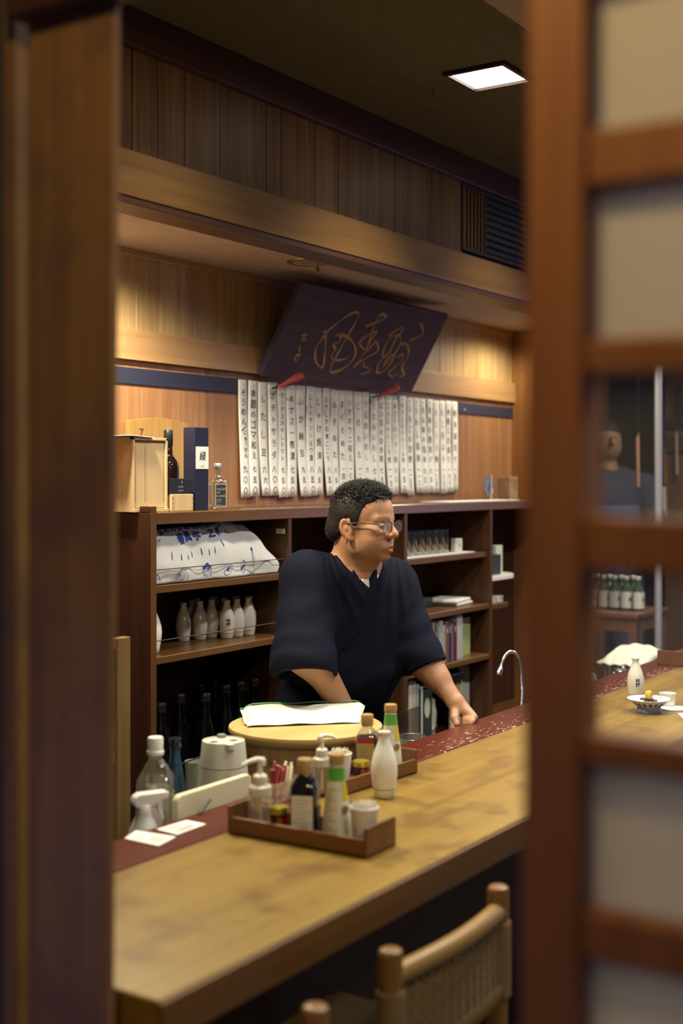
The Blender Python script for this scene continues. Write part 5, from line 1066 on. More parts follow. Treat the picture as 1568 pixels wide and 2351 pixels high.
# ================================================================ the standing man (and a second cook): implicit surfaces meshed by surface nets
def smin(a, b, k):
    h = np.clip(0.5+0.5*(b-a)/k, 0, 1); return b*(1-h)+a*h - k*h*(1-h)
def smax(a, b, k): return -smin(-a, -b, k)
def capsule(P, a, b, r0, r1):
    a = np.array(a, dtype=np.float32); b = np.array(b, dtype=np.float32); ba = b-a; t = np.clip(((P-a)@ba)/float(ba@ba), 0, 1)
    return np.linalg.norm(P-a-t[:, None]*ba, axis=1) - (r0+(r1-r0)*t)
def ellip(P, c, r, R=None):
    Q = P-np.array(c, dtype=np.float32)
    if R is not None: Q = Q@R
    r = np.array(r, dtype=np.float32); k0 = np.linalg.norm(Q/r, axis=1); k1 = np.linalg.norm(Q/(r*r), axis=1)
    return k0*(k0-1.0)/np.maximum(k1, 1e-6)
def surface_nets(f, X, Y, Z, lip=1.6, B=8):
    X, Y, Z = (np.asarray(a, dtype=np.float32) for a in (X, Y, Z))
    def pad(a):
        n = (-len(a)) % B; return np.concatenate([a, a[-1] + (a[-1]-a[-2])*np.arange(1, n+1, dtype=np.float32)])
    X, Y, Z = pad(X), pad(Y), pad(Z); nx, ny, nz = len(X), len(Y), len(Z)
    cx, cy, cz = X.reshape(-1, B), Y.reshape(-1, B), Z.reshape(-1, B)
    def mid(c): return (c[:, 0]+c[:, -1])/2, (c[:, -1]-c[:, 0])/2 + np.abs(c[:, 1]-c[:, 0])
    (mx, hx), (my, hy), (mz, hz_) = mid(cx), mid(cy), mid(cz)
    G = np.stack(np.meshgrid(mx, my, mz, indexing='ij'), -1).reshape(-1, 3)
    Hd = np.sqrt(hx[:, None, None]**2+hy[None, :, None]**2+hz_[None, None, :]**2).reshape(-1)
    d = f(G); near = np.abs(d) < Hd*lip
    V = np.where(d > 0, 1.0, -1.0).astype(np.float32).reshape(len(mx), len(my), len(mz))
    V = np.repeat(np.repeat(np.repeat(V, B, 0), B, 1), B, 2)
    ids = np.argwhere(near.reshape(len(mx), len(my), len(mz)))
    off = np.stack(np.meshgrid(*[np.arange(B)]*3, indexing='ij'), -1).reshape(-1, 3)
    for s in range(0, len(ids), 400):
        I = (ids[s:s+400, None, :]*B + off[None]).reshape(-1, 3)
        V[I[:, 0], I[:, 1], I[:, 2]] = f(np.stack([X[I[:, 0]], Y[I[:, 1]], Z[I[:, 2]]], 1).astype(np.float32))
    S = V < 0
    c8 = [S[i:nx-1+i, j:ny-1+j, k:nz-1+k] for i in (0, 1) for j in (0, 1) for k in (0, 1)]
    al = c8[0].copy(); an = c8[0].copy()
    for c in c8[1:]: al &= c; an |= c
    act = an & ~al; C = np.argwhere(act); idx = np.full(act.shape, -1, dtype=np.int32); idx[act] = np.arange(len(C))
    acc = np.zeros((len(C), 3), np.float32); cnt = np.zeros(len(C), np.float32)
    cor = [(i, j, k) for i in (0, 1) for j in (0, 1) for k in (0, 1)]
    for a in cor:
        for ax in range(3):
            if a[ax]: continue
            b = list(a); b[ax] = 1
            va = V[C[:, 0]+a[0], C[:, 1]+a[1], C[:, 2]+a[2]]; vb = V[C[:, 0]+b[0], C[:, 1]+b[1], C[:, 2]+b[2]]
            m = (va < 0) != (vb < 0); t = np.where(m, va/np.where(m, va-vb, 1), 0)
            pa = np.stack([X[C[:, 0]+a[0]], Y[C[:, 1]+a[1]], Z[C[:, 2]+a[2]]], 1); pb = np.stack([X[C[:, 0]+b[0]], Y[C[:, 1]+b[1]], Z[C[:, 2]+b[2]]], 1)
            acc += np.where(m[:, None], pa+(pb-pa)*t[:, None], 0); cnt += m
    verts = acc/cnt[:, None]; quads = []
    for ax in range(3):
        sl = [slice(1, None)]*3; lo = [slice(1, None)]*3
        A = S; Bm = np.roll(S, -1, ax); ch = A != Bm
        s3 = [slice(1, -1)]*3; s3[ax] = slice(0, -1)
        E = np.argwhere(ch[tuple(s3)]) + np.array([0 if k == ax else 1 for k in range(3)])
        o1, o2 = [k for k in range(3) if k != ax]
        def cell(d1, d2):
            Q = E.copy(); Q[:, o1] -= d1; Q[:, o2] -= d2; return idx[Q[:, 0], Q[:, 1], Q[:, 2]]
        q = np.stack([cell(0, 0), cell(1, 0), cell(1, 1), cell(0, 1)], 1)
        ins = A[E[:, 0], E[:, 1], E[:, 2]]
        flip = ins if ax != 1 else ~ins
        q = np.where(flip[:, None], q, q[:, ::-1]); quads.append(q)
    F = np.concatenate(quads); F = F[(F >= 0).all(1)]
    return verts, F
def np_mesh(name, V, F, smooth=True):
    me = bpy.data.meshes.new(name); n = F.shape[1]
    me.vertices.add(len(V)); me.vertices.foreach_set('co', np.ascontiguousarray(V, dtype=np.float32).ravel())
    me.loops.add(F.size); me.loops.foreach_set('vertex_index', np.ascontiguousarray(F, dtype=np.int32).ravel())
    me.polygons.add(len(F)); me.polygons.foreach_set('loop_start', np.arange(0, F.size, n, dtype=np.int32)); me.polygons.foreach_set('loop_total', np.full(len(F), n, dtype=np.int32))
    me.polygons.foreach_set('use_smooth', np.full(len(F), smooth)); me.update(calc_edges=True); me.validate(); return me
def relaxv(V, F, it=1, w=0.5):
    for _ in range(it):
        S_ = np.zeros_like(V); c = np.zeros(len(V), np.float32)
        for k in range(4):
            a, b = F[:, k], F[:, (k+1) % 4]
            for ax in range(3): S_[:, ax] += np.bincount(a, V[b, ax], len(V)); S_[:, ax] += np.bincount(b, V[a, ax], len(V))
            c += np.bincount(a, minlength=len(V)); c += np.bincount(b, minlength=len(V))
        V = V*(1-w) + w*S_/np.maximum(c, 1)[:, None]
    return V
def axis(lo, hi, coarse, fines):
    """grid coordinates: coarse spacing with finer stretches [(a, b, step)]"""
    out = [lo]; 
    while out[-1] < hi:
        s = coarse
        for a, b, st in fines:
            if a-0.02 <= out[-1] < b: s = min(s, st if out[-1] >= a-0.004 else coarse*0.6)
        out.append(out[-1]+s)
    return np.array(out)
def W(u, v, t): return np.array(at_t(u, v, t))
RV, FV = np.array([ST, -CT, 0.0]), np.array([CT, ST, 0.0])        # picture-right and depth directions on the floor plan
# ------------------------------------------------ head frame of the man
PSI = math.radians(61); PIT = math.radians(-5)
hf = math.sin(PSI)*RV - math.cos(PSI)*FV; hl = np.cross([0, 0, 1], hf)
hf2 = hf*math.cos(PIT) + np.array([0, 0, 1])*math.sin(PIT); hu = np.cross(hf2, hl); hf = hf2
HM = np.stack([hf, hl, hu], 1).astype(np.float32)                  # columns: forward, left, up
HO = W(826, 1214, 3.70)
def hl2w(p): return HO + HM@np.array(p, dtype=np.float32)
def head_sdf(P):
    Q = ((P-HO.astype(np.float32))@HM).astype(np.float32); x, y, z = Q[:, 0], Q[:, 1], Q[:, 2]
    M = np.stack([x, np.abs(y), z], 1)
    d = ellip(Q, (-0.001, 0, 0.043), (0.094, 0.077, 0.076))
    d = smin(d, ellip(Q, (0.022, 0, -0.008), (0.072, 0.069, 0.078)), 0.022)
    d = smin(d, ellip(Q, (0.033, 0, 0.060), (0.056, 0.063, 0.048)), 0.022)          # forehead
    d = smin(d, ellip(M, (0.030, 0.020, -0.052), (0.056, 0.046, 0.034)), 0.022)      # full jaw
    d = smin(d, ellip(M, (0.054, 0.036, -0.022), (0.036, 0.030, 0.034)), 0.022)      # cheeks
    d = smin(d, ellip(M, (0.063, 0.041, 0.006), (0.026, 0.024, 0.016)), 0.014)       # cheekbones
    d = smin(d, ellip(Q, (0.082, 0, -0.070), (0.019, 0.022, 0.016)), 0.020)          # chin
    d = smin(d, capsule(M, (0.087, 0.010, 0.036), (0.074, 0.046, 0.036), 0.011, 0.010), 0.014)   # brow ridge
    d = smax(d, -ellip(M, (0.104, 0.033, 0.018), (0.020, 0.021, 0.012)), 0.010)      # eye hollows
    d = smin(d, ellip(M, (0.077, 0.033, 0.017), (0.0150, 0.0175, 0.0125)), 0.005)     # lids over the eyeballs
    d = smax(d, -ellip(M, (0.0955, 0.033, 0.0155), (0.0060, 0.0135, 0.0017)), 0.0015) # slit
    d = smin(d, ellip(M, (0.083, 0.032, 0.000), (0.012, 0.018, 0.007)), 0.008)      # bags
    d = smin(d, capsule(Q, (0.090, 0, 0.028), (0.110, 0, 0.000), 0.0085, 0.0110), 0.010)   # nose ridge
    d = smin(d, ellip(Q, (0.1105, 0, -0.005), (0.0140, 0.0135, 0.0115)), 0.006)
    d = smin(d, ellip(M, (0.101, 0.0150, -0.0085), (0.0110, 0.0085, 0.0085)), 0.005)
    d = smax(d, -ellip(M, (0.106, 0.0080, -0.0175), (0.0055, 0.0038, 0.0045)), 0.002)  # nostrils
    d = smin(d, ellip(Q, (0.088, 0, -0.041), (0.020, 0.029, 0.020)), 0.012)          # muzzle
    d = smin(d, capsule(M, (0.106, 0.0, -0.0365), (0.094, 0.021, -0.0425), 0.0062, 0.0036), 0.004)   # upper lip
    d = smin(d, capsule(M, (0.1045, 0.0, -0.0525), (0.093, 0.019, -0.0465), 0.0068, 0.0036), 0.004)  # lower lip
    d = smax(d, -capsule(M, (0.113, 0.0, -0.0446), (0.094, 0.020, -0.0446), 0.0030, 0.0012), 0.002)   # parted mouth
    # ears
    E = M - np.array((0.004, 0.0745, 0.003), np.float32); a = 0.30
    ex, ez, ey = E[:, 0]*math.cos(a)-E[:, 1]*math.sin(a)*0, E[:, 2], E[:, 1]+E[:, 0]*0.45
    EQ = np.stack([ex*1.0+ez*0.18, ey, ez], 1)
    ear = ellip(EQ, (-0.004, 0.006, 0.000), (0.0165, 0.0080, 0.0290))
    ear = smax(ear, -ellip(EQ, (-0.001, 0.0155, 0.004), (0.0120, 0.0085, 0.0205)), 0.004)
    ear = smin(ear, ellip(EQ, (-0.002, 0.006, -0.001), (0.0055, 0.006, 0.0100)), 0.005)
    ear = smin(ear, ellip(EQ, (0.001, 0.006, -0.027), (0.0095, 0.0065, 0.0085)), 0.005)
    d = smin(d, ear, 0.005)
    return d, Q
NB = W(818, 1322, 3.735); UC = W(812, 1385, 3.80); BE = W(782, 1500, 3.84); HP = W(762, 1640, 3.93)
SR, SL = W(706, 1328, 3.67), W(902, 1340, 3.88)
ER, EL = W(696, 1500, 3.575), W(966, 1508, 3.80)
WR, WL = W(797, 1640, 3.67), W(1041, 1606, 3.735)
ERf = W(722, 1520, 3.60)
sx = (SL-SR)/np.linalg.norm(SL-SR); sx[2] = 0; sx /= np.linalg.norm(sx); sz = np.array([0, 0, 1.0]); sy = np.cross(sz, sx)
BR = np.stack([sx, sy, sz], 1).astype(np.float32)      # body frame: towards his left, backwards, up
if np.dot(sy, FV) < 0: sy = -sy; BR = np.stack([sx, sy, sz], 1).astype(np.float32)
HRc = W(842, 1700, 3.68)
# left hand, resting on the rear edge of the ledge
kn = [W(1070+5.5*k, 1634+4.5*k, 3.735-0.012*k) for k in range(4)]
pm_ = [W(1066+6*k, 1652+1.5*k, 3.705-0.010*k) for k in range(4)]
tp = [W(1061+7*k, 1668-2*k, 3.700-0.010*k) for k in range(4)]
def arms_sdf(P):
    d = capsule(P, SR, ER, 0.056, 0.050); d = smin(d, capsule(P, ERf, WR, 0.0475, 0.029), 0.03); d = smin(d, capsule(P, ER, ERf, 0.05, 0.0475), 0.03)
    d = smin(d, capsule(P, SL, EL, 0.055, 0.046), 0.04)
    l = capsule(P, EL, WL, 0.0440, 0.0260); l = smin(l, capsule(P, EL+(WL-EL)*0.25, EL+(WL-EL)*0.5, 0.044, 0.036), 0.02); d = smin(d, l, 0.03)
    # left hand: palm, four bent fingers, thumb
    hb = W(1050, 1618, 3.73)
    pal = smin(capsule(P, hb, kn[0], 0.0215, 0.0150), capsule(P, hb, kn[3], 0.0215, 0.0140), 0.012); pal = smin(pal, capsule(P, hb, (kn[1]+kn[2])/2, 0.022, 0.015), 0.01)
    d = smin(d, pal, 0.014)
    for k in range(4):
        r = (0.0098, 0.0102, 0.0098, 0.0084)[k]; f = smin(capsule(P, kn[k], pm_[k], r+0.001, r), capsule(P, pm_[k], tp[k], r, r-0.0015), 0.003); d = smin(d, f, 0.005)
    t0, t1, t2 = W(1046, 1630, 3.715), W(1044, 1648, 3.69), W(1049, 1663, 3.675)
    d = smin(d, smin(capsule(P, t0, t1, 0.0150, 0.0115), capsule(P, t1, t2, 0.0112, 0.0090), 0.004), 0.008)
    # right hand, flat on the work surface behind the tub
    h0 = WR; hd_ = (HRc-WR)/np.linalg.norm(HRc-WR); sd_ = np.cross(hd_, [0, 0, 1]); sd_ /= np.linalg.norm(sd_)
    d = smin(d, capsule(P, h0, HRc, 0.026, 0.019), 0.02)
    for k in range(4):
        o = sd_*(k-1.5)*0.019; ln = (0.055, 0.062, 0.058, 0.045)[k]; f0_, f1_ = HRc+o, HRc+o*1.25+hd_*ln*0.6+np.array([0, 0, 0.004]); d = smin(d, smin(capsule(P, HRc+o*0.6, f0_, 0.014, 0.0105), capsule(P, f0_, f1_, 0.0100, 0.0085), 0.004), 0.005)
        d = smin(d, capsule(P, f1_, f1_+hd_*ln*0.35-np.array([0, 0, 0.014]), 0.0085, 0.0075), 0.003)
    d = smin(d, capsule(P, WR+hd_*0.02-sd_*0.012, WR+hd_*0.055-sd_*0.045, 0.013, 0.0095), 0.008)
    return d
FT = []
def legs_sdf(P, gr=0.0):
    d = None
    for s in (-1, 1):
        hip = HP + sx*0.095*s; knee = np.array([HP[0]+sx[0]*0.12*s, HP[1]+sx[1]*0.12*s, 0.46]) - sy*0.02; an = np.array([knee[0], knee[1], 0.09]) + sy*0.04
        q = smin(capsule(P, hip, knee, 0.088+gr, 0.062+gr), capsule(P, knee, an, 0.060+gr, 0.042+gr*1.5), 0.03)
        if gr == 0: q = smin(q, capsule(P, an-[0, 0, 0.045], an-sy*0.15-np.array([0, 0, 0.058]), 0.040, 0.032), 0.03)
        d = q if d is None else smin(d, q, 0.03)
    return d
def torso_sdf(P, g=0.0):
    d = ellip(P, UC, (0.178+g, 0.118+g, 0.135+g), BR)
    d = smin(d, ellip(P, BE - sy*0.015, (0.168+g, 0.148+g, 0.185+g), BR), 0.06)
    d = smin(d, ellip(P, HP, (0.172+g, 0.145+g, 0.170+g), BR), 0.06)
    return d
def body_sdf(P):
    hd_, Q = head_sdf(P)
    nk = capsule(P, hl2w((-0.016, 0, -0.030)), NB-[0, 0, 0.01], 0.058, 0.064)
    d = smin(hd_, nk, 0.022)
    d = smin(d, smin(capsule(P, NB, SR, 0.055, 0.055), capsule(P, NB, SL, 0.055, 0.055), 0.03), 0.05)
    d = smin(d, torso_sdf(P), 0.05)
    d = smin(d, arms_sdf(P), 0.03)
    return smin(d, legs_sdf(P), 0.03)
lo = np.array([2.60, 1.60, 0.0]); hi = np.array([4.10, 2.45, 1.46])
def bounds(pts, m): A = np.array(pts); return A.min(0)-m, A.max(0)+m
blo, bhi = bounds([SR, SL, ER, EL, HP, WR, WL, tp[3], HRc, HO, NB], 0.20); blo[2] = -0.02; bhi[2] = 1.50
hx = (HO[0]-0.135, HO[0]+0.135); hy = (HO[1]-0.135, HO[1]+0.135)
Vb, Fb = surface_nets(body_sdf, axis(blo[0], bhi[0], 0.005, [(hx[0], hx[1], 0.0020), (WL[0]-0.03, tp[3][0]+0.05, 0.003)]), axis(blo[1], bhi[1], 0.005, [(hy[0], hy[1], 0.0020)]), axis(blo[2], bhi[2], 0.008, [(0.72, 1.21, 0.004), (1.22, 1.46, 0.0020)]))
Vb = relaxv(Vb, Fb, 1, 0.35)
man = thing('person', 'stout man in dark navy wrap top and glasses leaning on the counter, looking right', 'person', (float(HP[0]), float(HP[1]), 0))
me = np_mesh('body', Vb, Fb)
Ql = (Vb-HO)@HM; ya = np.abs(Ql[:, 1])
skin = np.tile(np.array([0.37, 0.188, 0.10], np.float32), (len(Vb), 1))
def blend(mask, col):
    global skin
    skin = skin*(1-mask[:, None]) + np.array(col, np.float32)*mask[:, None]
gs = lambda d, s: np.exp(-(d/s)**2).astype(np.float32)
ishead = (Vb[:, 2] > 1.19)
blend(0.5*ishead*gs(np.linalg.norm((Ql-[0.070, 0, -0.02])*[1, 0, 1] + np.stack([0*ya, ya-0.045, 0*ya], 1), axis=1), 0.022), (0.50, 0.20, 0.115))
blend(0.4*ishead*gs(np.linalg.norm(Ql-[0.115, 0, -0.006], axis=1), 0.014), (0.52, 0.22, 0.13))
lip = ishead*((Ql[:, 0] > 0.088) & (ya < 0.024)).astype(np.float32)*np.clip(1-np.abs(Ql[:, 2]+0.0447+0.15*ya)/0.0095, 0, 1)**0.5
blend(0.75*lip, (0.36, 0.115, 0.09))
blend(0.9*ishead*((Ql[:, 0] > 0.07)*np.clip(1-np.abs(Ql[:, 2]+0.0446)/0.0028, 0, 1)*(ya < 0.019)*(Ql[:, 0] < 0.1045)).astype(np.float32), (0.05, 0.012, 0.010))
bw = ishead*(Ql[:, 0] > 0.065)*(ya > 0.012)*(ya < 0.052)*np.clip(1-np.abs(Ql[:, 2]-(0.0400+0.002*np.sin((ya-0.012)*75)))/0.0052, 0, 1)
blend(0.62*bw.astype(np.float32), (0.04, 0.025, 0.02))
blend(0.9*(ishead*(Ql[:, 0] > 0.083)*(np.abs(ya-0.033) < 0.0145)*np.clip(1-np.abs(Ql[:, 2]-0.0155)/0.0030, 0, 1)).astype(np.float32), (0.02, 0.012, 0.01))
stub = ishead*np.clip((-0.022-Ql[:, 2])/0.03, 0, 1)*(Ql[:, 2] > -0.11)*(Ql[:, 0] > -0.01)*(1-np.clip(lip*2, 0, 1))
blend(0.20*stub.astype(np.float32), (0.14, 0.10, 0.08))
blend(0.65*(ishead*gs(Ql[:, 0]-0.028, 0.014)*np.clip((Ql[:, 2]+0.028)/0.02, 0, 1)*np.clip((0.04-Ql[:, 2])/0.02, 0, 1)*(ya > 0.055)*(ya < 0.078)).astype(np.float32), (0.05, 0.035, 0.03))
blend(0.35*ishead*gs(np.linalg.norm(np.stack([Ql[:, 0]+0.006, ya-0.084, Ql[:, 2]], 1), axis=1), 0.03), (0.52, 0.21, 0.13))
ca = me.color_attributes.new('tone', 'FLOAT_COLOR', 'POINT'); ca.data.foreach_set('color', np.concatenate([skin, np.ones((len(skin), 1), np.float32)], 1).astype(np.float32).ravel())
m, nt, b = _new('skin'); at = N(nt, 'ShaderNodeAttribute'); at.attribute_name = 'tone'; nt.links.new(at.outputs['Color'], b.inputs['Base Color'])
b.inputs['Roughness'].default_value = 0.46; b.inputs['Subsurface Weight'].default_value = 0.0; b.inputs['Specular IOR Level'].default_value = 0.45
tc = N(nt, 'ShaderNodeTexCoord'); no = N(nt, 'ShaderNodeTexNoise'); no.inputs['Scale'].default_value = 420; no.inputs['Detail'].default_value = 3; nt.links.new(tc.outputs['Object'], no.inputs['Vector'])
bp = N(nt, 'ShaderNodeBump'); bp.inputs['Strength'].default_value = 0.25; bp.inputs['Distance'].default_value = 0.0012; nt.links.new(no.outputs[0], bp.inputs['Height']); nt.links.new(bp.outputs[0], b.inputs['Normal'])
M_SKIN = m
put('body', me, M_SKIN, man, world=True)
# eyes glinting in the slits
for s in (-1, 1):
    c = hl2w((0.0795, 0.033*s, 0.0158)); e_ = MB().lathe([(0.0115*math.sin(a), -0.0115*math.cos(a)) for a in [i*PI/12 for i in range(13)]], 18, tuple(c))
    put('eye', e_, plain('eye_dark', (0.05, 0.035, 0.03), 0.1, coat=0.5), man, world=True)
# ------------------------------------------------ hair
def hline(x): return np.interp(x, [-0.13, -0.05, -0.022, -0.006, 0.006, 0.014, 0.026, 0.034, 0.048, 0.064, 0.082, 0.1], [-0.050, -0.042, -0.016, 0.036, 0.034, 0.006, -0.006, 0.040, 0.074, 0.088, 0.100, 0.108])
def hair_sdf(P):
    Q = (P-HO.astype(np.float32))@HM
    d = ellip(Q, (0.000, 0, 0.044), (0.0965, 0.0815, 0.0845)); d = smin(d, ellip(Q, (0.020, 0, 0.086), (0.058, 0.060, 0.038)), 0.02)
    d = smin(d, ellip(Q, (-0.045, 0, -0.005), (0.058, 0.070, 0.052)), 0.02)
    n = np.sin(Q[:, 0]*330+5*np.sin(Q[:, 1]*120))*np.sin(Q[:, 1]*290+4*np.sin(Q[:, 2]*140))*np.sin(Q[:, 2]*310+Q[:, 0]*90)
    top = np.clip((Q[:, 2]-0.06)/0.06, 0, 1)
    d = d + n*(0.0004+0.0035*top) - 0.004*top
    cut = (hline(Q[:, 0]).astype(np.float32) + 0.0035*np.sin(Q[:, 1]*170+1)*np.clip(Q[:, 0]/0.05, 0, 1) - Q[:, 2])
    d = smax(d, cut*0.7, 0.006)
    return d
M_HAIR = plain('hair_black', (0.010, 0.008, 0.007), 0.55, spec=0.3)
A3 = [axis(c-0.14, c+0.14, 0.0024, []) for c in (HO[0], HO[1])] + [axis(HO[2]-0.08, HO[2]+0.16, 0.0024, [])]
Vh, Fh = surface_nets(hair_sdf, *A3)
put('hair', np_mesh('hair', Vh, Fh), M_HAIR, man, world=True)
rh = np.random.RandomState(2); sm_ = MB()
Qh = (Vh-HO)@HM; ok = np.where((Qh[:, 2] > hline(Qh[:, 0])+0.004) & (hair_sdf(Vh.astype(np.float32)) > -0.004))[0]
pr_ = np.clip((Qh[ok, 2]-0.02)/0.08, 0.12, 1); pick = rh.choice(ok, 4600, p=pr_/pr_.sum())
tops = []
for i in pick:
    q = Qh[i]; nrm = (q-np.array([0, 0, 0.03]))/np.array([0.107, 0.0845, 0.094])**2; nrm /= np.linalg.norm(nrm)
    tp_ = np.clip((q[2]-0.055)/0.06, 0, 1)
    comb = np.array([0.45*tp_-0.1, 0.1*np.sign(q[1]), 0.35*tp_-0.9*(1-tp_)]); d = nrm*(0.35+0.75*tp_) + comb*0.8 + rh.normal(0, 0.28, 3); d /= np.linalg.norm(d)
    L_ = (0.005+0.0075*tp_)*rh.uniform(0.6, 1.3); p0 = q - nrm*0.002; p1 = p0+d*L_*0.6; d2 = d + comb*0.4 - nrm*0.25; d2 /= np.linalg.norm(d2); p2 = p1+d2*L_*0.5
    tops.append((p0, p1, p2, 0.0009+0.0004*tp_))
for k in range(26):      # loose curls over the forehead
    y = -0.050+0.060*k/26 + rh.normal(0, 0.003); p0 = np.array([0.070, y, 0.104]); l_ = rh.uniform(0.010, 0.030) if 4 < k < 13 else rh.uniform(0.006, 0.014)
    tops.append((p0, p0+[0.016, -0.002, -0.004], p0+[0.020, -0.004+rh.normal(0, 0.002), -0.004-l_], 0.0012))
vs = []; fs = []
for p0, p1, p2, r in tops:
    a = np.cross(p2-p0, [0.3, 0.5, 0.8]); a /= (np.linalg.norm(a)+1e-9); b_ = np.cross(p2-p0, a); b_ /= (np.linalg.norm(b_)+1e-9); o = len(vs)
    for p, rr_ in ((p0, r), (p1, r*0.8)):
        for k in range(3): vs.append(p + rr_*(a*math.cos(k*2.094)+b_*math.sin(k*2.094)))
    vs.append(p2)
    for k in range(3): j = (k+1) % 3; fs += [(o+k, o+j, o+3+j), (o+k, o+3+j, o+3+k), (o+3+k, o+3+j, o+6)]
vs = HO + np.array(vs)@HM.T
put('hair_strands', np_mesh('hair_strands', vs, np.array(fs)), M_HAIR, man, world=True, kind='stuff')
# ------------------------------------------------ glasses
gl = bpy.data.objects.new('glasses', None); COL.objects.link(gl); gl.parent = man; gl.matrix_parent_inverse = Matrix.Translation(man.location).inverted()
gm = MB(); M_FR = plain('frame_metal', (0.10, 0.075, 0.06), 0.3, 0.8)
def lens(s, a, r=1.0): 
    cx, cy = 0.0350*s, 0.0170; return hl2w((0.1065-0.10*(abs(0.0345+0.0245*r*math.cos(a)*1.0)-0.01)*0.35, cx+0.0265*r*math.copysign(abs(math.cos(a))**0.85, math.cos(a))*s, cy+0.0168*r*math.copysign(abs(math.sin(a))**0.75, math.sin(a))))
for s in (-1, 1):
    gm.tube([lens(s, i*PI/18) for i in range(36)], 0.0009, 6, closed=True)
    gm.tube([lens(s, i*PI/18) for i in range(0, 19)], 0.0016, 6)
    e0 = lens(s, 0); gm.tube([e0, hl2w((0.094, 0.0655*s, 0.0235)), hl2w((0.082, 0.0725*s, 0.0245)), hl2w((0.040, 0.0790*s, 0.0230)), hl2w((0.000, 0.0835*s, 0.0185)), hl2w((-0.018, 0.086*s, 0.008)), hl2w((-0.026, 0.086*s, -0.008))], [0.001, 0.0014, 0.0014, 0.0016, 0.0018, 0.0018, 0.0016], 8)
    gm.tube([lens(s, PI*0.93), hl2w((0.108, 0.0105*s, 0.010)), hl2w((0.104, 0.0095*s, 0.006))], 0.0008, 6)
gm.tube([lens(-1, PI*0.80), hl2w((0.1095, -0.005, 0.0250)), hl2w((0.1095, 0.005, 0.0250)), lens(1, PI*0.80)], 0.0011, 8)
put('frame', gm, M_FR, gl, world=True)
for s in (-1, 1):
    lm_ = MB(); c = np.mean([lens(s, i*PI/18) for i in range(36)], 0); lm_.add([c] + [lens(s, i*PI/18, 0.98) for i in range(36)], [(0, 1+i, 1+(i+1) % 36) for i in range(36)], True)
    put('lens', lm_, glass('spectacle_lens', alpha=0.2, edge=0.16, rough=0.04, haze=0.16, hazecol=(0.75, 0.82, 0.95)), gl, world=True)
# ------------------------------------------------ clothing: wrap top, undershirt, trousers
VB = W(843, 1350, 3.585)
def hemcut(P, e, w_, off): n_ = (w_-e)/np.linalg.norm(w_-e); return (P-e-n_*off)@n_.astype(np.float32)
LAP = [W(762, 1238, 3.70), W(790, 1285, 3.66), W(820, 1325, 3.62), W(843, 1352, 3.60), W(838, 1400, 3.62), W(822, 1445, 3.63), W(798, 1480, 3.64), W(760, 1510, 3.66)]
LAPu = [(756, 1243), (787, 1290), (815, 1325), (842, 1352), (838, 1400), (824, 1445), (798, 1485), (752, 1515)]
def proj(P):
    dlt = P - np.array([0, 0, ZC], np.float32); dep = dlt@FV.astype(np.float32); return U0 + FPX*(dlt@RV.astype(np.float32))/dep, V0 - FPX*dlt[:, 2]/dep
_t = np.linspace(3.2, 3.9, 300); _p = np.array([W(844, 1352, t) for t in _t]).astype(np.float32); _i = int(np.argmax(torso_sdf(_p, 0.020) < 0)); VP3 = _p[_i]
VA = float((VP3-NB)@sx); VC = float(VP3[2]-NB[2])
def march(u, v):
    p = np.array([W(u, v, t) for t in _t]).astype(np.float32)
    q = smin(torso_sdf(p, 0.020), smin(capsule(p, NB-[0, 0, 0.012], SR, 0.068, 0.072), capsule(p, NB-[0, 0, 0.012], SL, 0.066, 0.066), 0.03), 0.05)
    r = p[int(np.argmax(q < 0))]-NB; return float(r@sx), float(r[2])
LL = sorted([(VC-0.03, VA+0.012), (VC, VA)] + [march(u, v)[::-1] for u, v in ((827, 1329), (812, 1309), (796, 1288))]); LL.append((LL[-1][0]+0.05, LL[-1][1]-0.045))
RL = sorted([(VC-0.03, VA-0.012), (VC, VA)] + [march(u, v)[::-1] for u, v in ((848, 1330), (852, 1310), (855, 1296))]); RL.append((RL[-1][0]+0.014, RL[-1][1]+0.05))
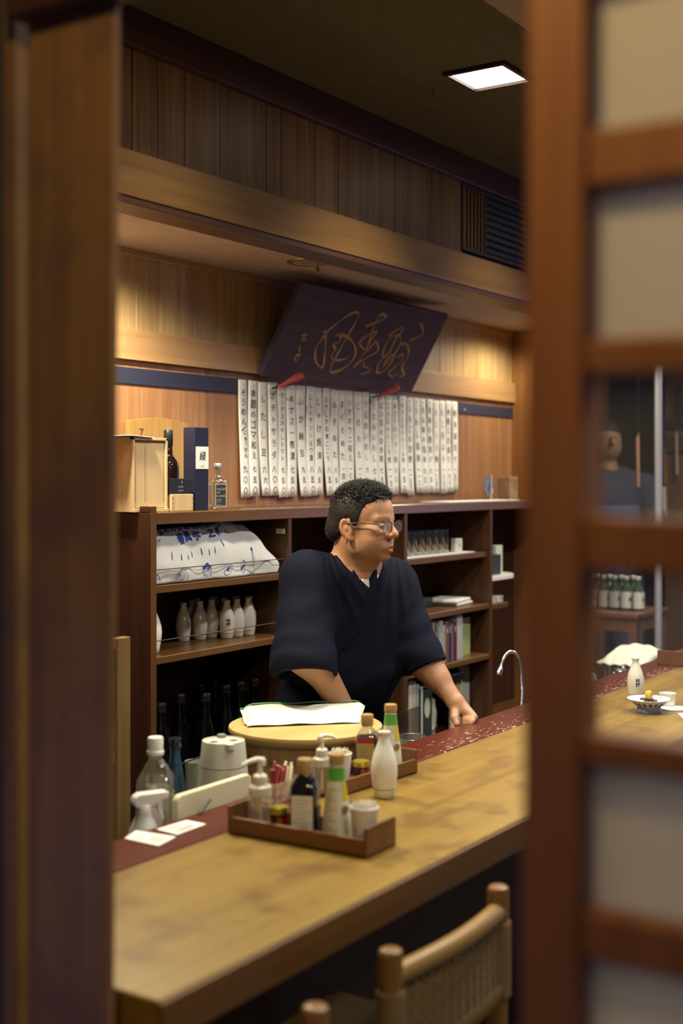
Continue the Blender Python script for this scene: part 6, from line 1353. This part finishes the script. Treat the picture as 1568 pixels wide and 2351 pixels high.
def top_sdf(P):
    u, v = proj(P)
    t = torso_sdf(P, 0.020)
    sh = smin(capsule(P, NB-[0, 0, 0.012], SR, 0.068, 0.072), capsule(P, NB-[0, 0, 0.012], SL, 0.066, 0.066), 0.03); t = smin(t, sh, 0.05)
    # right sleeve (wide, hanging) and left sleeve
    e2 = ER + np.array([0, 0, -0.02]); r_ = capsule(P, SR, e2, 0.074, 0.088); n1 = hemcut(P, SR, W(712, 1560, 3.56), 0.0)
    LR = float(np.linalg.norm(W(712, 1560, 3.56)-SR)); 
    r_ = smin(r_, capsule(P, e2, W(708, 1580, 3.56), 0.088, 0.086), 0.03)
    ridge = np.sin(n1*95+2.0*np.sin(P[:, 0]*30)+P[:, 2]*20)*0.0018*np.clip((n1-0.08)/0.1, 0, 1) + np.sin(n1*52+P[:, 0]*45)*0.0015
    r_ = r_ + ridge
    r_ = smax(r_, n1-(LR-0.012), 0.004)
    r_ = smax(r_, -(capsule(P, e2+(e2-SR)*-0.1, W(708, 1640, 3.56), 0.076, 0.080)), 0.004)
    l_ = capsule(P, SL, EL, 0.068, 0.064); l_ = smin(l_, capsule(P, EL, EL+(WL-EL)*0.4, 0.064, 0.058), 0.02)
    n2 = (P-SL)@((EL-SL)/np.linalg.norm(EL-SL)).astype(np.float32)
    l_ = l_ + np.sin(n2*105+P[:, 1]*50+2*np.sin(P[:, 0]*25))*0.0018*np.clip((n2-0.03)/0.08, 0, 1)
    c2 = hemcut(P, EL, WL, 0.0); cp_ = W(975, 1535, 3.79); cn = (W(958, 1492, 3.79)-W(975, 1535, 3.79)); 
    cdir = W(1000, 1590, 3.77)-cp_; cdir = cdir/np.linalg.norm(cdir)
    l_ = smax(l_, ((P-cp_)@cdir.astype(np.float32)), 0.004); l_ = smax(l_, -capsule(P, EL+(WL-EL)*0.12, WL, 0.0490, 0.052), 0.003)
    # gathers fanning from the shoulders on the chest and belly
    th = np.arctan2(v-1225, u-(745)); fan1 = np.sin(th*34+v*0.012)*np.clip((u-735)/30, 0, 1)*np.clip((850-u)/25, 0, 1)*np.clip((1460-v)/120, 0, 1)*np.clip((v-1250)/30, 0, 1)
    th2 = np.arctan2(v-1180, u-(905)); fan2 = np.sin(th2*44)*np.clip((u-845)/15, 0, 1)*np.clip((960-u)/25, 0, 1)*np.clip((1480-v)/140, 0, 1)*np.clip((v-1270)/25, 0, 1)
    t = t - 0.0045*fan1 - 0.0045*fan2 - 0.0016*np.sin(v*0.085+2*np.sin(u*0.03))*np.clip((v-1480)/60, 0, 1)
    # lapel edge: the overlapping layer on the image-left of the line lies slightly proud
    pl_ = np.array(LAPu, float); dm = np.full(len(P), 1e9); sg_ = np.zeros(len(P))
    for (a, b_) in zip(pl_, pl_[1:]):
        ab = b_-a; tt = np.clip(((u-a[0])*ab[0]+(v-a[1])*ab[1])/(ab@ab), 0, 1); dx = u-a[0]-tt*ab[0]; dy = v-a[1]-tt*ab[1]; dd = np.hypot(dx, dy); cr_ = ab[0]*dy-ab[1]*dx
        m_ = dd < dm; dm = np.where(m_, dd, dm); sg_ = np.where(m_, np.sign(cr_), sg_)
    front = (P-(NB+HP)/2)@(-sy).astype(np.float32) > -0.02
    t = t - np.where(front & (sg_ > 0), 0.0035*np.clip(1-dm/26, 0, 1), 0)
    t = smin(t, r_, 0.040); t = smin(t, l_, 0.034)
    # neck opening
    nk = capsule(P, hl2w((-0.020, 0.004, -0.045)), NB+sz*0.012-sx*0.006, 0.064, 0.0610)
    D_ = (P-NB.astype(np.float32)); ca_, cc_, cb_ = D_@sx.astype(np.float32), D_[:, 2], D_@sy.astype(np.float32)
    aL = np.interp(cc_, *zip(*LL)); aR = np.interp(cc_, *zip(*RL))
    wedge = np.maximum(aL-ca_, ca_-aR)*0.75; wedge = smax(wedge, cb_-0.05, 0.01); wedge = smax(wedge, cc_-0.10, 0.01)
    nk = smin(nk, wedge, 0.010)
    t = smax(t, -nk, 0.004)
    t = smax(t, (HP[2]-0.16)-P[:, 2], 0.01)
    return t
X_ = axis(blo[0], bhi[0], 0.0042, []); Y_ = axis(blo[1], bhi[1], 0.0042, []); Z_ = axis(HP[2]-0.20, 1.36, 0.0042, [])
Vt, Ft = surface_nets(top_sdf, X_, Y_, Z_); Vt = relaxv(Vt, Ft, 1, 0.4)
m, nt, b = _new('navy_crepe'); b.inputs['Base Color'].default_value = (0.0042, 0.0055, 0.0145, 1); b.inputs['Roughness'].default_value = 0.85; b.inputs['Sheen Weight'].default_value = 0.0; b.inputs['Sheen Tint'].default_value = (0.3, 0.35, 0.7, 1); b.inputs['Specular IOR Level'].default_value = 0.12
tc = N(nt, 'ShaderNodeTexCoord'); mp = N(nt, 'ShaderNodeMapping'); mp.inputs['Scale'].default_value = (1, 1, 2.6); nt.links.new(tc.outputs['Object'], mp.inputs[0]); no = N(nt, 'ShaderNodeTexNoise'); no.inputs['Scale'].default_value = 330; no.inputs['Detail'].default_value = 4; nt.links.new(mp.outputs[0], no.inputs['Vector'])
bp = N(nt, 'ShaderNodeBump'); bp.inputs['Strength'].default_value = 0.45; bp.inputs['Distance'].default_value = 0.002; nt.links.new(no.outputs[0], bp.inputs['Height']); nt.links.new(bp.outputs[0], b.inputs['Normal']); M_CREPE = m
put('wrap_top', np_mesh('wrap_top', Vt, Ft), M_CREPE, man, world=True, label='dark navy crepe wrap top with elbow length sleeves')
def shirt_sdf(P):
    d = torso_sdf(P, 0.013); d = smin(d, smin(capsule(P, NB, SR, 0.065, 0.062), capsule(P, NB, SL, 0.065, 0.062), 0.03), 0.05)
    d = smax(d, P[:, 2]-float(W(835, 1316, 3.62)[2]), 0.004); d = smax(d, 1.02-P[:, 2], 0.01); d = smax(d, np.abs((P-NB.astype(np.float32))@sx.astype(np.float32)-0.6*VA)-0.036, 0.006)
    return d
Vs, Fs = surface_nets(shirt_sdf, axis(blo[0], bhi[0], 0.006, []), axis(blo[1], bhi[1], 0.006, []), axis(0.98, 1.26, 0.005, []))
put('undershirt', np_mesh('undershirt', Vs, Fs), plain('cotton_white', (0.72, 0.70, 0.66), 0.9), man, world=True, label='white crew neck undershirt')
def trous_sdf(P):
    d = smin(legs_sdf(P, 0.016), ellip(P, HP-sz*0.03, (0.182, 0.155, 0.15), BR), 0.04); return smax(smax(d, P[:, 2]-(HP[2]-0.02), 0.01), 0.05-P[:, 2], 0.006)
Vp, Fp = surface_nets(trous_sdf, axis(blo[0], bhi[0], 0.012, []), axis(blo[1], bhi[1], 0.012, []), axis(0.0, HP[2]+0.05, 0.012, []))
put('trousers', np_mesh('trousers', Vp, Fp), M_CREPE, man, world=True)
# ================================================================ far kitchen seen through the lattice door
WZ2 = WZ
t = thing('small_side_table', 'small reddish brown side table carrying labelled bottles, beyond the counter', 'table', (6.05, 2.36, 0))
TT = 0.795; M_TAB = wood('side_table', (0.14, 0.06, 0.035), (0.22, 0.10, 0.06), 'x', 0.4, fine=40)
tx0, tx1, ty0, ty1 = 5.86, 6.30, 2.20, 2.62
put('table_top', MB().box(tx0, tx1, ty0, ty1, TT-0.022, TT), M_TAB, t, world=True, bevel=0.003)
for a0, a1, b0, b1 in ((tx0+0.02, tx1-0.02, ty0+0.012, ty0+0.028), (tx0+0.012, tx0+0.028, ty0+0.02, ty1-0.02), (tx0+0.02, tx1-0.02, ty1-0.028, ty1-0.012), (tx1-0.028, tx1-0.012, ty0+0.02, ty1-0.02)):
    put('apron', MB().box(a0, a1, b0, b1, TT-0.085, TT-0.022), M_TAB, t, world=True)
for x in (tx0+0.01, tx1-0.05):
    for y in (ty0+0.01, ty1-0.05): put('leg', MB().box(x, x+0.04, y, y+0.04, 0, TT-0.022), M_TAB, t, world=True, bevel=0.003)
B3 = [(0, 0.002), (0.026, 0), (0.029, 0.004), (0.029, 0.090), (0.026, 0.104), (0.016, 0.122), (0.0120, 0.135), (0.0115, 0.158)]
bmesh_, cmesh_ = MB().lathe(B3, 24).mesh('body'), MB().lathe([(0.0125, 0.150), (0.0135, 0.152), (0.0135, 0.168), (0.0125, 0.170), (0, 0.170)], 18).mesh('cap')
lab = MB(); lab.grid(lambda s, q: Vector((0.0296*math.cos(-4.0+s*2.5), 0.0296*math.sin(-4.0+s*2.5), 0.012+q*0.080)), 12, 1); labm = lab.mesh('label_sheet')
sqm = MB(); sqm.grid(lambda s, q: Vector((0.0302*math.cos(-2.35+s*0.40), 0.0302*math.sin(-2.35+s*0.40), 0.046+q*0.018)), 4, 1); sqme = sqm.mesh('green_emblem')
M_GGL = plain('green_bottle_glass', (0.05, 0.075, 0.045), 0.08, coat=0.4); M_LABC = plain('far_label', (0.72, 0.73, 0.66), 0.6); M_EMB = plain('emblem_green', (0.01, 0.10, 0.03), 0.6)
lin = [(1356, 'at the left end'), (1369, 'second from the left'), (1386, 'third from the left'), (1399, 'fourth from the left'), (1411, 'fifth from the left'), (1428, 'fourth from the right'), (1441, 'third from the right'), (1452, 'second from the right'), (1460, 'at the right end')]
fp_ = relax([(6.05+(i % 2)*0.06, at_x(u, 1400, 6.05+(i % 2)*0.06).y) for i, (u, _) in enumerate(lin)], 0.061, tx0+0.03, tx1-0.04, ty0+0.035, ty1-0.035)
for i, (u, wh_) in enumerate(lin):
    c = thing('labelled_bottle', 'green glass bottle with white label on the small side table, ' + wh_, 'bottle', (fp_[i][0], fp_[i][1], TT+0.0005), 0.15*(i % 3), 'labelled bottles on the side table')
    put('body', bmesh_, M_GGL, c); put('cap', cmesh_, M_LABC, c); put('label_sheet', labm, M_LABC, c); put('green_emblem', sqme, M_EMB, c)
# steel post and hanging tools
p = at_t(1511, 1000, 6.0)
put('steel_post', MB().tube([(p.x, p.y, 0), (p.x, p.y, ZS)], 0.017, 20), plain('steel_lilac', (0.62, 0.62, 0.70), 0.35, 0.5), None, label='vertical pale steel post seen through the upper clear pane', cat='post')
# side wall with hanging tools, seen behind the post
wk2 = put('wall_side', MB().box(7.15, 7.20, 1.70, 2.52, 0, ZS), MATS['far_wall'], kind='structure')
XS = 7.15
rl = at_x(1545, 972, XS); yl0, yl1 = at_x(1568+60, 972, XS).y, at_x(1524, 972, XS).y
put('tool_rail', MB().box(XS-0.03, XS-0.002, yl0, yl1, rl.z-0.03, rl.z+0.015), M_BLACK, None, label='dark tool rail fixed to the wall behind the steel post', cat='rail', bevel=0.002)
put('tool_rail', MB().box(XS-0.035, XS-0.002, yl0, yl1, rl.z-0.16, rl.z-0.08), plain('rail_dark', (0.03, 0.04, 0.035), 0.5), None, label='lower dark green rail on the wall behind the steel post', cat='rail', bevel=0.002)
def hang(nm, lb, u, v0, v1, m_, r0, r1, cat='utensil', flat=0.4, x=XS-0.06):
    a, b_ = at_x(u, v0, x), at_x(u+2, v1, x)
    t = thing(nm, lb, cat, tuple(a)); d = b_-a
    put('hook', MB().tube([(0.0, 0, -0.002), (0.02, 0, 0.02), (0.055, 0, 0.02)], 0.003, 6), M_METAL, t)
    put('shaft', MB().tube([(0, 0, 0), d*0.2, d*0.9, d], [r0, r0*1.1, r1, r1*0.85], 10, flat=flat, up=(0, 1, 0)), m_, t); return t
M_HW = plain('handle_wood', (0.38, 0.16, 0.08), 0.5)
hang('wooden_spatula', 'reddish wooden spatula hanging just right of the steel post', 1526, 1035, 1112, M_HW, 0.010, 0.016)
hang('white_cutting_paddle', 'long white plastic paddle hanging beside the steel post', 1525, 1117, 1216, plain('paddle_white', (0.78, 0.76, 0.70), 0.5), 0.026, 0.026, flat=0.3)
hang('white_turner', 'white handled turner hanging at the right edge', 1553, 992, 1090, plain('turner_white', (0.62, 0.55, 0.52), 0.5), 0.011, 0.014)
hang('dark_ladle', 'dark ladle hanging at the upper right edge', 1560, 885, 955, M_BLACK, 0.02, 0.04)
hang('brown_stick', 'thin brown wooden stick hanging left of the steel post', 1463, 1003, 1118, plain('stick_brown', (0.42, 0.22, 0.13), 0.6), 0.008, 0.008, x=6.1, flat=1.0)
#hang('pale_brush', 'pale lilac brush hanging high beyond the clear pane', 1405, 858, 898, plain('brush_lilac', (0.30, 0.26, 0.32), 0.6), 0.014, 0.018, x=5.9)
_s = at_x(1463, 1003, 6.1); put('hanging_cord', MB().tube([(_s.x, _s.y, ZS), (_s.x+0.02, _s.y, _s.z+0.02)], 0.0015, 6), M_BLACK, bpy.data.objects['brown_stick'], world=True)
# pot under a cloth, and the small things around it
pc2 = at_t(1425, 1535, 5.05)
t = thing('steel_pot', 'steel pot standing behind the ledge under a white cloth', 'pot', (4.90, 1.90, WZ), 0.2)
put('body', MB().lathe([(0, 0), (0.085, 0), (0.092, 0.006), (0.092, 0.115), (0.097, 0.118), (0.097, 0.121), (0.089, 0.119), (0.088, 0.008), (0, 0.008)], 40), M_METAL, t)
for s in (-1, 1): put('handle', MB().tube([(s*0.09, -0.02, 0.095), (s*0.118, -0.015, 0.100), (s*0.118, 0.015, 0.100), (s*0.09, 0.02, 0.095)], 0.004, 8), M_METAL, t)
c0 = Vector((5.04, 1.90, WZ+0.136))
def cl_(a, b_):
    x, y = (a-0.5)*2, (b_-0.5)*2; r = math.hypot(x*0.9, y)
    h = 0.050*max(0, 1-(x*1.05)**2)**0.8*max(0, 1-(y*0.95)**2)**0.6 - 0.018*max(0, r-0.75) + 0.004*math.sin(x*9+y*4)+0.003*math.sin(y*13)
    return c0 + Vector((x*0.20+y*0.03, y*0.105, h-0.008))
t = thing('white_cloth', 'rumpled off white cloth with green edging thrown over the steel pot', 'cloth', tuple(c0))
put('cloth', MB().grid(cl_, 30, 20), M_TOWEL, t, world=True, solid=0.004)
put('green_stitching', MB().tube([cl_(i/24, 0.01)+Vector((0, -0.001, 0.001)) for i in range(25)], 0.0022, 6), MATS['stitch_green'], t, world=True)
t = thing('steel_canister', 'small steel canister beside the cloth covered pot', 'canister', (4.72, 1.83, WZ))
put('body', MB().lathe([(0, 0), (0.03, 0), (0.032, 0.003), (0.032, 0.122), (0.028, 0.125), (0, 0.126)], 28), M_METAL, t); put('knob', MB().lathe([(0.004, 0.125), (0.006, 0.130), (0.010, 0.136), (0.007, 0.142), (0, 0.143)], 16), M_METAL, t)
p = at_y(1343, 1555, 1.88); t = thing('pale_jar', 'pale round jar half hidden behind the door stile', 'jar', (p.x, 1.88, WZ))
put('body', MB().lathe([(0, 0), (0.035, 0), (0.042, 0.01), (0.042, p.z-WZ), (0.036, p.z-WZ+0.014), (0, p.z-WZ+0.016)], 28), plain('jar_grey', (0.42, 0.40, 0.38), 0.4), t)
# things on the far end of the counter
p = at_z(1459, 1606, ZT); fl2 = flask('sake_flask', 'white sake flask with dark characters standing behind the blue patterned dish', (p.x, p.y, Z0C), 0, M_PORC, None, 0.90)
fl2.rotation_euler = (0, 0, -0.95)
pd = at_z(1490, 1634, ZT); dsc = 4.05/4.05
t = thing('footed_dish', 'blue and white footed dish holding a small dark snack', 'dish', (pd.x, pd.y, Z0C))
kd = 0.072; t.scale = (0.92, 0.92, 0.92)
put('foot', MB().lathe([(0.036, 0), (0.039, 0.0), (0.0385, 0.014), (0.036, 0.019)], 40), plain('dish_blue', (0.22, 0.26, 0.50), 0.3, var=0.35, bscale=900), t)
put('bowl', MB().lathe([(0, 0.017), (0.036, 0.017), (0.044, 0.021), (0.058, 0.032), (0.0705, 0.040), (0.072, 0.0415), (0.0705, 0.0425), (0.056, 0.035), (0.042, 0.026), (0, 0.024)], 48), M_PORC, t)
dp = MB()
for k in range(18):
    a = 2*PI*k/18; dp.grid(lambda s, q: (lambda r, z, a_: Vector((r*math.cos(a_), r*math.sin(a_), z)))(0.0455+0.014*q, 0.0217+0.0112*q+0.0008*0-0.0008, a+s*0.20*(1-0.5*abs(q-0.5))), 4, 3)
put('petal_pattern', dp, plain('cobalt', (0.025, 0.05, 0.30), 0.3), t, kind='stuff')
dq = MB(); rq = random.Random(8)
for k in range(46):
    a = rq.uniform(0, 2*PI); r = rq.uniform(0.046, 0.066); z = np.interp(r, [0.042, 0.056, 0.0705], [0.0268, 0.0358, 0.0432]); w_ = rq.uniform(0.001, 0.0024)
    dq.add([(r*math.cos(a)+w_*math.cos(b_), r*math.sin(a)+w_*math.sin(b_), z+0.0006+w_*math.cos(b_-a)*0.62) for b_ in (0, 1.26, 2.5, 3.8, 5.0)], [(0, 1, 2, 3, 4)])
put('dotted_pattern', dq, MATS['cobalt'], t, kind='stuff'); put('rim_line', MB().tube([(0.0722*math.cos(a*PI/24), 0.0722*math.sin(a*PI/24), 0.0412) for a in range(48)], 0.0009, 6, closed=True), plain('ink_blue2', (0.015, 0.02, 0.07), 0.4), t)
t2 = thing('dark_snack', 'dark brown snack slices in the blue patterned dish', 'food', (pd.x, pd.y, Z0C+0.0265))
for k, (x, y, r) in enumerate(((-0.012, 0.004, 0.2), (0.006, -0.010, 0.9), (0.014, 0.006, -0.5), (-0.002, 0.012, 1.6))):
    put('slice', MB().box(-0.014, 0.014, -0.008, 0.008, 0, 0.007, M=T(x, y, 0.002*k) @ RZ(r)), plain('snack_brown', (0.05, 0.03, 0.025), 0.4), t2, bevel=0.003)
t3 = thing('yellow_garnish', 'small heap of yellow grated garnish on top of the dark snack', 'garnish', (pd.x-0.001, pd.y, Z0C+0.040))
gmb = MB().lathe([(0.0115*math.sin(a)+0.0001, 0.010-0.013*math.cos(a)) for a in [i*PI/14 for i in range(15)]], 26, wob=lambda a, z: 1+0.13*math.sin(5*a+z*900)+0.10*math.sin(9*a-z*1400)); put('heap', gmb, plain('yellow_citron', (0.62, 0.48, 0.02), 0.6, bump=0.6, bscale=1200), t3)
pq = at_z(1529, 1628, ZT)
put('round_coaster', MB().lathe([(0, 0), (0.043, 0), (0.0435, 0.001), (0.043, 0.002), (0, 0.002)], 44), M_WHITE, None, label='round white paper coaster under the small white cup', cat='coaster').location = (at_z(1545, 1627, ZT).x, at_z(1545, 1627, ZT).y, Z0C-0.0006)
t = thing('sake_cup', 'small white sake cup standing on the round coaster', 'cup', (at_z(1533, 1621, ZT).x, at_z(1533, 1621, ZT).y, Z0C+0.0016))
put('cup', MB().lathe([(0, 0.003), (0.020, 0), (0.0225, 0.003), (0.0265, 0.034), (0.0268, 0.038), (0.0255, 0.038), (0.0210, 0.006), (0, 0.006)], 36), M_PORC, t)
t = thing('paper_mat', 'white paper lying at the right edge of the counter', 'paper', tuple(at_z(1606, 1650, ZT)))
t.location.z = Z0C; put('sheet', MB().box(-0.075, 0.075, -0.05, 0.05, -0.0004, 0.0012, M=RZ(0.5)), M_WHITE, t)
pt_ = at_z(1562, 1532, ZT)
tray('condiment_tray', 'distant wooden condiment tray just entering the frame at the right edge', (pt_.x+0.005, pt_.y-0.01, Z0C), math.radians(-4), 0.29, 0.104, 0.033, 0.055)

# ================================================================ the second cook, blurred in the distance
C2 = at_t(1392, 1100, 7.05); cx2, cy2 = C2.x, C2.y
def Q2(r, f, z): v = np.array([cx2, cy2, 0.0]) + RV*r + FV*f; return np.array([v[0], v[1], z*0.958])
hc2 = Q2(-0.02, -0.02, 1.735)
def hd2(P): 
    d = smin(ellip(P, hc2, (0.082, 0.095, 0.112)), ellip(P, Q2(0.0, -0.03, 1.68), (0.06, 0.075, 0.07)), 0.03)
    d = smin(d, capsule(P, Q2(0.01, -0.115, 1.735), Q2(0.01, -0.125, 1.705), 0.010, 0.014), 0.012)
    for s in (-1, 1): d = smin(d, ellip(P, Q2(-0.02+0.085*s, -0.01, 1.725), (0.014, 0.016, 0.032)), 0.006)
    return d
sh2 = [Q2(-0.20, -0.0, 1.46), Q2(0.20, 0.0, 1.46)]; el2 = [Q2(-0.27, -0.06, 1.20), Q2(0.27, -0.06, 1.20)]; wr2 = [Q2(-0.08, -0.24, 1.08), Q2(0.14, -0.28, 1.06)]
def arm2(P, g=0.0, fore=True):
    d = None
    for k in range(2):
        q = capsule(P, sh2[k], el2[k], 0.055+g, 0.046+g)
        if fore:
            q = smin(q, capsule(P, el2[k], wr2[k], 0.042, 0.028), 0.03); s = 1 if k == 0 else -1
            q = smin(q, capsule(P, wr2[k], wr2[k]+RV*0.05*s-FV*0.04, 0.026, 0.022), 0.015)
            for j in range(4):
                b0 = wr2[k]+RV*0.05*s-FV*0.04+np.array([0, 0, 0.024-0.016*j]); q = smin(q, smin(capsule(P, b0, b0+RV*0.035*s-FV*0.02, 0.0095, 0.009), capsule(P, b0+RV*0.035*s-FV*0.02, b0+RV*0.045*s+FV*0.012, 0.009, 0.008), 0.004), 0.005)
            q = smin(q, capsule(P, wr2[k]+RV*0.02*s, wr2[k]+RV*0.05*s+np.array([0, 0, 0.05])-FV*0.03, 0.013, 0.010), 0.01)
        d = q if d is None else smin(d, q, 0.02)
    return d
def tor2(P, g=0.0): 
    d = smin(ellip(P, Q2(0, 0.0, 1.36), (0.19+g, 0.15+g, 0.20+g)), ellip(P, Q2(0, 0.0, 1.05), (0.17+g, 0.16+g, 0.22+g)), 0.08)
    return smin(d, smin(capsule(P, Q2(0, 0, 1.50), sh2[0], 0.06+g, 0.055+g), capsule(P, Q2(0, 0, 1.50), sh2[1], 0.06+g, 0.055+g), 0.03), 0.05)
def legs2(P, g=0.0):
    d = None
    for s in (-1, 1):
        q = smin(capsule(P, Q2(0.09*s, 0, 0.90), Q2(0.11*s, -0.01, 0.48), 0.085+g, 0.060+g), capsule(P, Q2(0.11*s, -0.01, 0.48), Q2(0.12*s, 0.02, 0.09), 0.058+g, 0.040+g), 0.03)
        if g == 0: q = smin(q, capsule(P, Q2(0.12*s, 0.02, 0.045), Q2(0.13*s, -0.14, 0.034), 0.042, 0.034), 0.03)
        d = q if d is None else smin(d, q, 0.02)
    return d
def body2(P): return smin(smin(smin(smin(hd2(P), capsule(P, Q2(0, 0, 1.66), Q2(0, 0, 1.48), 0.052, 0.06), 0.02), tor2(P), 0.04), arm2(P), 0.03), legs2(P), 0.04)
A2 = (axis(cx2-0.42, cx2+0.42, 0.009, []), axis(cy2-0.42, cy2+0.42, 0.009, []))
m2_ = thing('person', 'distant blurred cook in dark blue work clothes behind the side table', 'person', (float(cx2), float(cy2), 0))
Va, Fa = surface_nets(body2, *A2, axis(-0.01, 1.88, 0.009, []))
put('body', np_mesh('body', Va, Fa), plain('far_skin', (0.26, 0.155, 0.09), 0.6), m2_, world=True)
def cloth2(P): 
    d = smin(tor2(P, 0.022), arm2(P, 0.016, False), 0.02); d = smax(d, -capsule(P, Q2(0, -0.02, 1.64), Q2(0, -0.06, 1.50), 0.07, 0.05), 0.01); return smax(d, 0.86-P[:, 2], 0.01)
Va, Fa = surface_nets(cloth2, *A2, axis(0.80, 1.60, 0.009, [])); put('work_jacket', np_mesh('work_jacket', Va, Fa), plain('far_navy', (0.028, 0.036, 0.075), 0.85), m2_, world=True)
def apron2(P): return smax(smax(smax(smin(tor2(P, 0.032), legs2(P, 0.03), 0.05), (P-Q2(0, -0.03, 0))@FV.astype(np.float32), 0.004), P[:, 2]-1.30, 0.01), 0.45-P[:, 2], 0.01)
Va, Fa = surface_nets(apron2, *A2, axis(0.40, 1.36, 0.010, [])); put('apron', np_mesh('apron', Va, Fa), plain('far_blue', (0.07, 0.10, 0.20), 0.85), m2_, world=True)
Va, Fa = surface_nets(lambda P: smax(smin(legs2(P, 0.014), ellip(P, Q2(0, 0, 0.93), (0.18, 0.165, 0.14)), 0.04), np.maximum(P[:, 2]-0.99, 0.06-P[:, 2]), 0.005), *A2, axis(0.0, 1.05, 0.012, [])); put('trousers', np_mesh('trousers', Va, Fa), MATS['far_navy'], m2_, world=True)
Va, Fa = surface_nets(lambda P: smax(ellip(P, hc2+np.array([0, 0, 0.010]), (0.090, 0.104, 0.118)), 1.672-P[:, 2]+0.35*np.minimum((P-hc2)@(-FV).astype(np.float32), 0.1), 0.008), *A2, axis(1.60, 1.86, 0.009, [])); put('hair', np_mesh('hair', Va, Fa), M_HAIR, m2_, world=True)
for s in (-1, 1): put('eye', MB().lathe([(0.010*math.sin(a), -0.010*math.cos(a)) for a in [i*PI/8 for i in range(9)]], 12, tuple(Q2(-0.01+0.032*s, -0.094, 1.738))), MATS['eye_dark'], m2_, world=True)

# ================================================================ woven chairs at the counter
M_CH = wood('chair_wood', (0.15, 0.070, 0.018), (0.22, 0.115, 0.032), 'z', 0.36, fine=30); M_CHX = wood('chair_rail', (0.21, 0.115, 0.032), (0.30, 0.185, 0.062), 'x', 0.32, fine=24)
M_CORD = plain('paper_cord', (0.19, 0.125, 0.055), 0.75, bump=0.3, bscale=500)
def chair(label, x0, x1, y):
    """back posts at x0 and x1; the seat runs towards the counter"""
    t = thing('woven_chair', label, 'chair', ((x0+x1)/2, y, 0)); r = 0.019; zt = 0.700; zs = 0.415; yb = y; yf = y+0.36
    for x in (x0, x1):
        put('back_post', MB().tube([(x, yb+0.01, 0), (x, yb+0.004, 0.40), (x, yb, zt-0.012), (x, yb, zt-0.003), (x, yb, zt)], [0.015, r, r*1.05, r*0.98, r*0.78], 16), M_CH, t, world=True)
        put('front_leg', MB().tube([(x+(0.012 if x == x0 else -0.012), yf, 0), (x+(0.012 if x == x0 else -0.012), yf, zs+0.01)], [0.014, 0.018], 14), M_CH, t, world=True)
    n = 16; top = [(x0+(x1-x0)*k/n, yb-0.020*math.sin(PI*k/n), zt-0.045+0.004*math.sin(PI*k/n)) for k in range(n+1)]
    put('top_rail', MB().tube(top, 0.0175, 14), M_CHX, t, world=True)
    low = [(x0+(x1-x0)*k/n, yb-0.016*math.sin(PI*k/n), 0.515) for k in range(n+1)]
    put('lower_back_rail', MB().tube(low, 0.0140, 12), M_CHX, t, world=True)
    xa, xb = x0+r, x1-r; wv = MB(); nv = 30; nh = 34
    def bow(x): q = (x-x0)/(x1-x0); return yb-0.018*math.sin(PI*q)
    for k in range(nh):       # horizontal cords wound round the posts
        z = 0.505+(zt-0.075-0.505)*(k+0.5)/nh
        for s in (-1, 1): wv.tube([(x0-0.004, bow(x0)+s*0.021, z)]+[(xa+(xb-xa)*j/12, bow(xa+(xb-xa)*j/12)+s*(0.0030 if (j+k) % 2 else 0.0085), z) for j in range(13)]+[(x1+0.004, bow(x1)+s*0.021, z)], 0.0026, 5)
    put('horizontal_cords', wv, M_CORD, t, world=True, kind='stuff')
    wl_ = MB()
    for k in range(nv):
        x = xa+(xb-xa)*(k+0.5)/nv
        for s in (-1, 1): wl_.tube([(x, bow(x)+s*(0.0085 if (j+k) % 2 else 0.0035), 0.512+(zt-0.05-0.512)*j/10) for j in range(11)], 0.0026, 5)
    put('upright_cords', wl_, M_CORD, t, world=True, kind='stuff')
    wr_ = MB()
    for x in (x0, x1):
        for k in range(34):
            z = 0.50+0.135*k/34; wr_.tube([(x+0.0215*math.cos(a*PI/5), yb+0.0215*math.sin(a*PI/5), z+0.0004*a) for a in range(10)], 0.0021, 5, closed=True)
    for k in range(40):
        q = (k+0.5)/40; c = Vector((x0+(x1-x0)*q, bow(x0+(x1-x0)*q), 0.515)); wr_.tube([(c.x, c.y+0.0165*math.cos(a*PI/5), c.z+0.0165*math.sin(a*PI/5)) for a in range(10)], 0.0026, 5, closed=True)
    put('cord_wrapping', wr_, M_CORD, t, world=True, kind='stuff')
    st = MB()
    for k in range(30):
        yy = yb+0.02+(yf-yb-0.03)*(k+0.5)/30; st.tube([(x0, yy, zs+0.012), ((x0+x1)/2, yy, zs+0.004), (x1, yy, zs+0.012)], 0.0058, 5)
    put('woven_seat', st, M_CORD, t, world=True, kind='stuff')
    for s_, (a, b_) in enumerate((((x0, yb, zs), (x1, yb, zs)), ((x0+0.012, yf, zs), (x1-0.012, yf, zs)), ((x0, yb, zs), (x0+0.012, yf, zs)), ((x1, yb, zs), (x1-0.012, yf, zs)))): put('seat_rail', MB().tube([a, b_], 0.0135, 10), M_CHX, t, world=True)
    for zz in (0.16, 0.26):
        put('stretcher', MB().tube([(x0, yb+0.006, zz), (x0+0.012, yf, zz)], 0.0095, 10), M_CHX, t, world=True); put('stretcher', MB().tube([(x1, yb+0.006, zz), (x1-0.012, yf, zz)], 0.0095, 10), M_CHX, t, world=True)
    return t
chair('wooden chair with woven cord back, whole backrest showing below the counter edge', 1.731, 2.107, 1.055)
chair('wooden chair cut off by the bottom edge, only one post top showing', 1.110, 1.486, 1.030)
